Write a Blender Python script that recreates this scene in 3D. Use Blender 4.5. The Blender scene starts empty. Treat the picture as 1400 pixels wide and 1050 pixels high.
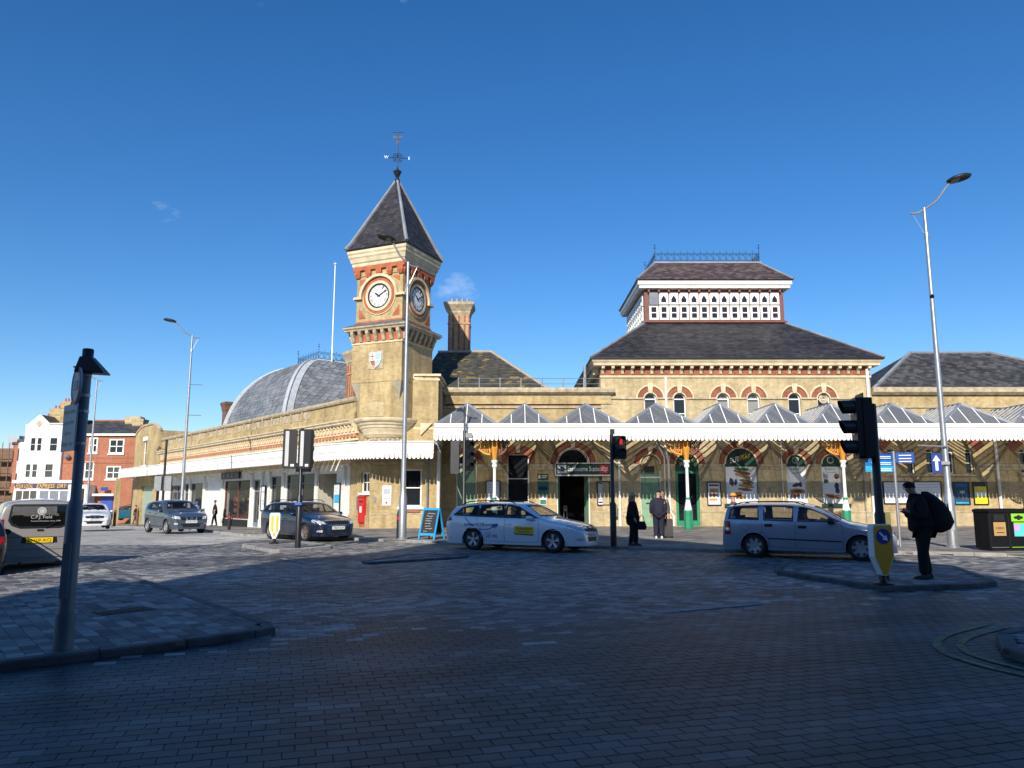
import bpy, bmesh, math, random
import numpy as np
from mathutils import Vector, Matrix
R = math.radians
random.seed(7)
sc = bpy.context.scene
col = sc.collection
# ------------------------------------------------------------------ camera
EYE = 1.6; FPX = 1030.0; PITCH = R(8.56)
cam_d = bpy.data.cameras.new('camera'); cam = bpy.data.objects.new('camera', cam_d); col.objects.link(cam)
cam.location = (0, 0, EYE); cam.rotation_euler = (R(90) + PITCH, 0, 0)
cam_d.sensor_width = 36.0; cam_d.lens = 36.0 * FPX / 1400.0
cam_d.clip_start = 0.05; cam_d.clip_end = 3000
sc.camera = cam
# ------------------------------------------------------------------ sky and sun
SUN_AZ = R(13.0); SUN_EL = R(30.0)          # sun behind the camera, a little to the left
w = bpy.data.worlds.new('World'); sc.world = w; w.use_nodes = True
nt = w.node_tree; bg = nt.nodes['Background']
sky = nt.nodes.new('ShaderNodeTexSky'); sky.sky_type = 'NISHITA'; sky.sun_disc = False
sky.sun_elevation = SUN_EL; sky.sun_rotation = math.pi + SUN_AZ
sky.altitude = 0; sky.air_density = 1.0; sky.dust_density = 0.25; sky.ozone_density = 4.5
# a few thin wisps of cloud, spread evenly over the sky
tc = nt.nodes.new('ShaderNodeTexCoord'); mp = nt.nodes.new('ShaderNodeMapping'); mp.inputs['Scale'].default_value = (1.0, 1.0, 2.0); mp.inputs['Location'].default_value = (3.1, 1.7, .4)
ns = nt.nodes.new('ShaderNodeTexNoise'); ns.inputs['Scale'].default_value = 7.0; ns.inputs['Detail'].default_value = 6; ns.inputs['Roughness'].default_value = .55
cr = nt.nodes.new('ShaderNodeValToRGB'); cr.color_ramp.elements[0].position = .68; cr.color_ramp.elements[1].position = .88
cr.color_ramp.elements[0].color = (0, 0, 0, 1); cr.color_ramp.elements[1].color = (.45, .45, .45, 1)
mx = nt.nodes.new('ShaderNodeMix'); mx.data_type = 'RGBA'; mx.inputs[7].default_value = (9, 9.5, 10.5, 1)
nt.links.new(tc.outputs['Generated'], mp.inputs[0]); nt.links.new(mp.outputs[0], ns.inputs['Vector']); nt.links.new(ns.outputs[0], cr.inputs[0])
hs = nt.nodes.new('ShaderNodeHueSaturation'); hs.inputs['Saturation'].default_value = 1.25; hs.inputs['Hue'].default_value = .5045; nt.links.new(sky.outputs[0], hs.inputs['Color'])
nt.links.new(cr.outputs[0], mx.inputs[0]); nt.links.new(hs.outputs[0], mx.inputs[6]); nt.links.new(mx.outputs[2], bg.inputs['Color'])
bg.inputs['Strength'].default_value = 0.115
sd = bpy.data.lights.new('sun', 'SUN'); sd.energy = 5.0; sd.angle = R(.5); sd.color = (1.0, .93, .82)
so = bpy.data.objects.new('sun', sd); col.objects.link(so)
sv = Vector((-math.sin(SUN_AZ) * math.cos(SUN_EL), -math.cos(SUN_AZ) * math.cos(SUN_EL), math.sin(SUN_EL)))
so.rotation_euler = sv.to_track_quat('Z', 'Y').to_euler(); so.location = (0, -40, 60)
vs = sc.view_settings; vs.view_transform = 'Standard'; vs.look = 'None'; vs.exposure = 0.32; vs.gamma = 1; vs.use_curve_mapping = False
# ------------------------------------------------------------------ layout helpers (metres, read off the photograph once)
CP, SP = math.cos(PITCH), math.sin(PITCH)
def ray(x, y):
    u = (x - 700) / FPX; v = (525 - y) / FPX
    return u, CP - v * SP, SP + v * CP
def G(x, y, z=0.0):                         # where a point of the ground at height z stands
    u, a, b = ray(x, y); k = (z - EYE) / b
    return u * k, a * k
def P(x, y, Y):                             # X and height of a point seen at depth Y
    u, a, b = ray(x, y); k = Y / a
    return u * k, EYE + b * k
WD = (.632, -.775)                          # the shop wing runs this way, towards the corner
def gz(x, y):                               # the street falls away gently along the shop wing
    t = (x + 7.08) * -.632 + (y - 38) * .775
    a = min(1, max(0, (-9.5 - x) / 2.5)); b = min(1, max(0, (36 - y) / 8)); dip = .2 * a * a * (3 - 2 * a) * b * b * (3 - 2 * b)
    return -.022 * (t if t > 3 else (0 if t < -3 else (t + 3) ** 2 / 12)) - dip
# ------------------------------------------------------------------ materials
MATS = {}; UVM = set()
def srgb(r, g, b):
    f = lambda c: (c / 255 / 12.92) if c <= 10 else ((c / 255 + .055) / 1.055) ** 2.4
    return (f(r), f(g), f(b))
class N:
    def __init__(s, name):
        s.m = bpy.data.materials.new(name); s.m.use_nodes = True; s.t = s.m.node_tree
        s.b = s.t.nodes['Principled BSDF']; MATS[name] = s.m
    def n(s, ty, **kw):
        x = s.t.nodes.new('ShaderNode' + ty)
        for k, v in kw.items():
            if k in x.inputs: x.inputs[k].default_value = v
            else: setattr(x, k, v)
        return x
    def l(s, a, b): s.t.links.new(a, b)
    def coord(s, kind='Object', scale=(1, 1, 1)):
        c = s.n('TexCoord'); mp = s.n('Mapping'); mp.inputs['Scale'].default_value = scale
        s.l(c.outputs[kind], mp.inputs[0]); return mp.outputs[0]
    def noise(s, vec, scale, detail=4, rough=.55):
        x = s.n('TexNoise'); x.inputs['Scale'].default_value = scale; x.inputs['Detail'].default_value = detail; x.inputs['Roughness'].default_value = rough
        s.l(vec, x.inputs['Vector']); return x.outputs[0]
    def ramp(s, fac, stops):
        x = s.n('ValToRGB'); e = x.color_ramp.elements
        while len(e) < len(stops): e.new(.5)
        for q, (p_, c) in zip(e, stops):
            q.position = p_; q.color = (*c, 1) if len(c) == 3 else c
        s.l(fac, x.inputs[0]); return x.outputs[0]
    def mix(s, fac, a, b, mode='MIX'):
        x = s.n('Mix', data_type='RGBA', blend_type=mode)
        for sock, v in ((x.inputs[0], fac), (x.inputs[6], a), (x.inputs[7], b)):
            if isinstance(v, (int, float)): sock.default_value = v
            elif isinstance(v, tuple): sock.default_value = (*v, 1)
            else: s.l(v, sock)
        return x.outputs[2]
    def bump(s, h, strength=.3, dist=.01):
        x = s.n('Bump'); x.inputs['Strength'].default_value = strength; x.inputs['Distance'].default_value = dist
        s.l(h, x.inputs['Height']); s.l(x.outputs[0], s.b.inputs['Normal'])
def k3(c, k): return tuple(min(1, v * k) for v in c)
def plain(name, c, rough=.6, metal=0.0, var=.18, scale=3.0, bump=0.0, coat=0.0, spec=None):
    m = N(name); v = m.coord('Object'); nz = m.noise(v, scale, 5)
    c_ = m.ramp(nz, [(.3, k3(c, 1 - var)), (.7, k3(c, 1 + var))])
    m.l(c_, m.b.inputs['Base Color']); m.b.inputs['Roughness'].default_value = rough; m.b.inputs['Metallic'].default_value = metal
    if coat: m.b.inputs['Coat Weight'].default_value = coat; m.b.inputs['Coat Roughness'].default_value = .05
    if spec is not None: m.b.inputs['Specular IOR Level'].default_value = spec
    if bump: m.bump(m.noise(v, scale * 8, 3), bump, .01)
    return m.m
def brickmat(name, c1, c2, mortar, bw=.225, bh=.075, ms=.010, grime=.45, offs=.5):
    m = N(name); UVM.add(name); uv = m.coord('UV')
    br = m.n('TexBrick'); br.offset = offs; br.inputs['Scale'].default_value = 1.0; br.inputs['Brick Width'].default_value = bw; br.inputs['Row Height'].default_value = bh
    br.inputs['Mortar Size'].default_value = ms; br.inputs['Mortar Smooth'].default_value = .2; br.inputs['Bias'].default_value = -.1
    br.inputs['Color1'].default_value = (*c1, 1); br.inputs['Color2'].default_value = (*c2, 1); br.inputs['Mortar'].default_value = (*mortar, 1)
    m.l(uv, br.inputs['Vector'])
    ob = m.coord('Object'); big = m.noise(ob, .55, 5, .6); small = m.noise(ob, 5, 4)
    st = m.coord('Object', (2.2, 2.2, .25)); streak = m.noise(st, 1.3, 5, .6)
    a = m.mix(.75, br.outputs[0], m.ramp(small, [(.3, (.72, .70, .66)), (.7, (1.12, 1.1, 1.08))]), 'MULTIPLY')
    a = m.mix(grime, a, m.ramp(big, [(.33, (.42, .38, .33)), (.60, (1.10, 1.08, 1.06))]), 'MULTIPLY')
    a = m.mix(grime * .8, a, m.ramp(streak, [(.34, (.50, .47, .43)), (.55, (1.05, 1.05, 1.05))]), 'MULTIPLY')
    m.l(a, m.b.inputs['Base Color']); m.b.inputs['Roughness'].default_value = .9
    m.bump(br.outputs[1], -.5, .008)
    return m.m
def glassmat(name, tint=(.02, .025, .03), alpha=.35, rough=.04):
    m = N(name); out = m.t.nodes['Material Output']
    m.b.inputs['Base Color'].default_value = (*tint, 1); m.b.inputs['Roughness'].default_value = rough
    tr = m.n('BsdfTransparent'); mx = m.n('MixShader'); mx.inputs[0].default_value = 1 - alpha
    m.l(tr.outputs[0], mx.inputs[1]); m.l(m.b.outputs[0], mx.inputs[2]); m.l(mx.outputs[0], out.inputs[0])
    # slight waviness of old panes
    m.bump(m.noise(m.coord('Object'), 1.7, 2), .12, .02)
    return m.m
def rndmat(name, stops, rough=.7, source='island', stain=None, bump=.25, bscale=40, spec=.4, tyre=False):
    m = N(name)
    if source == 'island': r = m.n('NewGeometry').outputs['Random Per Island']
    else: r = m.n('ObjectInfo').outputs['Random']
    a = m.ramp(r, stops); pos = m.n('NewGeometry').outputs['Position']
    if stain:
        mp = m.n('Mapping'); mp.vector_type = 'TEXTURE'; mp.inputs['Scale'].default_value = stain[1]; mp.inputs['Rotation'].default_value = (0, 0, stain[2]); m.l(pos, mp.inputs[0])
        nz = m.noise(mp.outputs[0], stain[0], 5, .6)
        lo, hi = (stain[4] if len(stain) > 4 else (.36, .60)); a = m.mix(stain[3], a, m.ramp(nz, [(lo, (.32, .32, .34)), (hi, (1.2, 1.19, 1.17))]), 'MULTIPLY')
    fine = m.noise(pos, bscale, 3)
    a = m.mix(.6, a, m.ramp(fine, [(.3, (.75, .75, .75)), (.7, (1.15, 1.15, 1.15))]), 'MULTIPLY')
    m.l(a, m.b.inputs['Base Color']); m.b.inputs['Roughness'].default_value = rough; m.b.inputs['Specular IOR Level'].default_value = spec
    m.bump(fine, bump, .004)
    return m.m
YB = brickmat('yellow_stock_brick', (.52, .40, .19), (.42, .31, .13), (.45, .38, .26), grime=.5)
YB2 = brickmat('cream_stock_brick', (.57, .465, .265), (.49, .385, .20), (.46, .40, .29), grime=.4)
RB = brickmat('red_brick', (.34, .085, .035), (.26, .06, .028), (.33, .22, .15))
RBH = brickmat('orange_red_house_brick', (.40, .125, .060), (.33, .095, .045), (.36, .22, .15), grime=.2)
MIXB = brickmat('orange_brown_brick', (.48, .33, .18), (.40, .25, .12), (.42, .32, .22))
RUB = brickmat('brown_brick', (.22, .10, .06), (.16, .08, .05), (.2, .16, .12))
STONE = plain('cream_stone', (.60, .50, .33), .85, var=.22, scale=2.2, bump=.3)
STONE2 = plain('weathered_stone', (.40, .33, .22), .9, var=.35, scale=3.5, bump=.4)
STONEG = plain('grey_cement', (.36, .31, .24), .9, var=.2, scale=2.5, bump=.3)
PEACH = plain('peach_painted_stone', (.66, .52, .33), .8, var=.15, scale=2.5)
TERRA = plain('terracotta_red', (.40, .11, .045), .85, var=.25, scale=3)
WHITE = plain('white_paint', (.80, .79, .75), .55, var=.06, scale=.8)
WHITE2 = plain('off_white_paint', (.70, .69, .64), .6, var=.12, scale=1.2)
RENDER = plain('white_render', (.78, .78, .78), .8, var=.05, scale=.7)
GREYP = plain('grey_painted_frame', (.16, .18, .21), .5, var=.15)
LEAD = plain('lead_sheet', (.20, .215, .235), .55, var=.25, scale=1.5)
LEADD = plain('dark_lead', (.10, .11, .13), .6, var=.3, scale=2)
BLACKM = plain('black_metal', (.012, .012, .014), .42, var=.2)
BLACKP = plain('black_plastic', (.008, .008, .009), .6, var=.2, spec=.15)
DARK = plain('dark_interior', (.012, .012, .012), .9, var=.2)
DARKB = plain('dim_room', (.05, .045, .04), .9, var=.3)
GALV = plain('galvanised_steel', (.42, .43, .44), .42, .75, var=.12, scale=6)
GREYMET = plain('dull_grey_metal', (.22, .23, .24), .5, .4, var=.15, scale=5)
GREENP = plain('sage_green_paint', (.20, .33, .21), .5, var=.1)
GREEND = plain('dark_green_paint', (.01, .045, .03), .4, var=.1)
GREENC = plain('bright_green_paint', (.02, .23, .11), .45, var=.1)
ORANGE = plain('orange_paint', (.62, .26, .025), .5, var=.1)
BROWN = plain('brown_painted_timber', (.16, .055, .04), .6, var=.2)
REDP = plain('red_paint', (.55, .018, .014), .35, var=.08)
YELP = plain('yellow_paint', (.75, .48, .02), .45, var=.05)
AMBER = plain('amber_yellow_plastic', (.72, .36, .02), .5, var=.04)
BLUEP = plain('sign_blue', (.008, .045, .28), .4, var=.05)
CYANP = plain('cyan_paint', (.02, .28, .55), .45, var=.08)
NAVY = plain('navy_fabric', (.012, .012, .028), .9, var=.25, scale=8)
BLACKF = plain('black_fabric', (.008, .008, .009), .95, var=.3, scale=8)
SKIN = plain('skin', (.42, .22, .15), .55, var=.08, scale=6)
GL_D = glassmat('dark_window_glass', (.015, .018, .022), .25)
GL_L = glassmat('light_window_glass', (.05, .055, .06), .55)
GL_CAR = glassmat('car_glass', (.010, .013, .016), .55, .02)
GL_ROOF = glassmat('dusty_roof_glass', (.12, .13, .145), .13, .25); GL_ROOFC = glassmat('clear_roof_glass', (.09, .10, .11), .80, .1)
SLATE = rndmat('purple_slate', [(0, (.020, .019, .022)), (.5, (.034, .032, .037)), (1, (.054, .050, .056))], .55, stain=(.5, (1, 1, 1), 0, .4))
SLATEG = rndmat('grey_slate', [(0, (.030, .031, .033)), (.5, (.055, .056, .058)), (1, (.10, .10, .10))], .6, stain=(.5, (1, 1, 1), 0, .4))
SLATEY = rndmat('lichened_slate', [(0, (.035, .034, .03)), (.75, (.07, .066, .055)), (.88, (.085, .078, .05)), (.94, (.17, .125, .035)), (1, (.30, .20, .03))], .8)
ZINC = rndmat('zinc_scales', [(0, (.15, .165, .18)), (.5, (.20, .215, .23)), (1, (.26, .275, .29))], .5, stain=(.4, (1, 1, 1), 0, .3))
RTILE = plain('red_ridge_tile', (.33, .10, .05), .8, var=.2)
# ------------------------------------------------------------------ mesh builder
class F:                                    # a wall frame: u along the wall, w outwards, z up
    def __init__(s, o=(0, 0, 0), a=0.0):
        s.o = Vector(o if len(o) == 3 else (*o, 0)); s.a = a
        s.u = Vector((math.cos(a), math.sin(a), 0)); s.n = Vector((math.sin(a), -math.cos(a), 0))
    def p(s, u, w, z): return s.o + s.u * u + s.n * w + Vector((0, 0, z))
    def at(s, u=0, w=0, z=0, da=0): return F(s.p(u, w, z), s.a + da)
W0 = F((0, 0, 0), 0)
W0.n = Vector((0, 1, 0))                    # plain world frame
class MB:
    def __init__(s, fr=None): s.v = []; s.f = []; s.fr = fr or W0
    def pt(s, q): s.v.append(tuple(s.fr.p(*q))); return len(s.v) - 1
    def face(s, pts): s.f.append([s.pt(q) for q in pts])
    def box(s, u0, u1, w0, w1, z0, z1):
        i = [s.pt(q) for q in ((u0, w0, z0), (u1, w0, z0), (u1, w1, z0), (u0, w1, z0), (u0, w0, z1), (u1, w0, z1), (u1, w1, z1), (u0, w1, z1))]
        for q in ((0, 3, 2, 1), (4, 5, 6, 7), (0, 1, 5, 4), (1, 2, 6, 5), (2, 3, 7, 6), (3, 0, 4, 7)): s.f.append([i[k] for k in q])
        return s
    def loft(s, rings, closed=True, caps=True):
        idx = [[s.pt(q) for q in r] for r in rings]; n = len(idx[0])
        for a, b in zip(idx, idx[1:]):
            for k in range(n if closed else n - 1):
                s.f.append([a[k], a[(k + 1) % n], b[(k + 1) % n], b[k]])
        if caps: s.f.append(idx[0][::-1]); s.f.append(idx[-1])
        return s
    def prism(s, poly, w0, w1):             # polygon in (u,z), extruded from w0 to w1
        return s.loft([[(u, w0, z) for u, z in poly], [(u, w1, z) for u, z in poly]])
    def plan(s, poly, z0, z1):              # polygon in (u,w), extruded in z
        return s.loft([[(u, w, z0) for u, w in poly], [(u, w, z1) for u, w in poly]])
    def frustum(s, u0, u1, w0, w1, z0, U0, U1, W0_, W1, z1):
        return s.loft([[(u0, w0, z0), (u1, w0, z0), (u1, w1, z0), (u0, w1, z0)], [(U0, W0_, z1), (U1, W0_, z1), (U1, W1, z1), (U0, W1, z1)]])
    def lathe(s, c, prof, n=16, a0=0, a1=2 * math.pi):
        full = abs(a1 - a0 - 2 * math.pi) < 1e-6; m = n if full else n + 1
        rings = [[(c[0] + r * math.cos(a0 + (a1 - a0) * k / n), c[1] + r * math.sin(a0 + (a1 - a0) * k / n), z) for k in range(m)] for r, z in prof]
        return s.loft(rings, closed=full, caps=full)
    def cyl(s, a, b, r0, r1=None, n=10):
        r1 = r0 if r1 is None else r1
        a = s.fr.p(*a); b = s.fr.p(*b); d = (b - a).normalized(); x = d.orthogonal().normalized(); y = d.cross(x)
        A = []; B = []
        for k in range(n):
            t = 2 * math.pi * k / n; e = x * math.cos(t) + y * math.sin(t)
            s.v.append(tuple(a + e * r0)); A.append(len(s.v) - 1)
            s.v.append(tuple(b + e * r1)); B.append(len(s.v) - 1)
        for k in range(n): s.f.append([A[k], A[(k + 1) % n], B[(k + 1) % n], B[k]])
        s.f.append(A[::-1]); s.f.append(B); return s
    def tube(s, pts, r, n=8):
        pts = [s.fr.p(*q) for q in pts]; rr = r if isinstance(r, (list, tuple)) else [r] * len(pts); rings = []; x = None
        for i, q in enumerate(pts):
            d = (pts[min(i + 1, len(pts) - 1)] - pts[max(i - 1, 0)]).normalized()
            x = d.orthogonal().normalized() if x is None else (x - d * x.dot(d)).normalized()
            y = d.cross(x); ring = []
            for k in range(n):
                t = 2 * math.pi * k / n; s.v.append(tuple(q + (x * math.cos(t) + y * math.sin(t)) * rr[i])); ring.append(len(s.v) - 1)
            rings.append(ring)
        for a, b in zip(rings, rings[1:]):
            for k in range(n): s.f.append([a[k], a[(k + 1) % n], b[(k + 1) % n], b[k]])
        s.f.append(rings[0][::-1]); s.f.append(rings[-1]); return s
    def arc_band(s, cu, cz, r0, r1, w0, w1, a0=0, a1=math.pi, n=14):   # a curved band of brick or stone in the wall plane
        rings = []
        for k in range(n + 1):
            t = a0 + (a1 - a0) * k / n; c, q = math.cos(t), math.sin(t)
            rings.append([(cu + r0 * c, w0, cz + r0 * q), (cu + r1 * c, w0, cz + r1 * q), (cu + r1 * c, w1, cz + r1 * q), (cu + r0 * c, w1, cz + r0 * q)])
        return s.loft(rings, caps=abs(a1 - a0) < 6.2)
    def disc(s, cu, cz, r, w0, w1, n=24):
        return s.prism([(cu + r * math.cos(2 * math.pi * k / n), cz + r * math.sin(2 * math.pi * k / n)) for k in range(n)], w0, w1)
    def build(s, name, mat, parent=None, smooth=False, fix=True, mod=None):
        me = bpy.data.meshes.new(name); me.from_pydata(s.v, [], s.f)
        if fix:
            bm = bmesh.new(); bm.from_mesh(me); bmesh.ops.recalc_face_normals(bm, faces=bm.faces); bm.to_mesh(me); bm.free()
        m = mat if not isinstance(mat, str) else MATS[mat]
        me.materials.append(m)
        if m.name in UVM: autouv(me)
        if smooth:
            me.polygons.foreach_set('use_smooth', [True] * len(me.polygons)); me.set_sharp_from_angle(angle=R(40 if smooth is True else smooth))
        o = bpy.data.objects.new(name, me); col.objects.link(o)
        if parent is not None: o.parent = parent; o.matrix_parent_inverse = parent_inv(parent)
        return o
def parent_inv(p):
    if p.parent is not None: return Matrix.Identity(4)
    return (Matrix.Translation(p.location) @ p.rotation_euler.to_matrix().to_4x4()).inverted()
def autouv(me):
    uv = me.uv_layers.new(name='UVMap'); d = uv.data; vs_ = me.vertices
    for p in me.polygons:
        n = p.normal
        if abs(n.z) > .98: a = Vector((1, 0, 0)); b = Vector((0, 1, 0))
        else: a = Vector((-n.y, n.x, 0)).normalized(); b = n.cross(a); b = b if b.z > 0 else -b
        for li in p.loop_indices:
            q = vs_[me.loops[li].vertex_index].co; d[li].uv = (q.dot(a), q.dot(b))
def thing(name, label, cat, loc=(0, 0, 0), rz=0.0, group=None):
    o = bpy.data.objects.new(name, None); o.empty_display_size = .3; col.objects.link(o)
    o.location = loc; o.rotation_euler = (0, 0, rz); o['label'] = label; o['category'] = cat
    if group: o['group'] = group
    return o
def tag(o, label, cat, group=None):
    o['label'] = label; o['category'] = cat
    if group: o['group'] = group
    return o
def struct(o): o['kind'] = 'structure'; return o
def box_part(name, mat, parent, fr, *b): return MB(fr).box(*b).build(name, mat, parent)
_txt = {}
def text(name, s, fr, u, w, z, h, mat, parent, width=None, align='CENTER', depth=.006, shear=0.0, tilt=0.0):
    """lettering standing w in front of a wall frame; h is the height of a capital"""
    key = (s, shear)
    if key not in _txt:
        c = bpy.data.curves.new('lettering', 'FONT'); c.body = s; c.size = 1.0; c.extrude = 0; c.shear = shear; c.resolution_u = 3
        o = bpy.data.objects.new('lettering', c)
        me = o.to_mesh(); vs_ = [tuple(q.co) for q in me.vertices]; fs = [list(q.vertices) for q in me.polygons]; o.to_mesh_clear()
        bpy.data.objects.remove(o); bpy.data.curves.remove(c); _txt[key] = (vs_, fs)
    vs_, fs = _txt[key]
    if not vs_: return None
    xs = [q[0] for q in vs_]; x0, x1 = min(xs), max(xs); k = h / .69; kx = k if width is None else width / (x1 - x0)
    off = {'CENTER': -(x0 + x1) / 2, 'LEFT': -x0}[align]; ct, st_ = math.cos(tilt), math.sin(tilt)
    mb = MB(fr)
    for q in vs_:
        a = (q[0] + off) * kx; b = q[1] * k; mb.pt((u + a * ct - b * st_, w, z + a * st_ + b * ct))
    mb.f = [list(q) for q in fs]
    o = mb.build(name, mat, parent, fix=False)
    return o
def wall(mb, u0, u1, z0, z1, holes, depth=.25, w=0.0):
    """front skin of a wall with rectangular or round-headed openings and their reveals; holes: (u0,u1,z0,z1,arch)"""
    us = sorted({u0, u1, *[h[0] for h in holes], *[h[1] for h in holes]}); zs = sorted({z0, z1, *[h[2] for h in holes], *[h[3] for h in holes]})
    for a, b in zip(us, us[1:]):
        for c, d in zip(zs, zs[1:]):
            mu, mz = (a + b) / 2, (c + d) / 2
            if any(h[0] < mu < h[1] and h[2] < mz < h[3] for h in holes): continue
            mb.face([(a, w, c), (b, w, c), (b, w, d), (a, w, d)])
    for h in holes:
        a, b, c, d, arch = h; top = []
        if arch:
            cu, hw = (a + b) / 2, (b - a) / 2; rise = arch if arch is not True else hw; n = 12
            for k in range(n + 1):
                t = math.pi * (1 - k / n); top.append((cu + hw * math.cos(t), d - rise + rise * math.sin(t)))
            for p, q in zip(top, top[1:]): mb.face([(p[0], w, p[1]), (q[0], w, q[1]), (q[0], w, d), (p[0], w, d)])
        else: top = [(a, d), (b, d)]
        loop = [(a, c)] + top + [(b, c)] if (arch or True) else top
        for p, q in zip(loop, loop[1:] + loop[:1]):
            if p == q: continue
            mb.face([(p[0], w, p[1]), (q[0], w, q[1]), (q[0], w - depth, q[1]), (p[0], w - depth, p[1])])
    return mb
def arch_poly(a, b, c, d, rise, n=12):
    cu, hw = (a + b) / 2, (b - a) / 2
    return [(a, c), (b, c)] + [(cu + hw * math.cos(math.pi * k / n), d - rise + rise * math.sin(math.pi * k / n)) for k in range(n + 1)]
def window(fr, a, b, c, d, parent, arch=0, w=-.14, fmat=WHITE, gmat=GL_D, bars=(1, 2), ft=.07, name='window', back=True, blind=None):
    """a sash window: frame mesh with pane children behind it"""
    rise = (b - a) / 2 if arch is True else (arch or 0); mb = MB(fr); nx, nz = bars
    if rise:
        cu, hw = (a + b) / 2, (b - a) / 2
        n = 12; o_ = [(cu + hw * math.cos(math.pi * k / n), d - rise + rise * math.sin(math.pi * k / n)) for k in range(n + 1)]
        i_ = [(cu + (hw - ft) * math.cos(math.pi * k / n), d - rise + (rise - ft) * math.sin(math.pi * k / n)) for k in range(n + 1)]
        mb.loft([[(p[0], w - .05, p[1]), (q[0], w - .05, q[1]), (q[0], w + .02, q[1]), (p[0], w + .02, p[1])] for p, q in zip(o_, i_)])
        ztop = d - rise
        mb.box(a + ft, b - ft, w - .05, w + .015, ztop - ft / 2, ztop + ft / 2)
    else:
        ztop = d; mb.box(a + ft, b - ft, w - .05, w + .015, d - ft, d)
    mb.box(a, a + ft, w - .05, w + .02, c, ztop); mb.box(b - ft, b, w - .05, w + .02, c, ztop); mb.box(a + ft, b - ft, w - .05, w + .03, c, c + ft)
    for k in range(1, nx): u = a + (b - a) * k / nx; mb.box(u - ft * .35, u + ft * .35, w - .045, w + .01, c + ft, ztop - (ft if not rise else ft / 2))
    for k in range(1, nz): z = c + (ztop - c) * k / nz; mb.box(a + ft, b - ft, w - .047, w + .012, z - ft * .35, z + ft * .35)
    o = mb.build(name, fmat, parent)
    if parent is not None:
        for j in range(nz):
            z0 = c + (ztop - c) * j / nz; z1 = c + (ztop - c) * (j + 1) / nz
            for i in range(nx):
                u0 = a + (b - a) * i / nx; u1 = a + (b - a) * (i + 1) / nx
                m2 = MB(fr); m2.face([(u0 + .02, w - .03, z0 + .02), (u1 - .02, w - .03, z0 + .02), (u1 - .02, w - .03, z1 - .02), (u0 + .02, w - .03, z1 - .02)])
                m2.build('pane', gmat, o, fix=False)
        if rise:
            m2 = MB(fr); m2.face([(u, w - .03, z) for u, z in arch_poly(a + .02, b - .02, d - rise, d - .02, rise - .02)]); m2.build('pane', gmat, o, fix=False)
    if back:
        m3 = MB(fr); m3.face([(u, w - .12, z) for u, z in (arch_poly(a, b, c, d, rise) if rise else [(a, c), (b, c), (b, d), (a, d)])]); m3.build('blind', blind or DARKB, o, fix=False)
    return o
def slates(p00, p10, p11, p01, row=.22, wid=.3, lift=.014, jag=.02, mb=None, scallop=False):
    """courses of overlapping slates on a sloping quad: bottom-left, bottom-right, top-right, top-left"""
    mb = mb or MB(); p00, p10, p11, p01 = [Vector(q) for q in (p00, p10, p11, p01)]
    up = ((p01 + p11) / 2 - (p00 + p10) / 2); n = max(2, int(round(up.length / row)))
    ax = (p10 - p00).normalized(); nor = ax.cross(up).normalized()
    if nor.z < 0: nor = -nor
    L0 = p00.dot(ax)
    for j in range(n):
        t0, t1 = j / n, min(1, (j + 1.15) / n)
        a, b = p00.lerp(p01, t0), p10.lerp(p11, t0); c, d = p00.lerp(p01, t1), p10.lerp(p11, t1)
        A, B, C, D = [q.dot(ax) - L0 for q in (a, b, c, d)]
        base0 = a - ax * A; base1 = c - ax * C
        x = math.floor(A / wid) * wid - (wid / 2 if j % 2 else 0)
        while x < B:
            x0, x1 = max(x, A) + .004, min(x + wid, B) - .004; y0, y1 = min(max(x + .004, C), D), min(max(x + wid - .004, C), D)
            x += wid
            if x1 - x0 < .02 and y1 - y0 < .02: continue
            e = nor * (lift * random.uniform(.7, 1.4)); sl = (base1 - base0).normalized() * random.uniform(-jag, jag) * .5
            q = [base0 + ax * x0 + e + sl, base0 + ax * x1 + e + sl, base1 + ax * y1 + nor * .002, base1 + ax * y0 + nor * .002]
            i = len(mb.v)
            if scallop and x1 - x0 > wid * .6:
                dn = -(base1 - base0).normalized(); m = base0 + ax * ((x0 + x1) / 2) + e + dn * row * .45
                mb.v += [tuple(k) for k in (q[0], m, q[1], q[2], q[3])]; mb.f.append([i, i + 1, i + 2, i + 3, i + 4])
                mb.v += [tuple(q[0] - e), tuple(m - e), tuple(q[1] - e)]; mb.f += [[i, i + 5, i + 6, i + 1], [i + 1, i + 6, i + 7, i + 2]]
            else:
                mb.v += [tuple(k) for k in q]; mb.f.append([i, i + 1, i + 2, i + 3])
                mb.v += [tuple(q[0] - e), tuple(q[1] - e)]; mb.f.append([i, i + 4, i + 5, i + 1])
    return mb
def slate_part(quads, mat, parent, name='slating', **kw):
    mb = MB()
    for q in quads: slates(*q, mb=mb, **kw)
    o = mb.build(name, mat, parent, fix=False); o['kind'] = 'stuff'; return o
# ------------------------------------------------------------------ ground, road, pavements
mg = MB(); 
mg.face([(-1500, -600, -2.6), (1500, -600, -2.6), (1500, 2500, -2.6), (-1500, 2500, -2.6)])
ASPH = plain('asphalt', (.06, .06, .062), .9, var=.3, scale=.6, bump=.3)
struct(mg.build('ground', ASPH))
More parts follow.
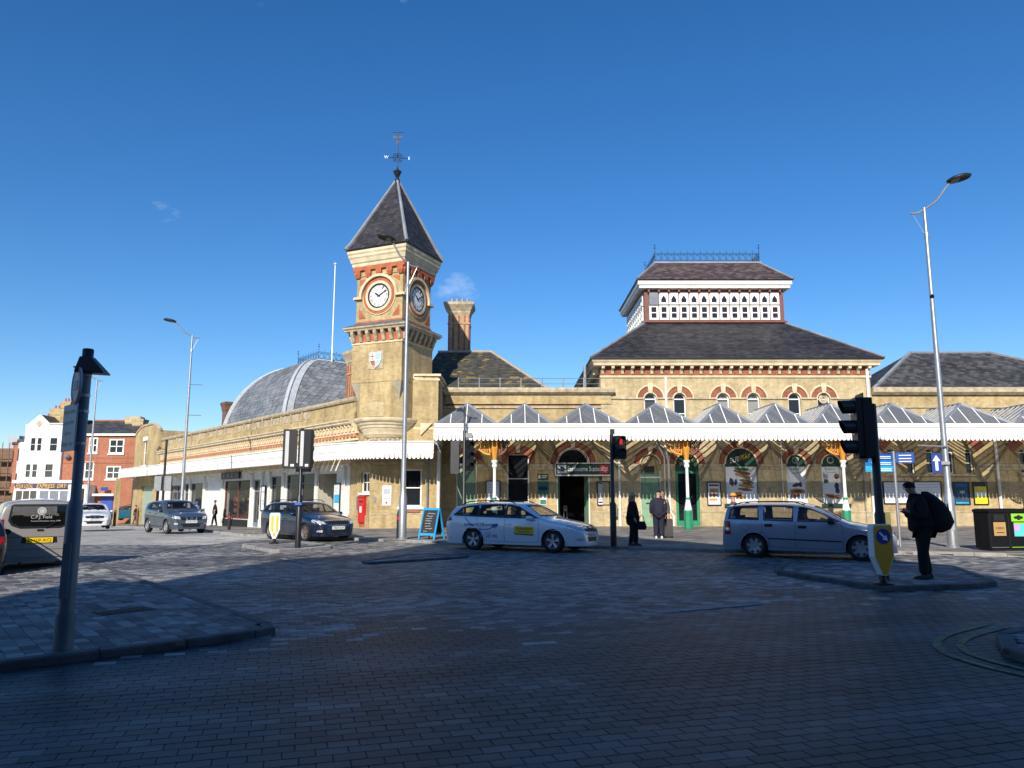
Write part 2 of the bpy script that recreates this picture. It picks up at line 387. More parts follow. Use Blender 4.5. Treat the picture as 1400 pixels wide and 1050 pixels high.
# paver colours, shared by the single pavers and by the mass of them
PST = [(0, (.022, .023, .026)), (.12, (.046, .047, .050)), (.6, (.062, .062, .064)), (.9, (.082, .081, .080)), (1, (.125, .122, .118))]  # foreground pavers: part of the shade is put into this dark colour
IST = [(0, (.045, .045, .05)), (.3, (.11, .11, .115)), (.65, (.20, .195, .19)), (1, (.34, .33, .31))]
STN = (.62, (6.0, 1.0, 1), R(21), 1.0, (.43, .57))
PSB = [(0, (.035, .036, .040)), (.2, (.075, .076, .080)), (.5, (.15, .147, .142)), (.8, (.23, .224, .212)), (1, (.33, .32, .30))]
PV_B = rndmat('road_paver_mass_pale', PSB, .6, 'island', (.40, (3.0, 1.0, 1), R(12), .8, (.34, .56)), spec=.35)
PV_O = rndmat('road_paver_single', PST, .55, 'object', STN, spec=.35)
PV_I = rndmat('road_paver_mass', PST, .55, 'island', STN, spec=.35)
IV_O = rndmat('island_paver_single', IST, .7, 'object', (.5, (1, 1, 1), 0, .5))
IV_I = rndmat('island_paver_mass', IST, .7, 'island', (.5, (1, 1, 1), 0, .5))
FV_I = rndmat('forecourt_paver', [(0, (.13, .12, .11)), (.5, (.20, .185, .165)), (1, (.30, .275, .24))], .8, 'island', (.5, (1, 1, 1), 0, .5))
JOINT = plain('dark_joint_sand', (.02, .02, .021), .95, var=.3, scale=8)
def farpave(name, c1, c2, m_):
    m = N(name); v = m.coord('Object', (1, 1, 1)); rot = m.n('Mapping'); rot.inputs['Rotation'].default_value = (0, 0, R(-14)); m.l(v, rot.inputs[0])
    br = m.n('TexBrick'); br.inputs['Scale'].default_value = 1; br.inputs['Brick Width'].default_value = .42; br.inputs['Row Height'].default_value = .2; br.inputs['Mortar Size'].default_value = .008
    br.inputs['Color1'].default_value = (*c1, 1); br.inputs['Color2'].default_value = (*c2, 1); br.inputs['Mortar'].default_value = (*m_, 1); m.l(rot.outputs[0], br.inputs['Vector'])
    big = m.noise(m.coord('Object', (.35, 1.2, 1)), .35, 6, .65); mid = m.noise(v, 2.5, 4)
    a = m.mix(.8, br.outputs[0], m.ramp(big, [(.33, (.45, .45, .46)), (.62, (1.35, 1.33, 1.28))]), 'MULTIPLY')
    a = m.mix(.6, a, m.ramp(mid, [(.3, (.7, .7, .7)), (.7, (1.2, 1.2, 1.2))]), 'MULTIPLY')
    m.l(a, m.b.inputs['Base Color']); m.b.inputs['Roughness'].default_value = .75; m.bump(br.outputs[1], -.3, .01); return m.m
FARP = farpave('far_road_paving', (.46, .44, .41), (.29, .28, .26), (.13, .13, .12))  # far road: part of the sunlight is put into this pale colour
# the road: one sheet, joint sand where pavers are laid on it, paved surface beyond
def paved(x, y): return 3.0 < y < 29 and abs(x) < .74 * y + 1.5
rv = []; rf = []; rm = []; xs = np.arange(-70, 56, 1.0); ys = np.arange(-30, 121, 1.0); idx = {}
for j, y in enumerate(ys):
    for i, x in enumerate(xs):
        rv.append((x, y, gz(x, y) - .010))
nxs = len(xs)
for j in range(len(ys) - 1):
    for i in range(nxs - 1):
        rf.append([j * nxs + i, j * nxs + i + 1, (j + 1) * nxs + i + 1, (j + 1) * nxs + i]); rm.append(0 if paved(xs[i] + .5, ys[j] + .5) else 1)
me = bpy.data.meshes.new('road'); me.from_pydata(rv, [], rf); me.materials.append(JOINT); me.materials.append(FARP); me.polygons.foreach_set('material_index', rm)
road = struct(bpy.data.objects.new('road', me)); col.objects.link(road)

def inpoly(x, y, poly):
    c = False; n = len(poly)
    for i in range(n):
        x0, y0 = poly[i]; x1, y1 = poly[(i + 1) % n]
        if (y0 > y) != (y1 > y) and x < (x1 - x0) * (y - y0) / (y1 - y0) + x0: c = not c
    return c
def paver_mesh(L, Wd):
    a, b = L / 2 - .0022, Wd / 2 - .0022; e = .004; mb = MB()
    mb.loft([[(-a, -b, -.05), (a, -b, -.05), (a, b, -.05), (-a, b, -.05)], [(-a, -b, -e), (a, -b, -e), (a, b, -e), (-a, b, -e)], [(-a + e, -b + e, 0), (a - e, -b + e, 0), (a - e, b - e, 0), (-a + e, b - e, 0)]])
    return mb
def lay(test, ang, L, Wd, parent, m_one, m_mass, n_single, z=0.0, ox=0, oy=0, ymax=29.3, bounds=(-26, 26, 3.2, 29.5), mass_name='paving', ramp_z=True, tilt=.0022):
    ca, sa = math.cos(ang), math.sin(ang); cells = []
    x0, x1, y0, y1 = bounds; cx, cy = (x0 + x1) / 2, (y0 + y1) / 2; rad = math.hypot(x1 - x0, y1 - y0) / 2
    nj = int(rad / Wd) + 1; ni = int(rad / L) + 1
    for j in range(-nj, nj + 1):
        sh = (L / 2 if j % 2 else 0) + ((j * 7919) % 13) / 13 * L * .12
        for i in range(-ni, ni + 1):
            a, b = i * L + sh, j * Wd; x, y = cx + a * ca - b * sa, cy + a * sa + b * ca
            if not (x0 < x < x1 and y0 < y < y1) or y > ymax: continue
            if abs(x) > .72 * y + .8 or not test(x, y): continue
            cells.append((x, y))
    def seen(c): X, Y = c; k = 1 / (Y * CP - (EYE - z) * SP); return (abs(X) * FPX * k < 690 and FPX * (Y * SP + (EYE - z) * CP) * k < 520)
    vis = sorted([c for c in cells if seen(c)], key=lambda c: c[1] ** 2 + c[0] ** 2)[:n_single] if n_single else []
    vset = set(vis); base = paver_mesh(L, Wd); rnd = random.Random(5)
    if n_single:
        first = None
        for x, y in vis:
            if first is None: first = o = base.build('paver', m_one, parent)
            else: o = first.copy(); col.objects.link(o)
            o.location = (x, y, z + rnd.uniform(-.001, .001)); o.rotation_euler = (rnd.uniform(-tilt, tilt), rnd.uniform(-tilt, tilt), ang + rnd.uniform(-.008, .008))
    rest = [c for c in cells if c not in vset]
    bv = np.array(base.v); nb = len(bv); c2 = np.array(rest); n = len(rest)
    if n:
        rs = np.random.RandomState(3); dz = rs.uniform(-.0012, .0012, n); tx = rs.uniform(-tilt, tilt, n); ty = rs.uniform(-tilt, tilt, n)
        da = ang + rs.uniform(-.008, .008, n); c_, s_ = np.cos(da), np.sin(da)
        X = bv[None, :, 0] * c_[:, None] - bv[None, :, 1] * s_[:, None] + c2[:, 0][:, None]; Y = bv[None, :, 0] * s_[:, None] + bv[None, :, 1] * c_[:, None] + c2[:, 1][:, None]
        g = np.array([gz(*q) if ramp_z else 0 for q in rest]) + z
        Z = bv[None, :, 2] + (g + dz)[:, None] + bv[None, :, 0] * tx[:, None] + bv[None, :, 1] * ty[:, None]
        V = np.stack([X, Y, Z], -1).reshape(-1, 3); bf = [f for f in base.f if len(f) == 4][:8] + [base.f[-1]]
        Fs = (np.array(bf)[None] + (np.arange(n) * nb)[:, None, None]).reshape(-1, 4)
        me = bpy.data.meshes.new(mass_name); me.vertices.add(len(V)); me.vertices.foreach_set('co', V.ravel())
        me.loops.add(Fs.size); me.loops.foreach_set('vertex_index', Fs.ravel().astype(np.int32)); me.polygons.add(len(Fs))
        me.polygons.foreach_set('loop_start', np.arange(0, Fs.size, 4).astype(np.int32)); me.update(calc_edges=True); me.validate(); me.polygons.foreach_set('use_smooth', np.zeros(len(me.polygons), dtype=bool)); me.materials.append(m_mass)
        o = bpy.data.objects.new(mass_name, me); col.objects.link(o); o.parent = parent; o['kind'] = 'stuff'
# ---- island outlines (plan, metres)
ISL_A = [(-9.5, 2.6), (-4.76, 7.30), (-3.5, 8.45), (-2.95, 9.0), (-2.80, 9.25), (-2.95, 9.6), (-6.88, 14.5), (-11.9, 20.9), (-13.5, 19.5), (-13, 6)]
ISL_B = [(5.55, 16.2), (5.62, 15.9), (6.0, 14.6), (6.32, 13.55), (6.55, 13.35), (8.22, 13.7), (8.9, 14.2), (9.9, 17.2), (9.5, 18.2), (6.6, 18.4), (5.7, 16.8)]
ISL_C = [(-8.9, 25.4), (-8.75, 24.9), (-7.1, 22.6), (-6.8, 22.5), (-5.7, 24.2), (-5.75, 24.6), (-7.0, 26.6), (-7.4, 26.7)]
ISL_D = [(-3.7, 19.0), (-3.5, 18.6), (-1.3, 20.4), (-1.15, 20.8), (-2.4, 21.6), (-2.9, 21.4)]
ISL_E = [(5.0, 8.0), (5.0, 7.6), (5.3, 7.0), (7.5, 5.5), (10.5, 7), (10, 11), (7, 9.9), (5.5, 8.9)]
# forecourt and shop pavement in front of the station
LINE = lambda t, off=0: (-7.08 - .632 * t + .775 * -off, 38 + .775 * t + .632 * -off)
PAVE = [LINE(53, 4.6), LINE(30, 4.6), LINE(12, 4.8), (-13.2, 34.8), (-8.6, 30.3), (-5.6, 28.6), (-3.6, 27.5), (-1.4, 26.0), (1.4, 24.6), (3.6, 23.9), (6.3, 22.6), (9.0, 22.0), (12.0, 21.5), (15, 20.5), (24, 17.5), (34, 16), (40, 30), (40, 60), (-10, 80), LINE(53, -12)]
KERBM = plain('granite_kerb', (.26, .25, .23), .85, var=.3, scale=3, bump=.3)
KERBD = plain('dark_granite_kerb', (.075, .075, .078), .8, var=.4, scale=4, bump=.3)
ISLTOP = {}
def island(name, poly, h, kerb, parts=True, kw=.15, top_mat=JOINT, seglen=.9):
    n = len(poly); cx = sum(p[0] for p in poly) / n; cy = sum(p[1] for p in poly) / n
    top = MB(); top.f.append([top.pt((x, y, gz(x, y) + h - .022)) for x, y in poly]); o = struct(top.build(name, top_mat))
    area = sum(poly[i][0] * poly[(i + 1) % n][1] - poly[(i + 1) % n][0] * poly[i][1] for i in range(n)); sgn = 1 if area > 0 else -1
    for i in range(n):                      # kerb stones, one by one
        a = Vector((*poly[i], 0)); b = Vector((*poly[(i + 1) % n], 0)); L = (b - a).length; m = max(1, int(round(L / seglen))); d = (b - a) / L; nn = Vector((-d.y, d.x, 0)) * sgn
        for k in range(m):
            p = a + d * (L * k / m + .006); q = a + d * (L * (k + 1) / m - .006); mid = (p + q) / 2
            if not (abs(mid.x) < .75 * mid.y + 2 and mid.y > 3): continue
            e = .018; mb = MB(); zt = h + random.uniform(-.004, .004); zf = lambda v: gz(v.x, v.y)
            P0, P1, Q1, Q0 = p, p + nn * kw, q + nn * kw, q
            mb.loft([[(v.x, v.y, zf(v) - .1) for v in (P0, P1, Q1, Q0)], [(v.x, v.y, zf(v) + zt - e) for v in (P0, P1, Q1, Q0)], [(v.x, v.y, zf(v) + zt) for v in (P0 + nn * e + d * .006, P1 + d * .006, Q1 - d * .006, Q0 + nn * e - d * .006)]])
            mb.build('kerb_stone', kerb, o)
    return o
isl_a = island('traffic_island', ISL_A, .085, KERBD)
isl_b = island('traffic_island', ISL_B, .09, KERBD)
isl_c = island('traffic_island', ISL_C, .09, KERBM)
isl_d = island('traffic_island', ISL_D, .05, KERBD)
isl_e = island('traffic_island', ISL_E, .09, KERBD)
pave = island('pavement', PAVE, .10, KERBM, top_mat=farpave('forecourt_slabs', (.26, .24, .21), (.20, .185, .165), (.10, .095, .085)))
ISLS = [ISL_A, ISL_B, ISL_C, ISL_D, ISL_E, PAVE]
def shrink(poly, d=.15):
    n = len(poly); out = []; area = sum(poly[i][0] * poly[(i + 1) % n][1] - poly[(i + 1) % n][0] * poly[i][1] for i in range(n)); sg = 1 if area > 0 else -1
    for i in range(n):
        a, b, c = Vector(poly[i - 1]), Vector(poly[i]), Vector(poly[(i + 1) % n]); d0 = (b - a).normalized(); d1 = (c - b).normalized()
        n0 = Vector((-d0.y, d0.x)) * sg; n1 = Vector((-d1.y, d1.x)) * sg; m = (n0 + n1).normalized(); k = d / max(.35, m.dot(n0)); out.append(tuple(b + m * k))
    return out
ISLX = [shrink(q, .07) for q in ISLS]
def onroad(x, y): return not any(inpoly(x, y, q) for q in ISLX)
def inA(x, y):                              # worn foreground carriageway, its shade partly put into the dark paver colour; the two blends of paver mingle along its edge
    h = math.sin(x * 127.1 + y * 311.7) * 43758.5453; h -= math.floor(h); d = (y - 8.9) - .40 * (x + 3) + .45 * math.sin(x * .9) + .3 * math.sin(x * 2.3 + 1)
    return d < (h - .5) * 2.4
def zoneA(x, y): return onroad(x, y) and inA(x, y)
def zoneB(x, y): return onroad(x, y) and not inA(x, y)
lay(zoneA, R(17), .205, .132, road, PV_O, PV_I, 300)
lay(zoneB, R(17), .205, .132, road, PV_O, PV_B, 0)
for q, o_, (h, nm) in ((ISL_A, isl_a, (.085, 220)), (ISL_B, isl_b, (.09, 0)), (ISL_C, isl_c, (.09, 0)), (ISL_D, isl_d, (.05, 0)), (ISL_E, isl_e, (.09, 40))):
    sh = shrink(q, .115); xs_ = [p[0] for p in sh]; ys_ = [p[1] for p in sh]
    lay(lambda x, y, sh=sh: inpoly(x, y, sh), R(129) if q is ISL_A else R(14), .24, .16, o_, IV_O, IV_I, nm, z=h - .007, bounds=(min(xs_), max(xs_), min(ys_), max(ys_)))
fp = shrink(PAVE, .05)
lay(lambda x, y: inpoly(x, y, fp), R(-25), .4, .22, pave, None, FV_I, 0, z=.093, ymax=40.4, bounds=(-12, 30, 20, 41))
# manhole cover set in the near island
mh = F((-5.25, 10.55), R(52)); o = thing('manhole_cover', 'rusty rectangular cover set in the near left paved island', 'manhole cover', (-5.25, 10.55, .085))
RUST = plain('rusty_iron', (.055, .025, .016), .8, var=.5, scale=14, bump=.5)
MB(mh).plan([(-.36, -.2), (.36, -.2), (.36, .2), (-.36, .2)], .05, .083).build('frame', RUST, o)
for k in range(7): MB(mh).plan([(-.33 + k * .095, -.17), (-.27 + k * .095, -.17), (-.27 + k * .095, .17), (-.33 + k * .095, .17)], .083, .088).build('tread_bar', RUST, o)
# painted markings, thin sheets on the pavers
PAINTW = plain('worn_white_road_paint', (.30, .30, .29), .85, var=.6, scale=9)
PAINTY = plain('worn_yellow_road_paint', (.20, .17, .075), .8, var=.6, scale=9)
def strip(name, pts, wdt, mat, z=.009):
    mb = MB(); L = []; 
    for i, q in enumerate(pts):
        a = Vector(pts[max(0, i - 1)]); b = Vector(pts[min(len(pts) - 1, i + 1)]); d = (b - a).normalized(); n_ = Vector((-d.y, d.x)); c = Vector(q)
        L.append((c + n_ * wdt / 2, c - n_ * wdt / 2))
    for (a, b), (c, d) in zip(L, L[1:]): mb.face([(p.x, p.y, gz(p.x, p.y) + z) for p in (a, b, d, c)])
    return struct(mb.build(name, mat, road, fix=False))
def curve(pts, n=8):
    out = []
    for i in range(len(pts) - 1):
        p0, p1, p2, p3 = [Vector(pts[max(0, min(len(pts) - 1, k))]) for k in (i - 1, i, i + 1, i + 2)]
        for k in range(n):
            t = k / n; out.append(tuple(.5 * ((2 * p1) + (p2 - p0) * t + (2 * p0 - 5 * p1 + 4 * p2 - p3) * t * t + (3 * p1 - p0 - 3 * p2 + p3) * t ** 3)))
    return out + [tuple(pts[-1])]
for off in (.0, .24):
    strip('yellow_line', curve([(6.2 - off * .5, 9.75 + off * .8), (5.2 - off * .8, 8.95 + off * .5), (4.75 - off, 8.2 + off * .1), (4.8 - off, 7.4 - off * .2), (5.2 - off * .8, 6.7 - off * .6)]), .085, PAINTY)
for a, b in (((-12.2, 21.6), (-10.6, 19.6)), ((-13.9, 23.8), (-13.0, 22.6)), ((-8.0, 27.6), (-6.9, 26.9))): strip('road_line', [a, b], .13, PAINTW)
for k in range(6): a = G(840 + 62 * k - k * 2, 757 + k * 1.2); b = G(866 + 62 * k, 757.5 + k * 1.2); strip('road_line', [a, b], .1, PAINTW)
for a, b in (((455, 748), (500, 741)), ((385, 764), (430, 772)), ((905, 838), (1040, 826))): strip('road_line', [G(*a), G(*b)], .12, PAINTW)
# ------------------------------------------------------------------ clock tower
TA = R(-24); TC = Vector((-6.26, 38.98, 0))
tower = thing('clock_tower', 'yellow brick clock tower with pointed slate roof and weathervane at the station corner', 'clock tower', (TC.x, TC.y, 0))
def TF(k, half): a = TA + k * math.pi / 2; f = F(TC, a); return F(f.p(0, half, 0), a)     # k: 0 front, 1 right, 2 back, 3 left
TW = F(TC, TA)
def tbox(h, z0, z1, mb=None): mb = mb or MB(TW); return mb.box(-h, h, -h, h, z0, z1)
# corner block at street level
CB = F((-7.08, 38), 0); mb = MB(CB)
wall(mb, 0, 3.33, -.1, 7.5, [(1.5, 2.56, 1.15, 3.0, 0)], .2)
mb.face([(3.33, 0, -.1), (3.33, -2.6, -.1), (3.33, -2.6, 7.5), (3.33, 0, 7.5)]); mb.face([(0, 0, 7.5), (3.33, 0, 7.5), (3.33, -4, 7.5), (0, -4, 7.5)])
mb.build('base_wall', YB, tower)
window(CB, 1.5, 2.56, 1.15, 3.0, tower, w=-.1, bars=(1, 2), fmat=WHITE, gmat=GL_D)
box_part('window_sill', WHITE, tower, CB, 1.38, 2.68, -.02, .10, 1.02, 1.14)
o = box_part('plinth', YB, tower, CB, .004, 3.34, .003, .07, -.1, .75); box_part('plinth_cap', STONE2, tower, CB, .004, 3.34, .003, .085, .755, .83)
box_part('red_brick_panel', RB, tower, CB, 1.55, 2.5, .004, .078, .86, 1.0)
box_part('string_course', STONE2, tower, CB, 0, 3.33, .002, .09, 3.22, 3.36)
for u in (.75, 2.8): MB(CB).prism([(u - .02, 3.4), (u + .02, 3.4), (u + .02, 4.0), (u - .02, 4.0)], .003, .02).build('panel_joint', STONE2, tower)
# stone pier right of the shaft with its curved shoulder
PF = F((-4.95, 38.35), 0); mb = MB(PF); mb.box(0, 1.2, -3, .32, 4.4, 7.72); mb.build('pier', YB2, tower)
MB(PF).box(-.06, 1.32, -3, .42, 7.724, 7.84).build('pier_coping', STONE, tower); MB(PF).box(-.02, 1.26, -3, .37, 7.50, 7.60).build('pier_moulding', STONE, tower)
MB(PF).arc_band(-.05, 7.1, .5, .72, -.3, .34, R(20), R(160), 12).build('shoulder_scroll', STONE, tower); MB(PF).arc_band(-.05, 7.1, .0, .5, -.3, .28, R(0), R(180), 12).build('shoulder_infill', YB2, tower)
box_part('pier_string', STONE, tower, PF, -.02, 1.3, .0, .36, 5.0, 5.12)
# canted stage, squinches and square shaft
def octo(h, c, z): return [(-h + c, -h, z), (h - c, -h, z), (h, -h + c, z), (h, h - c, z), (h - c, h, z), (-h + c, h, z), (-h, h - c, z), (-h, -h + c, z)]
MB(TW).loft([octo(1.5, .55, 5.55), octo(1.5, .55, 7.35)]).build('canted_stage', YB, tower)
for su, sw in ((1, 1), (-1, 1), (1, -1), (-1, -1)):
    h = 1.505; c = .62; mb = MB(TW); a = (su * h, sw * h, 7.36); b = (su * (h - c), sw * h, 7.36); d = (su * h, sw * (h - c), 7.36); e = (su * (h - .28), sw * (h - .28), 6.42); g = (su * (h - c), sw * (h - c), 7.36)
    mb.face([a, b, e]); mb.face([a, e, d]); mb.face([b, g, e]); mb.face([d, e, g]); mb.face([a, d, g, b]); mb.build('squinch', STONEG, tower)
tbox(1.5, 7.37, 9.42).build('shaft', YB, tower)
# rounded corbel with stone mouldings and carving below the shaft
cc = TW.p(0, .35, 0); mb = MB(); prof = []
for i, (r, z) in enumerate(((1.02, 4.56), (1.10, 4.62), (1.14, 4.68), (1.20, 4.72), (1.26, 4.86), (1.30, 4.90), (1.36, 5.02), (1.42, 5.05), (1.46, 5.16), (1.54, 5.20), (1.60, 5.32), (1.70, 5.36), (1.74, 5.44), (1.74, 5.52), (1.3, 5.56))): prof.append((r, z))
mb.lathe((cc.x, cc.y), prof, 40); mb.build('moulded_corbel', STONE, tower, smooth=25)
MB().lathe((cc.x, cc.y), [(1.22, 5.565), (1.28, 5.60), (1.28, 6.25), (1.0, 6.5)], 32).build('drum', YB2, tower, smooth=True)
MB().lathe((cc.x, cc.y), [(.55, 4.0), (.8, 4.2), (.98, 4.45), (1.0, 4.555)], 32).build('bowl', STONE2, tower, smooth=True)
rn = random.Random(3)
for k in range(26):
    t = R(-165 + 150 * (k % 13) / 12) + TA * 0; r = .99 + .06 * (k // 13) + rn.uniform(-.03, .03); z = 4.28 + .16 * (k // 13) + rn.uniform(-.04, .04)
    m = MB(); c = Vector((cc.x + r * math.cos(t), cc.y + r * math.sin(t), z)); d = Vector((math.cos(t), math.sin(t), 0)); s_ = Vector((-d.y, d.x, 0)); a = rn.uniform(-.6, .6)
    m.v = [tuple(c + s_ * (.13 * math.cos(a + q)) * f_ + Vector((0, 0, .12 * math.sin(a + q))) * f_ + d * o_) for q, f_, o_ in [(i_ * math.pi / 4, 1 if i_ % 2 else .55, .02) for i_ in range(8)]] + [tuple(c + d * .11)]
    m.f = [[i_, (i_ + 1) % 8, 8] for i_ in range(8)]; m.build('carved_leaf', STONE2, tower)
# stone wedges either side of the corbel
for s_, u_ in ((-1, .25), (1, 2.45)): MB(CB).prism([(u_ - .02, 5.3), (u_ + .55 * s_, 5.3), (u_ - .02, 4.55)] if s_ < 0 else [(u_ + .02, 5.3), (u_ + .6, 5.3), (u_ + .02, 4.7)], .004, .12).build('stone_wedge', STONE, tower)
# shield on the front face
f0 = TF(0, 1.5); box_part('shield_panel', STONE2, tower, f0, -.48, .42, .003, .03, 8.02, 8.98)
sh_o = [(-.36, 8.86), (-.2, 8.90), (-.03, 8.84), (.14, 8.90), (.30, 8.86), (.30, 8.45), (.2, 8.24), (-.03, 8.08), (-.26, 8.24), (-.36, 8.45)]
sh = MB(f0).prism(sh_o, .03, .09).build('shield', WHITE, tower); LBL = plain('pale_blue_paint', (.32, .50, .60), .6, var=.1)
for nm, c_, q in (('shield_quarter', LBL, [(-.02, 8.83), (.14, 8.88), (.28, 8.84), (.28, 8.50), (-.02, 8.50)]), ('shield_quarter', REDP, [(-.34, 8.46), (-.04, 8.46), (-.04, 8.12), (-.24, 8.26)]), ('shield_quarter', LBL, [(-.02, 8.46), (.28, 8.46), (.18, 8.26), (-.02, 8.12)])):
    MB(f0).prism(q, .09, .10).build(nm, c_ if c_ is LBL else TERRA, sh)
MB(f0).box(-.34, -.04, .09, .098, 8.66, 8.70).box(-.21, -.17, .0905, .099, 8.50, 8.85).build('shield_cross', REDP, sh)
for k in range(4): pass
# bracketed cornice under the clock stage
tbox(1.535, 9.36, 9.46).build('string_course', STONE, tower)
tbox(1.52, 9.46, 10.02).build('bracket_band', TERRA, tower)
for k in range(4):
    fk = TF(k, 1.52)
    for i in range(7):
        u = -1.38 + i * .46
        mb = MB(fk); mb.loft([[(u - .09, 0, 9.48), (u + .09, 0, 9.48), (u + .09, .08, 9.48), (u - .09, .08, 9.48)], [(u - .09, 0, 9.70), (u + .09, 0, 9.70), (u + .09, .16, 9.70), (u - .09, .16, 9.70)], [(u - .09, 0, 9.84), (u + .09, 0, 9.84), (u + .09, .26, 9.86), (u - .09, .26, 9.86)], [(u - .09, 0, 10.02), (u + .09, 0, 10.02), (u + .09, .28, 10.02), (u - .09, .28, 10.02)]])
        mb.build('bracket', STONE2, tower)
def ring_slab(name, mat, prof): MB(TW).loft([[(-h, -h, z), (h, -h, z), (h, h, z), (-h, h, z)] for h, z in prof]).build(name, mat, tower)
ring_slab('lower_cornice', STONE2, [(1.76, 10.02), (1.80, 10.03), (1.82, 10.10), (1.89, 10.16), (1.89, 10.24)])
ring_slab('lead_weathering', LEADD, [(1.90, 10.243), (1.46, 10.46), (1.46, 10.5)])
tbox(1.40, 10.46, 13.0).build('clock_stage', YB, tower); tbox(1.425, 10.5, 10.58).build('red_band', TERRA, tower)
# clock dials with hoods
IVORY = plain('opal_glass_dial', (.78, .78, .76), .3, var=.03)
for k in range(4):
    fk = TF(k, 1.40); zc = 11.86
    MB(fk).arc_band(0, zc, .80, .95, .002, .06, 0, 2 * math.pi, 36).build('red_brick_ring', TERRA, tower)
    MB(fk).arc_band(0, zc, .66, .80, .002, .09, 0, 2 * math.pi, 36).build('stone_ring', STONE, tower); MB(fk).arc_band(0, zc, .95, 1.0, .002, .05, math.pi, 2 * math.pi, 20).build('stone_ring', STONE, tower)
    MB(fk).arc_band(0, zc, 1.02, 1.16, .002, .17, 0, math.pi, 24).build('hood_mould', STONE, tower)
    for s in (-1, 1): MB(fk).box(min(s * 1.02, s * 1.5), max(s * 1.02, s * 1.5), .002, .16, zc - .09, zc + .04).build('hood_return', STONE, tower)
    for s, zz, q in ((-1, 0, 0), (1, 0, 0), (-1, 1, 0), (1, 1, 0)):
        z0 = 12.95 if zz else 10.75; dz = -.42 if zz else .55; MB(fk).prism([(s * 1.22, z0 - (.12 if zz else 0)), (s * (.80), z0 - (.12 if zz else 0)), (s * 1.22, z0 + dz)], .002, .02).build('brick_spandrel', TERRA, tower)
    cl = MB(fk).disc(0, zc, .62, .01, .05, 32).build('clock_dial', IVORY, tower)
    MB(fk).arc_band(0, zc, .575, .655, .05, .075, 0, 2 * math.pi, 36).build('dial_rim', BLACKM, cl)
    MB(fk).arc_band(0, zc, .375, .385, .05, .055, 0, 2 * math.pi, 32).build('minute_ring', BLACKM, cl)
    for h, s in enumerate(('XII', 'I', 'II', 'III', 'IIII', 'V', 'VI', 'VII', 'VIII', 'IX', 'X', 'XI')):
        t = -h * math.pi / 6; r = .40; text('numeral', s, fk, -math.sin(t) * r, .056, zc + math.cos(t) * r, .155, BLACKM, cl, width=.05 + .035 * len(s), tilt=t)
    for nm, t, L, wd in (('hour_hand', R(54), .34, .05), ('minute_hand', R(-61), .52, .035)):
        d = (-math.sin(t), math.cos(t)); e = (d[1], -d[0]); q = [(-.1, wd * .6), (.15, wd), (L * .8, wd * .7), (L, 0), (L * .8, -wd * .7), (.15, -wd), (-.1, -wd * .6)]
        MB(fk).prism([(d[0] * a + e[0] * b, zc + d[1] * a + e[1] * b) for a, b in q], .062 + (.008 if nm[0] == 'm' else 0), .069 + (.008 if nm[0] == 'm' else 0)).build(nm, BLACKM, cl)
# corbel table and top cornice
tbox(1.44, 13.004, 13.5).build('corbel_band', YB, tower)
for k in range(4):
    fk = TF(k, 1.44)
    for i in range(5):
        u = -1.3 + i * .65; MB(fk).loft([[(u - .10, 0, 12.92), (u + .10, 0, 12.92), (u + .10, .05, 12.92), (u - .10, .05, 12.92)], [(u - .17, 0, 13.1), (u + .17, 0, 13.1), (u + .17, .12, 13.1), (u - .17, .12, 13.1)], [(u - .17, 0, 13.3), (u + .17, 0, 13.3), (u + .17, .13, 13.3), (u - .17, .13, 13.3)]]).build('corbel', TERRA, tower)
    MB(fk).box(-1.55, 1.55, -.02, .13, 13.3, 13.5).build('corbel_course', TERRA, tower)
ring_slab('top_cornice', STONE, [(1.58, 13.503), (1.60, 13.56), (1.60, 13.66), (1.66, 13.72), (1.71, 13.92), (1.76, 14.0), (1.76, 14.12), (1.81, 14.2), (1.81, 14.34)])
# slate spire with lead hips
ring_slab('eaves_board', BLACKM, [(1.84, 14.343), (1.86, 14.40), (1.5, 14.42)])
sp = MB(TW).loft([[(s1 * h, s2 * h, z) for s1, s2 in ((-1, -1), (1, -1), (1, 1), (-1, 1))] for h, z in ((1.85, 14.41), (1.62, 14.85), (.06, 18.6))]).build('roof', LEADD, tower)
qs = []
for k in range(4):
    fk = F(TC, TA + k * math.pi / 2)
    for (h0, z0), (h1, z1) in (((1.86, 14.41), (1.625, 14.85)), ((1.625, 14.85), (.07, 18.6))): qs.append((fk.p(-h0, h0, z0), fk.p(h0, h0, z0), fk.p(h1, h1, z1), fk.p(-h1, h1, z1)))
slate_part(qs, SLATE, sp, row=.17, wid=.24)
for s1, s2 in ((-1, -1), (1, -1), (1, 1), (-1, 1)): MB(TW).tube([(s1 * 1.87, s2 * 1.87, 14.44), (s1 * 1.64, s2 * 1.64, 14.88), (s1 * .07, s2 * .07, 18.63)], [.10, .10, .07], 6).build('hip_roll', LEAD, sp)
# finial and weathervane
vane = MB().lathe((TC.x, TC.y), [(.16, 18.55), (.14, 18.7), (.08, 18.85), (.20, 19.1), (.24, 19.2), (.10, 19.25), (.05, 19.4), (.03, 19.6), (.022, 21.5), (.004, 21.75)], 10).build('weathervane', BLACKM, tower, smooth=True)
vf = F((TC.x, TC.y), R(8)); mb = MB(vf); z = 20.0
for a in (0, math.pi / 2): c, s = math.cos(a), math.sin(a); mb.cyl((-.55 * c, -.55 * s, z), (.55 * c, .55 * s, z), .02, n=6)
for r in (.16, .26): mb.tube([(r * math.cos(t * math.pi / 8), 0, z + r * math.sin(t * math.pi / 8)) for t in range(17)], .014, 5)
for k in range(4): t = k * math.pi / 2 + .78; mb.cyl((.1 * math.cos(t), 0, z + .1 * math.sin(t)), (.34 * math.cos(t), 0, z + .34 * math.sin(t)), .016, n=5)
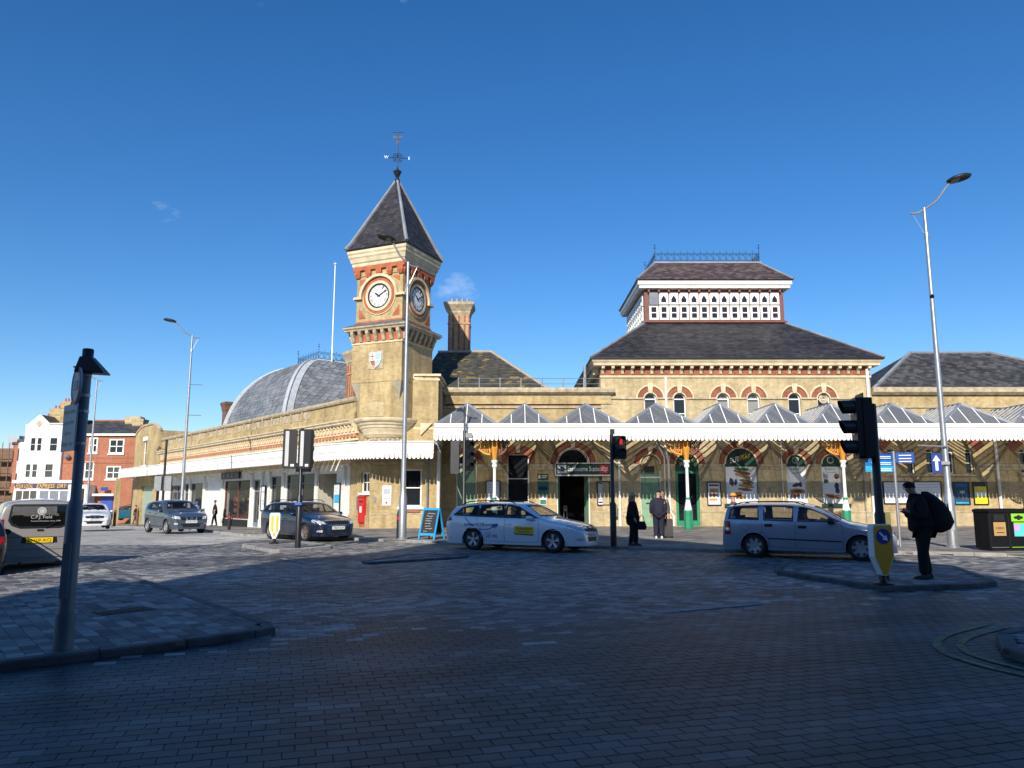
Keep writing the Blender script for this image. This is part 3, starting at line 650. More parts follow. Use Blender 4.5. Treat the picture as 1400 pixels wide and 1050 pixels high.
mb.prism([(-.28, 21.1), (.05, 21.12), (.30, 21.25), (.1, 21.3), (-.05, 21.2), (-.28, 21.3)], -.01, .01); mb.cyl((-.3, 0, 21.45), (.3, 0, 21.5), .012, n=5)
mb.prism([(-.03, 20.75), (.08, 20.95), (-.03, 21.05), (-.12, 20.9)], -.01, .01).build('vane_arm', BLACKM, vane)
for q, L_ in ((-.62, 'W'), (.62, 'E')): text('compass_letter', L_, vf, q, .012, 19.93, .16, WHITE, vane)
# ------------------------------------------------------------------ entrance range: office wing, entrance hall, side wing
FY = 40.6; FW = F((0, FY), 0)
def pb(x0, x1, y0, y1, Y=FY): return P(x0, (y0 + y1) / 2, Y)[0], P(x1, (y0 + y1) / 2, Y)[0], P((x0 + x1) / 2, y1, Y)[1], P((x0 + x1) / 2, y0, Y)[1]
office = thing('office_wing', 'low yellow brick station wing between the clock tower and the lantern-roofed hall', 'building', (.7, FY, 0))
hall = thing('entrance_hall', 'yellow brick station hall with tall lantern roof and arched red brick windows', 'building', (12.2, FY, 0))
side = thing('side_wing', 'yellow brick station wing with narrow windows right of the lantern-roofed hall', 'building', (26, FY, 0))
HX0, HX1 = 4.82, 19.5                       # the hall runs between these
def ring(fr, par, cu, zs, r, outer=.62, w=.0, key=True, n=18):
    MB(fr).arc_band(cu, zs, r + .03, r + .34, w + .002, w + .035, 0, math.pi, n).build('red_brick_arch', RB, par)
    MB(fr).arc_band(cu, zs, r + .345, r + .43, w + .002, w + .085, 0, math.pi, n).build('hood_mould', STONE2, par)
    MB(fr).arc_band(cu, zs, r - .045, r + .025, w - .12, w + .05, 0, math.pi, n).build('arch_bead', STONE, par)
    if key: MB(fr).prism([(cu - .09, zs + r - .02), (cu + .09, zs + r - .02), (cu + .15, zs + r + .46), (cu - .15, zs + r + .46)], w + .003, w + .14).build('keystone', STONE, par)
ZS = 3.36                                   # springing of the arches
AR = {}
# (left, right, springing, foot) of each round-headed opening
for nm, x0, x1, foot in (('door1', -2.98, -1.88, .1), ('entr', 2.39, 4.15, .1), ('blind', 6.85, 7.95, .1), ('sdoor', 8.73, 9.98, .1), ('swin', 11.39, 13.15, 1.25), ('w1', 14.68, 15.74, 1.25), ('w2', 16.56, 17.62, 1.25)):
    AR[nm] = (x0, x1, foot, ZS + (x1 - x0) / 2, True)
mb = MB(FW); wall(mb, -3.75, HX0, -.1, 7.1, [AR['door1'], AR['entr'], (-.27, .92, 1.3, 4.1, .22)], .3); mb.face([(-3.75, 0, 7.1), (HX0, 0, 7.1), (HX0, -1.6, 7.1), (-3.75, -1.6, 7.1)]); mb.build('wall', YB, office)
mb = MB(FW); HP = .06
wall(mb, HX0, HX1, -.1, 8.3, [AR['blind'], AR['sdoor'], AR['swin'], AR['w1'], AR['w2']] + [], .3, w=HP) if False else None
UW = [pb(x - 8.5, x + 8.5, 535, 575) for x in (889, 929, 988.5, 1030, 1086, 1126)]
UW = [(a, b, 5.3, 7.0 + (b - a) / 2 - .12, True) for a, b, c, d in UW]
wall(mb, HX0, HX1, -.1, 8.3, [AR['blind'], AR['sdoor'], AR['swin'], AR['w1'], AR['w2']] + UW, .3, w=HP)
for u in (HX0, HX1): mb.face([(u, HP, -.1), (u, -14, -.1), (u, -14, 8.3), (u, HP, 8.3)])
mb.build('wall', YB2, hall)
mb = MB(FW); SWN = [(P(x - 5.2, 630, FY)[0], P(x + 5.2, 630, FY)[0], 2.86, 4.2, .2) for x in (1218.5, 1245, 1272, 1299, 1325.5)]
SWN += [(P(x - 5.2, 630, FY)[0], P(x + 5.2, 630, FY)[0], 2.86, 4.2, .2) for x in (1400, 1427, 1454)]
wall(mb, HX1, 34, -.1, 7.1, SWN, .3); mb.face([(34, 0, -.1), (34, -12, -.1), (34, -12, 7.1), (34, 0, 7.1)]); mb.build('wall', YB, side)
# dark rooms behind the openings, so that doorways are deep
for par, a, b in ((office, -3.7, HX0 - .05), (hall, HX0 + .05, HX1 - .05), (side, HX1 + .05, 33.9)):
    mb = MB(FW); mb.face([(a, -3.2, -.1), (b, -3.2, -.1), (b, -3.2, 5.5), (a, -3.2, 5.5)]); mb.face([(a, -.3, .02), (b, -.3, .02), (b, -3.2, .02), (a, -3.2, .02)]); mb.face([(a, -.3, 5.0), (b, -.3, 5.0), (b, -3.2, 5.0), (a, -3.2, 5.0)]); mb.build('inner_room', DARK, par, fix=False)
# arches
for nm, par, w_ in (('door1', office, 0), ('entr', office, 0), ('blind', hall, HP), ('sdoor', hall, HP), ('swin', hall, HP), ('w1', hall, HP), ('w2', hall, HP)):
    a, b, c, d, _ = AR[nm]; ring(FW, par, (a + b) / 2, ZS, (b - a) / 2, w=w_, key=(nm != 'sdoor'))
a, b = -.27, .92
MB(FW).arc_band(.325, 2.95, .98, 1.42, .002, .035, R(52), R(128), 12).build('red_brick_arch', RB, office)
for s in (-1, 1): MB(FW).box(.325 + s * .74 - .16, .325 + s * .74 + .16, .002, .03, 3.4, 4.0).build('red_brick_jamb', RB, office)
MB(FW).prism([(.24, 3.98), (.41, 3.98), (.47, 4.5), (.18, 4.5)], .003, .14).build('keystone', STONE, office)
window(FW, -.27, .92, 1.3, 4.1, office, arch=.22, w=-.16, fmat=WHITE2, gmat=GL_D, bars=(1, 2)); box_part('window_sill', STONE, office, FW, -.4, 1.05, .002, .12, 1.18, 1.3)
# side-wing windows with a wide red relieving arch
for h in SWN: window(FW, *h[:4], side, arch=.2, w=-.16, fmat=WHITE2, bars=(1, 2), ft=.05)
for u0, u1 in ((SWN[0][0] - .25, SWN[4][1] + .25), (SWN[5][0] - .25, SWN[7][1] + .25)):
    cu = (u0 + u1) / 2; hw = (u1 - u0) / 2; rr = hw / math.sin(R(50)); cz = 3.75 + .0 - rr * math.cos(R(50)) + .3
    MB(FW).arc_band(cu, cz, rr, rr + .55, .002, .03, R(40), R(140), 20).build('relieving_arch', RB, side); box_part('window_sill', STONE2, side, FW, u0 + .05, u1 - .05, .002, .10, 2.72, 2.84)
    for q in range(4): pass
# string course, plinth along the range
for par, a, b, w_ in ((office, -3.72, HX0 - .005, 0), (hall, HX0, HX1, HP), (side, HX1 + .005, 34, 0)):
    cuts = sorted([(h[0] - .02, h[1] + .02) for h in AR.values()] + [(-.45, 1.1), (SWN[0][0] - .1, SWN[4][1] + .1)]); x = a
    for c0, c1 in cuts + [(b, b)]:
        if c1 <= a or c0 >= b + .001: continue
        if c0 - x > .1: box_part('impost_band', STONE2, par, FW, x, min(c0, b), w_ + .002, w_ + .075, 3.22, 3.36); box_part('carved_band', STONE2, par, FW, x, min(c0, b), w_ + .002, w_ + .04, 3.06, 3.215)
        x = max(x, c1)
    doors = sorted([(AR[k][0] - .05, AR[k][1] + .05) for k in ('door1', 'entr', 'blind', 'sdoor')]); x = a
    for c0, c1 in doors + [(b, b)]:
        if c1 <= a or c0 >= b + .001: continue
        if c0 - x > .1:
            box_part('plinth', YB2, par, FW, x, min(c0, b), w_ + .002, w_ + .09, -.1, .80); box_part('plinth_cap', STONE2, par, FW, x, min(c0, b), w_ + .002, w_ + .11, .803, .88)
        x = max(x, c1)
# --- doors and fillings
def boards(fr, par, a, b, c, d, w, mat, n=2, rows=3, name='door'):
    o = box_part(name, mat, par, fr, a, b, w - .06, w, c, d)
    for i in range(n):
        for j in range(rows):
            u0 = a + (b - a) * (i + .12) / n; u1 = a + (b - a) * (i + .88) / n; z0 = c + (d - c) * (j + .1) / rows; z1 = c + (d - c) * (j + .9) / rows
            mb = MB(fr); mb.frustum(u0, u1, w + .001, w + .001, z0, u0, u1, w, w, z1) if False else mb.box(u0, u1, w + .001, w + .016, z0, z1); mb.build('panel', mat, o)
    return o
a, b, c, d, _ = AR['door1']; o = boards(FW, office, a + .06, b - .06, .1, ZS - .1, -.12, GREENP, 2, 3); MB(FW).box(a, b, -.2, -.06, ZS - .1, ZS + .04).build('transom', WHITE2, o)
m = MB(FW); m.face([(u, -.15, z) for u, z in arch_poly(a + .02, b - .02, ZS, d - .02, (b - a) / 2 - .02)]); m.build('pane', GL_D, o, fix=False)
for u in (a + .03, b - .03): MB(FW).box(u - .04, u + .04, -.2, -.05, .1, ZS - .1).build('jamb', WHITE2, o)
MB(FW).cyl((a + .62, -.1, 1.1), (a + .62, -.04, 1.1), .03).build('handle', BLACKM, o)
a, b, c, d, _ = AR['blind']; mb = MB(FW); mb.face([(u, HP - .14, z) for u, z in arch_poly(a + .01, b - .01, 3.05, d - .01, (b - a) / 2 - .01)]); mb.build('tympanum', YB, hall, fix=False)
MB(FW).arc_band((a + b) / 2, 3.62, .11, .17, HP - .13, HP - .06, 0, 2 * math.pi, 16).build('round_vent', STONE2, hall); MB(FW).arc_band((a + b) / 2, ZS, .36, .42, HP - .139, HP - .07, 0, math.pi, 14).build('inner_arch', STONE2, hall)
o = boards(FW, hall, a + .05, b - .05, .1, 2.62, HP - .14, GREENP, 2, 3); MB(FW).box(a + .03, b - .03, HP - .2, HP - .10, 2.62, 2.70).build('transom', WHITE, o); MB(FW).box(a + .05, b - .05, HP - .2, HP - .14, 2.703, 3.04).build('fanlight', GREENP, o); MB(FW).box((a + b) / 2 - .02, (a + b) / 2 + .02, HP - .139, HP - .115, .15, 2.6).build('meeting_stile', GREENP, o)
MB(FW).box(a + .3, a + .5, HP - .13, HP - .10, 1.25, 1.32).build('letter_plate', BLACKM, o)
MB(FW).box(a + .25, a + .75, HP - .09, HP + .08, 2.95, 3.25).build('lamp_housing', BLACKM, hall)
for u0, u1 in ((a, a + .04), (b - .04, b)): MB(FW).box(u0, u1, HP - .2, HP - .08, .1, 3.04).build('jamb', WHITE2, hall)
# entrance: fanlight above the sign, green door leaf standing open at the right
a, b, c, d, _ = AR['entr']
fan = MB(FW).arc_band((a + b) / 2, ZS, (b - a) / 2 - .1, (b - a) / 2 - .02, -.2, -.08, 0, math.pi, 16).build('fanlight', WHITE2, office)
m = MB(FW); m.face([(u, -.16, z) for u, z in arch_poly(a + .05, b - .05, ZS - .1, d - .05, (b - a) / 2 - .05)]); m.build('pane', GL_D, fan, fix=False)
MB(FW).box(a, b, -.22, -.06, ZS - .16, ZS - .02).build('transom', GREEND, office)
for s, u in ((1, b - .05), (-1, a + .05)):
    df = F(FW.p(u, -.08, 0), R(-78) if s > 0 else R(-104)); o = MB(df).box(0, -.75 if s > 0 else .75, -.03, .03, .12, ZS - .2) if False else MB(F(FW.p(u, -.1, 0), math.pi / 2 + s * R(10))).box(0, .8, -.03, .03, .12, ZS - .2).build('door_leaf', GREENP, office)
box_part('jamb', WHITE2, office, FW, b - .05, b, -.2, -.03, .1, ZS - .16); box_part('jamb', WHITE2, office, FW, a, a + .05, -.2, -.03, .1, ZS - .16)
# things glimpsed inside the entrance
it = thing('ticket_barrier', 'dim ticket barrier just inside the station entrance', 'barrier', (3.3, 42.9, 0)); MB().box(2.9, 3.02, 42.4, 43.6, .05, 1.05).box(2.85, 3.07, 42.4, 42.55, .05, 1.15).build('cabinet', GREYMET, it); MB().box(2.88, 3.04, 42.37, 42.40, .85, 1.0).build('reader', YELP, it)
# sandwich-shop door
a, b, c, d, _ = AR['sdoor']; dr = MB(FW).box(a + .02, a + .14, HP - .2, HP - .04, .1, ZS - .5).box(b - .14, b - .02, HP - .2, HP - .04, .1, ZS - .5).box(a + .14, b - .14, HP - .19, HP - .05, .1, .38).box(a + .02, b - .02, HP - .2, HP - .04, ZS - .5, ZS - .38).build('door', GREENC, hall)
m = MB(FW); m.face([(a + .14, HP - .12, .38), (b - .14, HP - .12, .38), (b - .14, HP - .12, ZS - .5), (a + .14, HP - .12, ZS - .5)]); m.build('pane', GL_D, dr, fix=False)
MB(FW).tube([(b - .35 + .14 * math.cos(t * .39 + 1.57), HP - .06, 1.35 + .33 * math.sin(t * .39 + 1.57)) for t in range(9)], .012, 5).build('pull_handle', GALV, dr)
def signhead(nm, w_=HP):
    a, b, c, d, _ = AR[nm]; return MB(FW).prism(arch_poly(a + .03, b - .03, ZS - .38 if nm == 'sdoor' else ZS - .12, d - .03, (b - a) / 2 - .03, 16), w_ - .14, w_ - .07).build('sign_board', GREEND, hall)
LET_Y = plain('yellow_letter', (.85, .55, .02), .5, var=.03); LET_W = plain('white_letter', (.82, .82, .80), .5, var=.03)
for nm, k in (('sdoor', .66), ('swin', 1.0)):
    o = signhead(nm); a, b, c, d, _ = AR[nm]; cu = (a + b) / 2; tl = R(16); z = ZS + .12 if nm == 'swin' else ZS - .05; W_ = .56 * k
    text('lettering', 'SUB', FW, cu - W_ * .52, HP - .062, z, .26 * k, LET_W, o, width=W_, tilt=tl, shear=.25)
    text('lettering', 'WAY', FW, cu - W_ * .52 + 1.09 * W_ * math.cos(tl), HP - .062, z + 1.09 * W_ * math.sin(tl), .26 * k, LET_Y, o, width=W_ * 1.1, tilt=tl, shear=.25)
for nm in ('w1', 'w2'):
    o = signhead(nm); a, b, c, d, _ = AR[nm]; MB(FW).arc_band((a + b) / 2, ZS + .22, .15, .175, HP - .07, HP - .06, 0, 2 * math.pi, 24).build('ring_emblem', LET_W, o)
FOOD = {}
for nm, c_ in (('bread', (.42, .22, .08)), ('meat', (.25, .09, .05)), ('salad', (.08, .20, .03)), ('purple', (.06, .03, .10)), ('orange', (.70, .25, .03)), ('cream', (.75, .68, .5))): FOOD[nm] = plain('print_' + nm, c_, .5, var=.3, scale=9)
PAPER = plain('poster_paper', (.74, .75, .76), .45, var=.03)
def poster_blobs(par, fr, w, items):
    for nm, u, z, ru, rz, t in items:
        n = 14; rr = random.Random(int(u * 100)); pts = []
        for k in range(n): q = 2 * math.pi * k / n; r = rr.uniform(.82, 1.1); x, y = ru * r * math.cos(q), rz * r * math.sin(q); pts.append((u + x * math.cos(t) - y * math.sin(t), z + x * math.sin(t) + y * math.cos(t)))
        MB(fr).prism(pts, w, w + .002).build('print', FOOD[nm], par)
for nm in ('swin', 'w1', 'w2'):
    a, b, c, d, _ = AR[nm]; o = MB(FW).box(a + .05, b - .05, HP - .16, HP - .11, 1.28, ZS - .125).build('poster', PAPER, hall); W_ = b - a; cu = (a + b) / 2
    for u0, u1 in ((a, a + .05), (b - .05, b)): MB(FW).box(u0, u1, HP - .2, HP - .05, 1.25, ZS - .12).build('jamb', WHITE2 if nm != 'swin' else GREYP, hall)
    rr = random.Random(len(nm) + ord(nm[-1]))
    if nm == 'swin': it_ = [('salad', cu + .1, 3.1, .42, .10, -.1), ('meat', cu + .05, 2.92, .5, .09, -.2), ('bread', cu + .12, 2.72, .48, .10, -.3), ('meat', cu + .3, 2.45, .42, .09, -.2), ('salad', cu + .32, 2.32, .36, .05, -.2), ('bread', cu + .25, 2.2, .45, .10, -.15), ('meat', cu + .2, 2.02, .4, .08, -.1), ('orange', cu - .22, 1.75, .26, .14, .3), ('orange', cu - .05, 1.62, .22, .12, -.3), ('purple', cu - .52, 2.42, .13, .22, .2), ('purple', cu - .3, 2.4, .08, .2, -.1), ('cream', cu + .5, 3.0, .12, .14, 0)]
    elif nm == 'w1': it_ = [('bread', cu, 2.0, .46, .07, .02), ('meat', cu + .05, 1.92, .44, .06, .02), ('bread', cu + .02, 1.84, .45, .06, .03), ('meat', cu - .18, 1.68, .16, .12, 0), ('meat', cu + .05, 1.70, .14, .1, 0), ('purple', cu - .02, 2.25, .2, .11, .2), ('purple', cu + .22, 2.28, .1, .14, 0)]
    else: it_ = [('salad', cu - .28, 2.45, .14, .12, 0), ('purple', cu + .28, 2.2, .13, .2, 0), ('meat', cu + .30, 2.72, .15, .14, 0), ('cream', cu + .26, 2.5, .15, .2, .2), ('purple', cu + .3, 1.95, .13, .14, 0), ('bread', cu, 1.72, .44, .06, -.12), ('meat', cu + .02, 1.64, .42, .05, -.12), ('orange', cu + .1, 1.56, .36, .06, -.12)]
    poster_blobs(o, FW, HP - .1095, it_)
    if nm == 'w1': text('lettering', '& all that', FW, cu, HP - .107, 2.86, .08, BLACKM, o, tilt=.1)
    if nm == 'w2': text('lettering', 'FUEL', FW, cu - .26, HP - .107, 2.66, .16, BLACKM, o, width=.3); text('lettering', 'your hunger', FW, cu + .08, HP - .107, 2.9, .07, BLACKM, o, tilt=.08)
    if nm != 'swin': text('lettering', 'SUBWAY', FW, cu, HP - .107, 3.04, .12, MATS['bright_green_paint'], o, width=.6, shear=.25)
a, b = AR['w2'][0], AR['w2'][1]; box_part('window_sill', GREEND, hall, FW, a - .1, b + .35, HP + .002, HP + .14, 1.1, 1.26); box_part('red_brick_panel', RB, hall, FW, a + .1, b + .1, HP + .09, HP + .115, .42, .78)
for nm in ('swin', 'w1'): a, b = AR[nm][0], AR[nm][1]; box_part('window_sill', GREEND, hall, FW, a - .1, b + .1, HP + .002, HP + .14, 1.1, 1.26)
# --- hall, upper floor
for i, h in enumerate(UW):
    a, b, c, d, _ = h; cu = (a + b) / 2; r = (b - a) / 2
    window(FW, a, b, c, d, hall, arch=True, w=HP - .14, bars=(1, 2), ft=.06, gmat=GL_D if i in (0, 1, 4, 5) else GL_L, blind=DARKB if i in (1, 4, 5) else WHITE2)
    zs = d - r; MB(FW).arc_band(cu, zs, r + .06, r + .36, HP + .002, HP + .03, 0, math.pi, 16).build('red_brick_arch', RB, hall)
    MB(FW).arc_band(cu, zs, r + .365, r + .45, HP + .002, HP + .09, 0, math.pi, 16).build('hood_mould', STONE, hall); MB(FW).prism([(cu - .10, zs + r - .02), (cu + .10, zs + r - .02), (cu + .15, zs + r + .5), (cu - .15, zs + r + .5)], HP + .003, HP + .13).build('keystone', STONE, hall)
    MB(FW).arc_band(cu, zs, r - .01, r + .055, HP - .1, HP + .04, 0, math.pi, 16).build('arch_bead', STONE, hall)
xs_ = [HX0] + [v for h in UW for v in (h[0] - .06, h[1] + .06)] + [HX1]
for x0, x1 in zip(xs_[::2], xs_[1::2]):
    if x1 - x0 > .08: box_part('impost_band', STONE2, hall, FW, x0, x1, HP + .002, HP + .075, 6.86, 6.96)
MB(FW).arc_band(P(1126, 545, FY)[0], 6.9, .08, .26, HP - .12, HP - .09, 0, 2 * math.pi, 16).build('extractor_fan', STONE2, hall)
box_part('string_course', STONE, hall, FW, HX0 - .04, HX1 + .04, HP + .002, HP + .07, 8.05, 8.16); box_part('frieze', RB, hall, FW, HX0, HX1, HP + .002, HP + .03, 8.163, 8.66)
n = 28
for i in range(n):
    u = HX0 + .12 + (HX1 - HX0 - .24) * i / (n - 1); MB(FW).loft([[(u - .07, HP, 8.25), (u + .07, HP, 8.25), (u + .07, HP + .08, 8.25), (u - .07, HP + .08, 8.25)], [(u - .07, HP, 8.45), (u + .07, HP, 8.45), (u + .07, HP + .18, 8.47), (u - .07, HP + .18, 8.47)], [(u - .08, HP, 8.5), (u + .08, HP, 8.5), (u + .08, HP + .34, 8.52), (u - .08, HP + .34, 8.52)], [(u - .08, HP, 8.66), (u + .08, HP, 8.66), (u + .08, HP + .36, 8.66), (u - .08, HP + .36, 8.66)]]).build('bracket', STONE, hall)
nside = 14
for i in range(nside):
    w_ = -.4 - i * .55; MB(FW).box(HX0 - .34, HX0, w_ - .16, w_, 8.3, 8.66).build('bracket', STONE, hall)
def hring(name, mat, prof, par=hall, x0=HX0, x1=HX1, back=-13.5):
    MB(FW).loft([[(x0 - h, HP + h, z), (x1 + h, HP + h, z), (x1 + h, back - h, z), (x0 - h, back - h, z)] for h, z in prof]).build(name, mat, par)
hring('cornice', STONE, [(.02, 8.663), (.40, 8.67), (.42, 8.80), (.48, 8.88), (.52, 8.96)]); hring('gutter', BLACKM, [(.53, 8.963), (.60, 9.0), (.60, 9.06), (.3, 9.08)])
LX0, LX1, LF, LB = 7.95, 16.32, -3.45, -10.2; ZL = 11.9
er = .58; rf_ = MB(FW).loft([[(HX0 - er, HP + er, 9.05), (HX1 + er, HP + er, 9.05), (HX1 + er, -13.5 - er, 9.05), (HX0 - er, -13.5 - er, 9.05)], [(LX0, LF, ZL), (LX1, LF, ZL), (LX1, LB, ZL), (LX0, LB, ZL)]]).build('roof', LEADD, hall)
p = FW.p; E0 = [p(HX0 - er, HP + er, 9.06), p(HX1 + er, HP + er, 9.06), p(HX1 + er, -13.5 - er, 9.06), p(HX0 - er, -13.5 - er, 9.06)]; L0 = [p(LX0, LF, ZL), p(LX1, LF, ZL), p(LX1, LB, ZL), p(LX0, LB, ZL)]
slate_part([(E0[i], E0[(i + 1) % 4], L0[(i + 1) % 4], L0[i]) for i in range(4)], SLATE, rf_, row=.2, wid=.3)
for i in range(4): MB().tube([E0[i] + Vector((0, 0, .03)), L0[i] + Vector((0, 0, .03))], .07, 6).build('hip_roll', LEAD, rf_)
# lantern
lan = MB(FW).box(LX0, LX1, LB, LF, ZL - .05, 14.0).build('lantern', BROWN, hall)
hb = lambda nm, mat, prof: MB(FW).loft([[(LX0 - h, LF + h, z), (LX1 + h, LF + h, z), (LX1 + h, LB - h, z), (LX0 - h, LB - h, z)] for h, z in prof]).build(nm, mat, lan)
hb('lantern_sill', BROWN, [(.08, 11.9), (.14, 11.95), (.10, 12.06)])
def light(fr, u0, u1, z0, z1, head):
    wn = MB(fr); wn.box(u0, u0 + .12, .02, .08, z0, z1).box(u1 - .12, u1, .02, .08, z0, z1).box(u0 + .12, u1 - .12, .02, .08, z0, z0 + .12)
    if head:
        cu = (u0 + u1) / 2; wn.prism([(u0 + .12, z1), (u1 - .12, z1), (u1 - .12, z1 - .38), (u1 - .2, z1 - .25), (cu, z1 - .14), (u0 + .2, z1 - .25), (u0 + .12, z1 - .38)], .02, .08)
    else: wn.box(u0 + .12, u1 - .12, .02, .08, z1 - .1, z1).box(u0 + .12, u1 - .12, .03, .07, (z0 + z1) / 2 - .03, (z0 + z1) / 2 + .03)
    o = wn.build('window', WHITE, lan); m = MB(fr); m.face([(u0 + .1, .03, z0 + .1), (u1 - .1, .03, z0 + .1), (u1 - .1, .03, z1 - .05), (u0 + .1, .03, z1 - .05)]); m.build('pane', GL_D, o, fix=False)
lf = F(FW.p(0, LF, 0), 0); n = 13; wd = (LX1 - LX0 - .5) / n
for i in range(n):
    u = LX0 + .25 + i * wd; light(lf, u + .03, u + wd - .03, 12.1, 12.98, False)
    if i: light(lf, u + .03, u + wd - .03, 13.05, 13.75, True)
MB(lf).box(LX0 + .28, LX0 + .28 + wd * .9, .02, .16, 13.0, 13.75).build('vent_louvre', GREYP, lan)
ll = F(FW.p(LX0, LB, 0), -math.pi / 2); n2 = 10; wd2 = (LF - LB - .5) / n2
ll = F(FW.p(LX0, LB, 0), R(-90))
for i in range(n2):
    u = .25 + i * wd2; light(ll, u + .03, u + wd2 - .03, 12.1, 12.98, False); light(ll, u + .03, u + wd2 - .03, 13.05, 13.75, True)
for i in range(14): u = LX0 + .25 + wd * i - .06; MB(lf).box(u, u + .12, .02, .22, 13.78, 13.98).build('rafter_foot', BROWN, lan)
hb('lantern_cornice', WHITE, [(.03, 13.98), (.32, 14.0), (.34, 14.14), (.42, 14.2), (.42, 14.42)]); hb('lantern_eaves', BLACKM, [(.44, 14.423), (.5, 14.46), (.4, 14.5)])
TX0, TX1, TFr, TBk, ZT = 9.0, 15.55, -5.1, -8.6, 16.15
lr = MB(FW).loft([[(LX0 - .48, LF + .48, 14.48), (LX1 + .48, LF + .48, 14.48), (LX1 + .48, LB - .48, 14.48), (LX0 - .48, LB - .48, 14.48)], [(TX0, TFr, ZT), (TX1, TFr, ZT), (TX1, TBk, ZT), (TX0, TBk, ZT)]]).build('lantern_roof', LEADD, hall)
E1 = [p(LX0 - .48, LF + .48, 14.49), p(LX1 + .48, LF + .48, 14.49), p(LX1 + .48, LB - .48, 14.49), p(LX0 - .48, LB - .48, 14.49)]; L1 = [p(TX0, TFr, ZT), p(TX1, TFr, ZT), p(TX1, TBk, ZT), p(TX0, TBk, ZT)]
slate_part([(E1[i], E1[(i + 1) % 4], L1[(i + 1) % 4], L1[i]) for i in range(4)], rndmat('plum_slate', [(0, (.045, .032, .035)), (.5, (.075, .052, .052)), (1, (.13, .10, .095))], .6), lr, row=.2, wid=.28)
for i in range(4): MB().tube([E1[i] + Vector((0, 0, .03)), L1[i] + Vector((0, 0, .03))], .08, 6).build('hip_roll', LEAD, lr)
MB(FW).box(TX0 - .1, TX1 + .1, TBk - .1, TFr + .1, ZT - .02, ZT + .1).build('ridge_platform', LEAD, lr)
IRON = plain('blue_black_iron', (.010, .020, .045), .5, var=.2)
def cresting(fr, u0, u1, z, h, par, step=.42, end=True):
    mb = MB(fr); n = max(2, int(round((u1 - u0) / step))); st = (u1 - u0) / n
    for zz in (z + .06, z + h * .62, z + h * .72): mb.cyl((u0, 0, zz), (u1, 0, zz), .014, n=5)
    for i in range(n + 1): u = u0 + i * st; mb.cyl((u, 0, z), (u, 0, z + h), .014, .006, n=5); mb.cyl((u - .05, 0, z + h * .86), (u + .05, 0, z + h * .86), .01, n=4)
    for i in range(n):
        u = u0 + (i + .5) * st; mb.tube([(u + st * .36 * math.cos(t * math.pi / 6), 0, z + h * .34 + h * .24 * math.sin(t * math.pi / 6)) for t in range(13)], .011, 4)
        mb.tube([(u + st * .5 * (t / 6 - .5) * 2 * .95, 0, z + h * .1 + h * .45 * (1 - (t / 3 - 1) ** 2)) for t in range(7)], .009, 4)
    if end:
        for u in (u0, u1): mb.cyl((u, 0, z), (u, 0, z + h * 1.45), .022, .012, n=6); mb.cyl((u - .11, 0, z + h * 1.2), (u + .11, 0, z + h * 1.2), .014, n=5); mb.lathe((u, 0), [(.01, z + h * 1.38), (.05, z + h * 1.43), (.01, z + h * 1.5)], 6)
    return mb.build('cresting', IRON, par)
zc_ = ZT + .1; cresting(F(FW.p(0, TFr, 0), 0), TX0, TX1, zc_, .75, lr); cresting(F(FW.p(0, TBk, 0), 0), TX0, TX1, zc_, .75, lr); cresting(F(FW.p(TX0, TBk, 0), R(-90)), 0, TFr - TBk, zc_, .75, lr); cresting(F(FW.p(TX1, TBk, 0), R(-90)), 0, TFr - TBk, zc_, .75, lr)
# downpipes
def pipe(fr, par, pts, r=.055, mat=WHITE2, name='downpipe'): return MB(fr).tube(pts, r, 8).build(name, mat, par, smooth=True)
pipe(FW, hall, [(8.35, HP + .1, 8.1), (8.35, HP + .1, 5.4)], .06, WHITE); pipe(FW, hall, [(19.3, HP + .12, 8.5), (19.3, HP + .12, 5.2)], .075, WHITE)
pipe(FW, hall, [(8.32, HP + .13, 4.9), (8.2, HP + .13, 4.3), (8.28, HP + .13, 3.9), (8.36, HP + .13, 3.6), (8.36, HP + .13, .9), (8.55, HP + .16, .6), (8.55, HP + .16, .1)], .065); pipe(FW, hall, [(7.7, HP + .12, 4.6), (8.0, HP + .12, 4.0), (8.14, HP + .12, 3.7), (8.14, HP + .12, .4)], .04)
pipe(FW, hall, [(5.72, HP + .12, 4.9), (5.72, HP + .12, .1)], .07); pipe(FW, hall, [(14.42, HP + .08, 4.8), (14.42, HP + .08, .9)], .03); pipe(FW, hall, [(18.75, HP + .08, 4.8), (18.75, HP + .08, .1)], .035, GREYMET); pipe(FW, hall, [(19.15, HP + .12, 4.9), (19.15, HP + .12, .1)], .07)
pipe(FW, side, [(25.95, .12, 4.9), (25.95, .12, .1)], .075); pipe(CB, tower, [(2.86, .12, 4.0), (2.86, .12, 1.0)], .045, GREYMET)
pipe(F((-3.66, 37.86), 0), tower, [(0, .05, 4.3), (0, .05, .1)], .085); MB(F((-3.66, 37.86), 0)).box(-.13, .13, -.08, .18, 3.95, 4.3).build('hopper_head', GREYMET, tower)
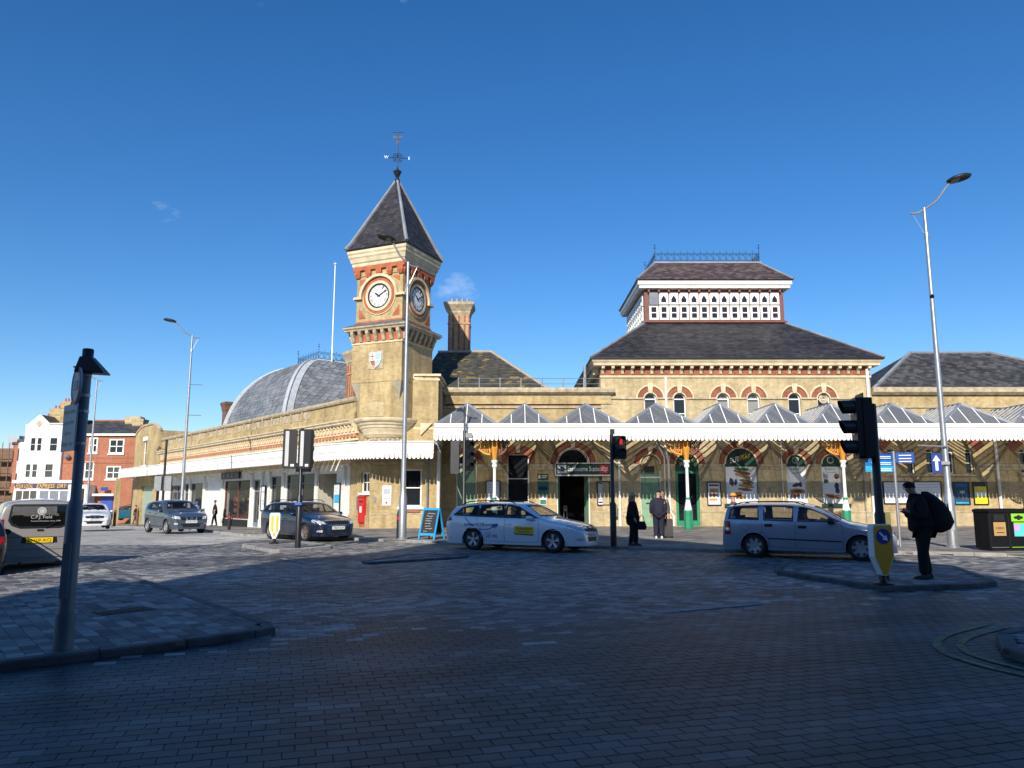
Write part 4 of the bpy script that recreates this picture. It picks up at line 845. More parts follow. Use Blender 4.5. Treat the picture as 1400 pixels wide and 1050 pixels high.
# --- office wing parapet, roof, chimney
box_part('string_course', STONE2, office, FW, -3.7, HX0 + .35, .002, .08, 6.38, 6.5); box_part('red_band', RB, office, FW, -3.7, HX0 + .35, .002, .03, 6.52, 6.6)
MB(FW).prism([(-3.6, 6.603), (HX0 + .55, 6.603), (HX0 + .55, 7.1), (-3.6, 7.1)], .002, .12).build('parapet', YB, office); mb = MB(FW); mb.loft([[(-3.65, -.5, 7.1), (HX0 + .6, -.5, 7.1), (HX0 + .6, .2, 7.1), (-3.65, .2, 7.1)], [(-3.72, -.55, 7.22), (HX0 + .75, -.55, 7.22), (HX0 + .75, .36, 7.22), (-3.72, .36, 7.22)], [(-3.72, -.55, 7.36), (HX0 + .75, -.55, 7.36), (HX0 + .75, .38, 7.36), (-3.72, .38, 7.36)], [(-3.65, -.5, 7.48), (HX0 + .66, -.5, 7.48), (HX0 + .66, .3, 7.48), (-3.65, .3, 7.48)]]); mb.build('coping', STONE2, office)
for i in range(7):
    u = -2.95 + 1.15 * i
    if u < HX0: MB(FW).cyl((u, -.4, 7.4), (u, -.4, 8.12), .035, n=8).build('guard_post', GALV, office)
MB(FW).cyl((-2.95, -.4, 8.08), (HX0, -.4, 8.08), .018, n=6).cyl((-2.95, -.4, 7.78), (HX0, -.4, 7.78), .015, n=6).build('guard_rail', GALV, office)
ro = MB(FW).loft([[(-5.6, -.9, 7.4), (2.2, -.9, 7.4), (2.2, -10.5, 7.4), (-5.6, -10.5, 7.4)], [(-4.6, -5.4, 10.5), (-1.3, -5.4, 10.5), (-1.3, -5.5, 10.5), (-4.6, -5.5, 10.5)]]).build('roof', LEADD, office)
slate_part([(p(-5.6, -.9, 7.41), p(2.2, -.9, 7.41), p(-1.3, -5.4, 10.51), p(-4.6, -5.4, 10.51)), (p(2.2, -.9, 7.41), p(2.2, -10.5, 7.41), p(-1.3, -5.5, 10.51), p(-1.3, -5.4, 10.51))], SLATEY, ro, row=.2, wid=.28)
MB(FW).tube([(2.2, -.9, 7.45), (-1.3, -5.4, 10.55), (-4.6, -5.4, 10.55)], .09, 6).build('ridge_tile', STONEG, ro)
def chimney(fr, par, hw, hd, z0, z1, brick, cap, pots=4, flare=.2, bands=True, potm=None):
    o = MB(fr).box(-hw, hw, -hd, hd, z0, z1).build('chimney', brick, par)
    MB(fr).loft([[(-hw - q, -hd - q, z), (hw + q, -hd - q, z), (hw + q, hd + q, z), (-hw - q, hd + q, z)] for q, z in ((.004, z1 - .75), (.06, z1 - .6), (.06, z1 - .52), (flare * .6, z1 - .3), (flare, z1 - .12), (flare, z1 + .02), (flare - .1, z1 + .06))]).build('chimney_cap', cap, o)
    if bands:
        for u in (-hw * .55, hw * .55, 0): MB(fr).box(u - .05, u + .05, hd + .002, hd + .03, z0 + .9, z1 - .8).build('red_strip', RB, o)
        for u in (-hw - .015, hw - .06): MB(fr).box(u, u + .075, -hd - .01, hd + .015, z0 + .9, z1 - .8).build('red_strip', RB, o)
        for zz in (z1 - 1.35, z0 + .82): MB(fr).loft([[(-hw - q, -hd - q, z), (hw + q, -hd - q, z), (hw + q, hd + q, z), (-hw - q, hd + q, z)] for q, z in ((.05, zz), (.05, zz + .09))]).build('brick_band', brick, o)
        MB(fr).box(-hw - .07, hw + .07, -hd - .07, hd + .07, z0, z0 + .8).build('chimney_base', brick, o)
    for k in range(pots):
        u = -hw + (k + .5) * 2 * hw / pots; MB(fr).lathe((u, 0), [(.12, z1 + .05), (.10, z1 + .12), (.08, z1 + .4), (.10, z1 + .44), (.06, z1 + .46)], 10).build('chimney_pot', potm or STONEG, o, smooth=True)
    return o
chimney(F((-3.35, 47.0), 0), office, .66, .62, 9.4, 13.75, MIXB, STONE2, 4, .3)
# --- side wing parapet and roof
box_part('string_course', STONE2, side, FW, HX1 + .01, 34, .002, .07, 6.4, 6.5); mb = MB(FW); mb.loft([[(HX1 + .04, -.5, 7.1), (34, -.5, 7.1), (34, .14, 7.1), (HX1 + .04, .14, 7.1)], [(HX1 + .04, -.5, 7.24), (34, -.5, 7.24), (34, .3, 7.24), (HX1 + .04, .3, 7.24)], [(HX1 + .04, -.5, 7.5), (34, -.5, 7.5), (34, .3, 7.5), (HX1 + .04, .3, 7.5)]]); mb.build('coping', STONE2, side)
ro = MB(FW).loft([[(19.9, -.7, 7.4), (36, -.7, 7.4), (36, -9, 7.4), (19.9, -9, 7.4)], [(24.3, -4.6, 10.3), (29.2, -4.6, 10.3), (29.2, -4.7, 10.3), (24.3, -4.7, 10.3)]]).build('roof', LEADD, side)
slate_part([(p(19.9, -.7, 7.41), p(36, -.7, 7.41), p(29.2, -4.6, 10.31), p(24.3, -4.6, 10.31)), (p(19.9, -9, 7.41), p(19.9, -.7, 7.41), p(24.3, -4.6, 10.31), p(24.3, -4.7, 10.31))], SLATEG, ro, row=.22, wid=.3)
MB(FW).tube([(19.9, -.7, 7.45), (24.3, -4.6, 10.34)], .12, 6).tube([(24.3, -4.6, 10.34), (29.2, -4.6, 10.34), (36, -.7, 7.45)], .08, 6).build('hip_roll', LEAD, ro)
MB(F((4.1, 41.8), 0)).cyl((0, 0, 7.0), (0, 0, 8.9), .09, n=10).build('flue_pipe', GALV, office)
# ------------------------------------------------------------------ shop wing running away to the left
FL = F((-7.08, 38), math.atan2(-.775, .632))      # u grows towards the corner: a point t metres from the corner has u = -t
wing = thing('shop_wing', 'long low yellow brick station wing with shops below and balustraded parapet', 'building', (-21, 55, -.4))
def wt(px, py=670):
    u, a, b = ray(px, py); k = u / a; return (-7.08 - 38 * k) / (.632 + .775 * k)
WEND = 38.6                                        # where the taller end bay begins
# shop front openings (t near, t far, bottom, top)
ops = [('recess', 3.75, 6.0, -.1, 2.9), ('glass', 6.2, 10.4, .45, 2.95), ('glass', 11.2, 12.8, .45, 2.9), ('door', 14.7, 15.8, -.3, 2.75), ('shop', 16.1, 21.4, .15, 2.75), ('panel', 22.2, 25.6, -.4, 2.7), ('glass', 26.2, 29.3, .2, 2.7), ('door', 29.6, 31.0, -.5, 2.7), ('glass', 31.3, 35.2, .2, 2.6), ('door', 39.9, 44.0, -.9, 2.6)]
holes = [(-b, -a, c, d, 0) for _, a, b, c, d in ops]
mb = MB(FL); wall(mb, -WEND, -2.2, -1.6, 3.35, [h for h in holes if h[0] > -WEND], .35); mb.build('shop_front', WHITE2, wing)
mb = MB(FL); wall(mb, -2.2, 0, -.6, 5.6, [(-1.0, -.12, 1.85, 2.85, 0)], .25); mb.build('wall', YB, wing)
window(FL, -1.0, -.12, 1.85, 2.85, wing, w=-.12, bars=(2, 2), ft=.06); box_part('window_sill', WHITE, wing, FL, -1.1, -.05, .002, .1, 1.72, 1.84)
box_part('plinth', YB, wing, FL, -2.2, -.01, .002, .07, -.6, .72); box_part('string_course', STONE2, wing, FL, -2.2, 0, .002, .09, 3.22, 3.36)
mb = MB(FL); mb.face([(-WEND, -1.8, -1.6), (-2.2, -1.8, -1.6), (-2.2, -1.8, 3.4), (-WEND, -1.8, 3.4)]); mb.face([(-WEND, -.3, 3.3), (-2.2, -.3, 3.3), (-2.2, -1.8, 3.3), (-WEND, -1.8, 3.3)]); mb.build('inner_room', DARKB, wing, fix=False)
GOODS = [plain('goods_' + n_, c_, .8, var=.3, scale=6) for n_, c_ in (('brown', (.16, .055, .025)), ('tan', (.30, .18, .07)), ('red', (.28, .04, .03)), ('black', (.015, .015, .018)), ('cream', (.45, .38, .28)), ('navy', (.02, .03, .08)))]
for kind, a, b, c, d in ops:
    if a > WEND: continue
    if kind in ('glass', 'shop'):
        nx = 2 if kind == 'shop' else max(1, int((b - a) / 1.6)); mb = MB(FL); zt = d - .55; u0, u1 = -b, -a
        for k in range(nx + 1): u = u0 + (u1 - u0) * k / nx; mb.box(u - .04, u + .04, -.14, -.04, c, d)
        mb.box(u0 + .04, u1 - .04, -.13, -.05, c, c + .08); mb.box(u0 + .04, u1 - .04, -.13, -.05, zt - .03, zt + .03); mb.box(u0 + .04, u1 - .04, -.13, -.05, d - .07, d)
        o = mb.build('shop_window', GREYP if kind == 'glass' else BROWN, wing)
        for k in range(nx):
            ua, ub = u0 + (u1 - u0) * k / nx + .03, u0 + (u1 - u0) * (k + 1) / nx - .03
            for za, zb in ((c + .05, zt), (zt, d - .04)): m = MB(FL); m.face([(ua, -.10, za), (ub, -.10, za), (ub, -.10, zb), (ua, -.10, zb)]); m.build('pane', GL_D if kind == 'glass' else GL_L, o, fix=False)
        if kind == 'shop':
            rr = random.Random(11); gd = MB(FL).box(u0 + .05, u1 - .05, -1.3, -.3, c - .1, c + .25).build('display_bench', GOODS[0], wing); MB(FL).box(u0 + .05, u1 - .05, -1.42, -1.36, c, d).build('display_back', GOODS[0], wing)
            for k in range(34):
                u = rr.uniform(u0 + .3, u1 - .3); z = rr.uniform(c + .3, zt - .2); w_ = rr.uniform(-1.2, -.4); s = rr.uniform(.09, .24); h = rr.uniform(.12, .42); tp = rr.uniform(.3, .8)
                MB(FL).loft([[(u - s, w_ - s * .5, z), (u + s, w_ - s * .5, z), (u + s, w_ + s * .5, z), (u - s, w_ + s * .5, z)], [(u - s * 1.1, w_ - s * .5, z + h * .6), (u + s * 1.1, w_ - s * .5, z + h * .6), (u + s * 1.1, w_ + s * .5, z + h * .6), (u - s * 1.1, w_ + s * .5, z + h * .6)], [(u - s * tp, w_ - s * .3, z + h), (u + s * tp, w_ - s * .3, z + h), (u + s * tp, w_ + s * .3, z + h), (u - s * tp, w_ + s * .3, z + h)]]).build('handbag', GOODS[rr.randrange(6)]); tag(col.objects[-1], 'bag displayed in the brown framed shop window', 'bag', 'bags displayed in the shop window')
        MB(FL).box(u0, u1, .003, .06, c - .75, c - .03).build('stall_riser', DARK if kind == 'shop' else GREEND, wing)
        if kind == 'glass':
            rr = random.Random(int(a * 10))
            for k in range(7): u = rr.uniform(u0 + .3, u1 - .3); z = rr.uniform(c + .1, c + 1.2); s = rr.uniform(.1, .3); MB(FL).box(u - s, u + s, -.9, -.5, z, z + rr.uniform(.2, .5)).build('stock_box', GOODS[rr.randrange(6)]); tag(col.objects[-1], 'goods box behind the dark glass of the shop fronts', 'box', 'goods boxes behind the shop glass')
    elif kind == 'door':
        o = MB(FL).box(-b, -b + .1, -.16, -.06, c, d).box(-a - .1, -a, -.16, -.06, c, d).box(-b + .1, -a - .1, -.155, -.065, c, c + .3).box(-b + .1, -a - .1, -.155, -.065, 1.95, 2.05).box(-b + .1, -a - .1, -.155, -.065, d - .1, d).build('door', GREYP, wing)
        m = MB(FL); m.face([(-b + .08, -.11, c), (-a - .08, -.11, c), (-a - .08, -.11, d), (-b + .08, -.11, d)]); m.build('pane', GL_D, o, fix=False); MB(FL).cyl((-a - .2, -.05, c + 1.0), (-a - .2, -.05, c + 1.4), .015).build('handle', GALV, o)
    elif kind == 'panel':
        o = MB(FL).box(-b, -a, -.2, -.1, c, d).build('panelled_door', WHITE, wing)
        for k in range(2):
            for z0, z1 in ((c + .15, c + 1.0), (c + 1.15, d - .8), (d - .65, d - .15)): MB(FL).box(-b + (b - a) * (k + .1) / 2, -b + (b - a) * (k + .9) / 2, -.098, -.07, z0, z1).build('panel', WHITE, o)
    elif kind == 'recess':
        MB(FL).box(-b, -a, -1.5, -1.4, -.3, 2.95).build('recess_wall', plain('putty_paint', (.48, .45, .37), .7, var=.08), wing); MB(FL).box(-b, -b + .04, -1.4, -.02, -.3, 2.95).build('recess_side', MATS['putty_paint'], wing)
# pilasters between the shops
for t in (2.8, 6.1, 10.8, 13.0, 14.2, 16.0, 21.8, 25.9, 29.45, 31.15, 36.0, 37.9): MB(FL).box(-t - .16, -t + .16, .003, .12, -1.2, 3.0).box(-t - .2, -t + .2, .002, .16, 3.0, 3.2).box(-t - .19, -t + .19, .002, .15, -1.2, .2).build('pilaster', WHITE2, wing)
# wall above the canopy: corbel table, cornice, parapet
mb = MB(FL); mb.face([(-WEND, 0, 3.35), (-2.2, 0, 3.35), (-2.2, 0, 4.5), (-WEND, 0, 4.5)]); mb.face([(-WEND, 0, 4.5), (-1.2, 0, 4.5), (-1.2, 0, 5.5), (-WEND, 0, 5.5)]); mb.build('wall', PEACH, wing)
box_part('lower_band', PEACH, wing, FL, -WEND, -1.4, .002, .10, 4.55, 4.66); box_part('arcade_band', PEACH, wing, FL, -WEND, -1.4, .002, .12, 4.9, 5.02)
mb = MB(FL); mt = MB(FL); t = 1.7
while t < WEND:
    mb.box(-t - .11, -t + .11, .003, .19, 5.02, 5.38); mt.box(-t - .09, -t + .09, .003, .15, 4.74, 4.9); mb.box(-t - .05, -t + .05, .004, .26, 5.26, 5.39); t += .42
o = mb.build('modillion_row', PEACH, wing); o2 = mt.build('red_block_row', plain('pink_brick', (.48, .22, .13), .85, var=.2), wing); o['kind'] = 'stuff'; o2['kind'] = 'stuff'
def run(name, mat, prof, a=-WEND, b=-1.75):
    return MB(FL).loft([[(a, w_, z) for w_, z in prof], [(b, w_, z) for w_, z in prof]]).build(name, mat, wing)
run('cornice', STONE, [(-.1, 5.40), (.30, 5.40), (.36, 5.46), (.36, 5.52), (.44, 5.60), (.44, 5.66), (-.1, 5.72)])
run('parapet', YB, [(-.25, 5.72), (.04, 5.72), (.04, 6.62), (-.25, 6.62)]); run('parapet_plinth', YB, [(-.2, 5.72), (.12, 5.72), (.12, 5.98), (.06, 6.04), (-.2, 6.04)]); run('parapet_coping', STONE2, [(-.32, 6.62), (.13, 6.62), (.18, 6.70), (.18, 6.78), (.05, 6.88), (-.25, 6.88)])
for t in (7.8, 9.4, 10.9, 12.4, 14.0, 15.6, 17.4, 19.0, 21.2, 23, 25, 27, 29.2, 31.2, 33.3, 35.5): MB(FL).box(-t - .45, -t + .45, .042, .06, 6.12, 6.56).box(-t - .7, -t - .52, .045, .12, 6.05, 6.62).build('parapet_panel', STONE2, wing)
MB(FL).box(-WEND - 8, -2.5, -14, -.26, 5.3, 5.6).build('flat_roof', LEADD, wing)
# taller end bay with a low pediment
mb = MB(FL); wall(mb, -47.5, -WEND, -1.8, 7.6, [(-44.2, -43.0, 4.6, 6.9, 0), (-44.0, -39.9, -1.2, 2.6, 0)], .25, w=.25); mb.face([(-WEND, .25, 3), (-WEND, -6, 3), (-WEND, -6, 7.6), (-WEND, .25, 7.6)]); mb.face([(-47.5, .25, 7.6), (-WEND, .25, 7.6), (-WEND - 1.2, .25, 8.05), (-WEND - 2.6, .25, 8.35), (-45, .25, 8.35), (-46.5, .25, 8.0)]); mb.build('end_bay', YB, wing)
MB(FL).tube([(-47.6, .22, 7.66), (-46.5, .22, 8.06), (-45, .22, 8.4), (-WEND - 2.6, .22, 8.4), (-WEND - 1.2, .22, 8.1), (-WEND + .1, .22, 7.66)], .14, 6).build('end_bay_coping', STONE2, wing)
window(FL, -44.2, -43.0, 4.6, 6.9, wing, w=.12, bars=(1, 2), blind=WHITE2, gmat=GL_L); box_part('window_surround', WHITE, wing, FL, -44.4, -42.8, .252, .30, 6.93, 7.3); box_part('window_sill', WHITE, wing, FL, -44.4, -42.8, .252, .36, 4.45, 4.58)
boards(FL, wing, -44.0, -39.9, -1.2, 2.6, .02, plain('pale_green_paint', (.30, .36, .28), .6, var=.1), 2, 2); MB(FL).box(-46.4, -46.0, 1.6, 2.0, -1.4, 3.4).build('end_column', YB, wing)
# chimneys on the wing
chimney(F(FL.p(-5.2, -2.2, 0), FL.a), wing, 0.5, .85, 6.2, 9.95, MIXB, STONE2, 3, .22)
chimney(F((-23.6, 62.5), FL.a), wing, .42, .42, 6.2, 9.4, RUB, RUB, 0, .16, bands=False)
# ------------------------------------------------------------------ domed hall behind the wing
dome = thing('domed_roof', 'grey zinc square domed roof with iron cresting behind the shop parapet', 'dome', (-15.4, 50.3, 5.5))
DF = F((-15.4, 50.6), FL.a)                       # corner nearest; -u runs along the wing, -w runs back
DL, DW, Z0, Z1 = 12.4, 11.5, 5.6, 11.9; INS = 4.3
NS = 12; prof = [(INS * (1 - math.cos(math.pi / 2 * k / NS)), Z0 + (Z1 - Z0) * math.sin(math.pi / 2 * k / NS)) for k in range(NS + 1)]
sect = lambda i, z: [(-DL + i, -i, z), (-i, -i, z), (-i, -DW + i, z), (-DL + i, -DW + i, z)]
dm = MB(DF).loft([sect(i + .03, z - .02) for i, z in prof]).build('dome_shell', LEADD, dome)
qs = []
for (i0, z0), (i1, z1) in zip(prof, prof[1:]):
    A, B = [DF.p(*q) for q in sect(i0, z0)], [DF.p(*q) for q in sect(i1, z1)]
    for k in (0, 1, 3): qs.append((A[k], A[(k + 1) % 4], B[(k + 1) % 4], B[k]))
slate_part(qs, ZINC, dm, name='zinc_scales', row=.30, wid=.5, lift=.03, scallop=True)
DRIB = plain('pale_lead_rib', (.44, .46, .48), .5, var=.15)
for c in range(4):
    mb = MB(DF); pts = [sect(i, z)[c] for i, z in prof]; sx = (-1, 1, 1, -1)[c]; sy = (1, 1, -1, -1)[c]
    mb.loft([[(q[0] + sx * .06, q[1] + sy * .06, q[2] + .02), (q[0] - sx * .5, q[1] + sy * .06, q[2] + .03), (q[0] - sx * .5, q[1] - sy * .02, q[2]), (q[0] - sx * .02, q[1] - sy * .5, q[2]), (q[0] + sx * .06, q[1] - sy * .5, q[2] + .03)] for q in pts]); mb.build('corner_rib', DRIB, dm)
    MB(DF).tube([(q[0] + sx * .08, q[1] + sy * .08, q[2] + .03) for q in pts], .06, 6).build('rib_roll', DRIB, dm)
t0 = sect(INS, Z1); MB(DF).box(t0[0][0] - .15, t0[1][0] + .15, t0[2][1] - .15, t0[0][1] + .15, Z1 - .02, Z1 + .16).build('platform', DRIB, dm)
cresting(F(DF.p(0, -INS, 0), DF.a), -DL + INS, -INS, Z1 + .16, .8, dm, .5); cresting(F(DF.p(0, -DW + INS, 0), DF.a), -DL + INS, -INS, Z1 + .16, .8, dm, .5)
for u in (-INS, -DL + INS): cresting(F(DF.p(u, -DW + INS, 0), DF.a - math.pi / 2), 0, DW - 2 * INS, Z1 + .16, .8, dm, .5)
fpole = thing('flagpole', 'tall bare white flagpole rising behind the domed roof', 'flagpole', (-13.8, 57, 8)); MB().cyl((-13.85, 57, 8), (-13.85, 57, 19.6), .07, .04, n=10).build('pole', WHITE, fpole, smooth=True); MB().lathe((-13.85, 57), [(.02, 19.58), (.11, 19.66), (.11, 19.72), (.02, 19.8)], 10).build('truck', WHITE, fpole)
# ------------------------------------------------------------------ glazed canopy over the station entrance
can = thing('glazed_canopy', 'white scalloped canopy with grey glazed ridges along the station entrance', 'canopy', (12, 36, 0)); CF = F((0, 36.0), 0)
CX0, CX1 = -3.72, 34.0
prof = [(0, 4.72), (.05, 4.72), (.05, 4.90), (.10, 4.92), (.10, 5.0), (.14, 5.02), (.14, 5.10), (0, 5.10)]
MB(CF).loft([[(CX0, w_, z) for w_, z in prof], [(CX1, w_, z) for w_, z in prof]]).build('fascia', WHITE, can)
def valance(mb, p0, p1, z0, z1, step=.205, th=.03):
    d = Vector(p1) - Vector(p0); L = d.length; n = max(1, int(round(L / step))); f = F(p0, math.atan2(d.y, d.x)); m = MB(f); s = L / n
    zm = z0 + .26; m.box(0, L, 0, th, zm, z1)
    for i in range(n):
        a, b = i * s + .014, (i + 1) * s - .014; c = (a + b) / 2; r = (b - a) / 2
        m.prism([(a, zm - .001), (a, z0 + .08), (a + r * .3, z0 + .03), (c - r * .3, z0), (c + r * .3, z0), (b - r * .3, z0 + .03), (b, z0 + .08), (b, zm - .001)], .001, th - .001)
    k = len(mb.v); mb.v += m.v; mb.f += [[i + k for i in q] for q in m.f]
mb = MB(); valance(mb, (CX0, 35.99), (CX1, 35.99), 4.28, 4.86); o = mb.build('valance', WHITE, can); 
mb = MB(); 
for yy in np.arange(0, 1): pass
valance(mb, (CX0, 40.4), (CX0, 36.02), 4.28, 4.86); mb.build('end_valance', WHITE, can); MB().box(CX0 - .02, CX0 + .05, 36.05, 40.5, 4.862, 5.1).build('end_fascia', WHITE, can)
val = [-3.72, -.70, 1.97, 5.39, 8.98, 11.72, 14.51, 17.25, 20.63, 24.19, 27.6, 31.0, 34.0]
ZR0, ZR1 = 5.08, 6.22; FR_, BK = 36.12, 40.45
SLBAR = plain('grimy_white_bar', (.42, .42, .41), .6, var=.2)
STEELG = plain('grey_roof_frame', (.20, .22, .26), .5, var=.15)
for a, b in zip(val, val[1:]):
    c = (a + b) / 2; ya = FR_ + 1.25; r = MB()
    bay = r.tube([(a + .03, FR_, ZR0), (c, ya, ZR1)], .075, 4).tube([(b - .03, FR_, ZR0), (c, ya, ZR1)], .075, 4).tube([(c, ya, ZR1), (c, BK, ZR1)], .075, 4).build('roof_frame', STEELG, can)
    MB().box(a - .07, a + .07, FR_, BK, ZR0 - .05, ZR0 + .03).build('valley_gutter', STEELG, bay)
    g = MB(); g.face([(a, FR_, ZR0), (b, FR_, ZR0), (c, ya, ZR1)]); g.build('hip_pane', GL_ROOF, bay, fix=False)
    ybs = [FR_] + [y for y in np.arange(FR_ + .3, BK - .1, .42)] + [BK]
    for s in (a, b):
        for k, (ya_, yb_) in enumerate(zip(ybs, ybs[1:])):
            f0, f1 = min(1, (ya_ - FR_) / 1.25), min(1, (yb_ - FR_) / 1.25); P0, P1 = (s + (c - s) * f0, ya_, ZR0 + (ZR1 - ZR0) * f0), (s + (c - s) * f1, yb_, ZR0 + (ZR1 - ZR0) * f1)
            g = MB(); g.face([(s, ya_, ZR0), (s, yb_, ZR0), P1, P0] if f0 > 0 else [(s, ya_, ZR0), (s, yb_, ZR0), P1]); g.build('slope_pane', GL_ROOFC if random.random() < .32 else GL_ROOF, bay, fix=False)
    n = 5 if b - a > 3.2 else 4
    for k in range(1, n):
        u = a + (b - a) * k / n; f_ = 1 - abs(u - c) / ((b - a) / 2); MB().cyl((u, FR_, ZR0 + .03), (u, FR_ + 1.25 * f_, ZR0 + (ZR1 - ZR0) * f_ + .03), .026, n=4).build('glazing_bar', WHITE, bay)
    gb = MB()
    for y in np.arange(FR_ + .3, BK - .1, .42):
        f_ = min(1, (y - FR_) / 1.25)
        for s in (a, b):
            q = s + (c - s) * f_; gb.cyl((s, y, ZR0 + .02), (q, y, ZR0 + (ZR1 - ZR0) * f_ + .02), .034, n=4)
    gb.build('slope_bars', SLBAR, bay)['kind'] = 'stuff'
MB().box(CX0, CX1, 36.06, 36.2, 4.74, 5.04).build('front_beam', STEELG, can); MB().box(CX0, CX1, 40.3, 40.5, 4.8, 5.06).build('wall_plate', STEELG, can)
for u in val: MB().box(u - .05, u + .05, 36.2, 40.3, 4.82, 4.98).build('cross_beam', BROWN, can)
def column(x, y):
    fr = F((x, y), 0); o = MB(fr).lathe((0, 0), [(.21, .1), (.22, .14), (.22, .95), (.205, 1.0)], 8).build('column_base', GREENC, can)
    MB(fr).lathe((0, 0), [(.19, 1.0), (.17, 1.08), (.10, 1.45), (.085, 1.5)], 16).build('column_flare', WHITE, can, smooth=True); MB(fr).lathe((0, 0), [(.11, 1.5), (.11, 1.58), (.08, 1.6)], 16).build('column_ring', GREENC, can)
    MB(fr).lathe((0, 0), [(.078, 1.6), (.07, 3.0), (.11, 3.03), (.13, 3.12), (.10, 3.2), (.16, 3.32), (.16, 3.38)], 16).build('column_shaft', WHITE, can, smooth=True)
    MB(fr).lathe((0, 0), [(.10, 3.385), (.13, 3.6), (.19, 3.95), (.19, 4.4), (.12, 4.74)], 8).build('column_head', ORANGE, can)
    for ang, L in ((math.pi, 1.05), (0, .75), (math.pi / 2, 1.05)):
        f2 = F((x, y), ang); f2.n = Vector((-math.sin(ang), math.cos(ang), 0)) if ang else f2.n
        N_ = 9; lo = [(.2 + (L - .2) * math.sin(math.pi / 2 * k / N_), 3.62 + (4.6 - 3.62) * (1 - math.cos(math.pi / 2 * k / N_))) for k in range(N_ + 1)]
        mb = MB(f2); top = 4.72
        for (u0, z0), (u1, z1) in zip(lo, lo[1:]): mb.prism([(u0, z0), (u1, z1), (u1, z1 + .1), (u0, z0 + .1)], -.03, .03)
        mb.box(.2, L, -.03, .03, top - .09, top); mb.box(.2, .27, -.03, .03, 3.7, top - .09)
        for k in range(4):                                    # pierced scrollwork
            u = .32 + k * (L - .35) / 4; zb = 3.62 + .98 * (1 - math.sqrt(max(0, 1 - min(1, (u - .2) / (L - .2)) ** 2))) + .1; z = top - .09
            while z > zb + .1:
                rr = min(.085, (z - zb) / 2); mb.arc_band(u + .06, z - rr, rr * .45, rr, -.028, .028, 0, 2 * math.pi, 8); z -= rr * 2
        mb.build('bracket', ORANGE if ang else BROWN, can)
for x, y in ((P(676, 690, 36.6)[0], 36.6), (P(941, 700, 36.6)[0], 36.6), (P(1157, 700, 36.6)[0], 36.6), (24.9 + 1.5, 36.6), (32, 36.6)): column(x, y)
# ------------------------------------------------------------------ white canopy over the shops, curving round the corner
can2 = thing('shop_canopy', 'long plain white canopy curving round the corner above the shops', 'canopy', (-20, 50, -.3))
OFF = 1.75; end = FL.p(-46.3, OFF, 0); t_in = FL.p(-3.4, OFF, 0); pts = [Vector((-3.74, 36.02, 0)), Vector((-5.6, 36.02, 0))]
q0, q1, q2 = Vector((-5.6, 36.02, 0)), Vector((-7.9, 36.02, 0)), t_in
for k in range(1, 11): t = k / 10; pts.append(q0 * (1 - t) ** 2 + q1 * 2 * t * (1 - t) + q2 * t * t)
for k in range(1, 13): pts.append(t_in.lerp(end, k / 12))
pts = pts[::-1]                                             # left to right so that the front faces outwards
mb = MB()
for a, b in zip(pts, pts[1:]): valance(mb, a, b, 3.42, 3.85, step=.2)
mb.build('valance', WHITE, can2)
fa = MB(); tr = MB()
for a, b in zip(pts, pts[1:]):
    d = b - a; f = F(a, math.atan2(d.y, d.x)); L = d.length; m = MB(f); m.box(0, L + .004, -.03, .06, 3.82, 4.2); k = len(fa.v); fa.v += m.v; fa.f += [[i + k for i in q] for q in m.f]
    m = MB(f); m.box(0, L + .01, -.05, .10, 4.2, 4.27); k = len(tr.v); tr.v += m.v; tr.f += [[i + k for i in q] for q in m.f]
fa.build('fascia', WHITE, can2); tr.build('fascia_capping', WHITE2, can2)
for k in range(4, 12): q = t_in.lerp(end, k / 12); f = F(q, FL.a); MB(f).box(-.012, .012, .061, .066, 3.45, 4.2).build('fascia_joint', GREYP, can2)
mb = MB(); gl = MB(FL); t = 1.2
while t < 46:
    k = F(FL.p(-t, 0, 0), FL.a); m = MB(k); m.loft([[(-.16, .02, 4.3), (.16, .02, 4.3), (.16, .02, 4.45), (-.16, .02, 4.45)], [(-.16, OFF - .04, 4.02), (.16, OFF - .04, 4.02), (.16, OFF - .04, 4.17), (-.16, OFF - .04, 4.17)]]); i0 = len(mb.v); mb.v += m.v; mb.f += [[i + i0 for i in q] for q in m.f]; t += .62
ob_ = mb.build('rafter_row', WHITE2, can2); ob_['kind'] = 'stuff'
gl.face([(-46.2, 0, 4.47), (-3.3, 0, 4.47), (-3.3, OFF - .05, 4.19), (-46.2, OFF - .05, 4.19)]); gl.build('roof_glazing', GL_ROOF, can2, fix=False)
mb = MB(); arc = [q for q in pts if q.y < 41.5 and q.x > -10]; inner = [Vector((-3.74, 38.02, 0)), Vector((-7.08, 38.02, 0)), FL.p(-3.3, .02, 0)]
mb.f.append([mb.pt((q.x, q.y + .04, 4.19)) for q in arc] + [mb.pt((q.x, q.y - .02, 4.19)) for q in inner]); mb.build('corner_roof', WHITE2, can2, fix=False)
for t in (8, 16, 24, 32, 40, 45.6): MB(FL).cyl((-t, .05, 3.0), (-t, OFF - .2, 3.98), .035, n=6).build('bracket', WHITE2, can2)
MB(FL).box(-46.35, -46.25, 0, OFF + .05, 3.45, 4.26).build('end_fascia', WHITE, can2)
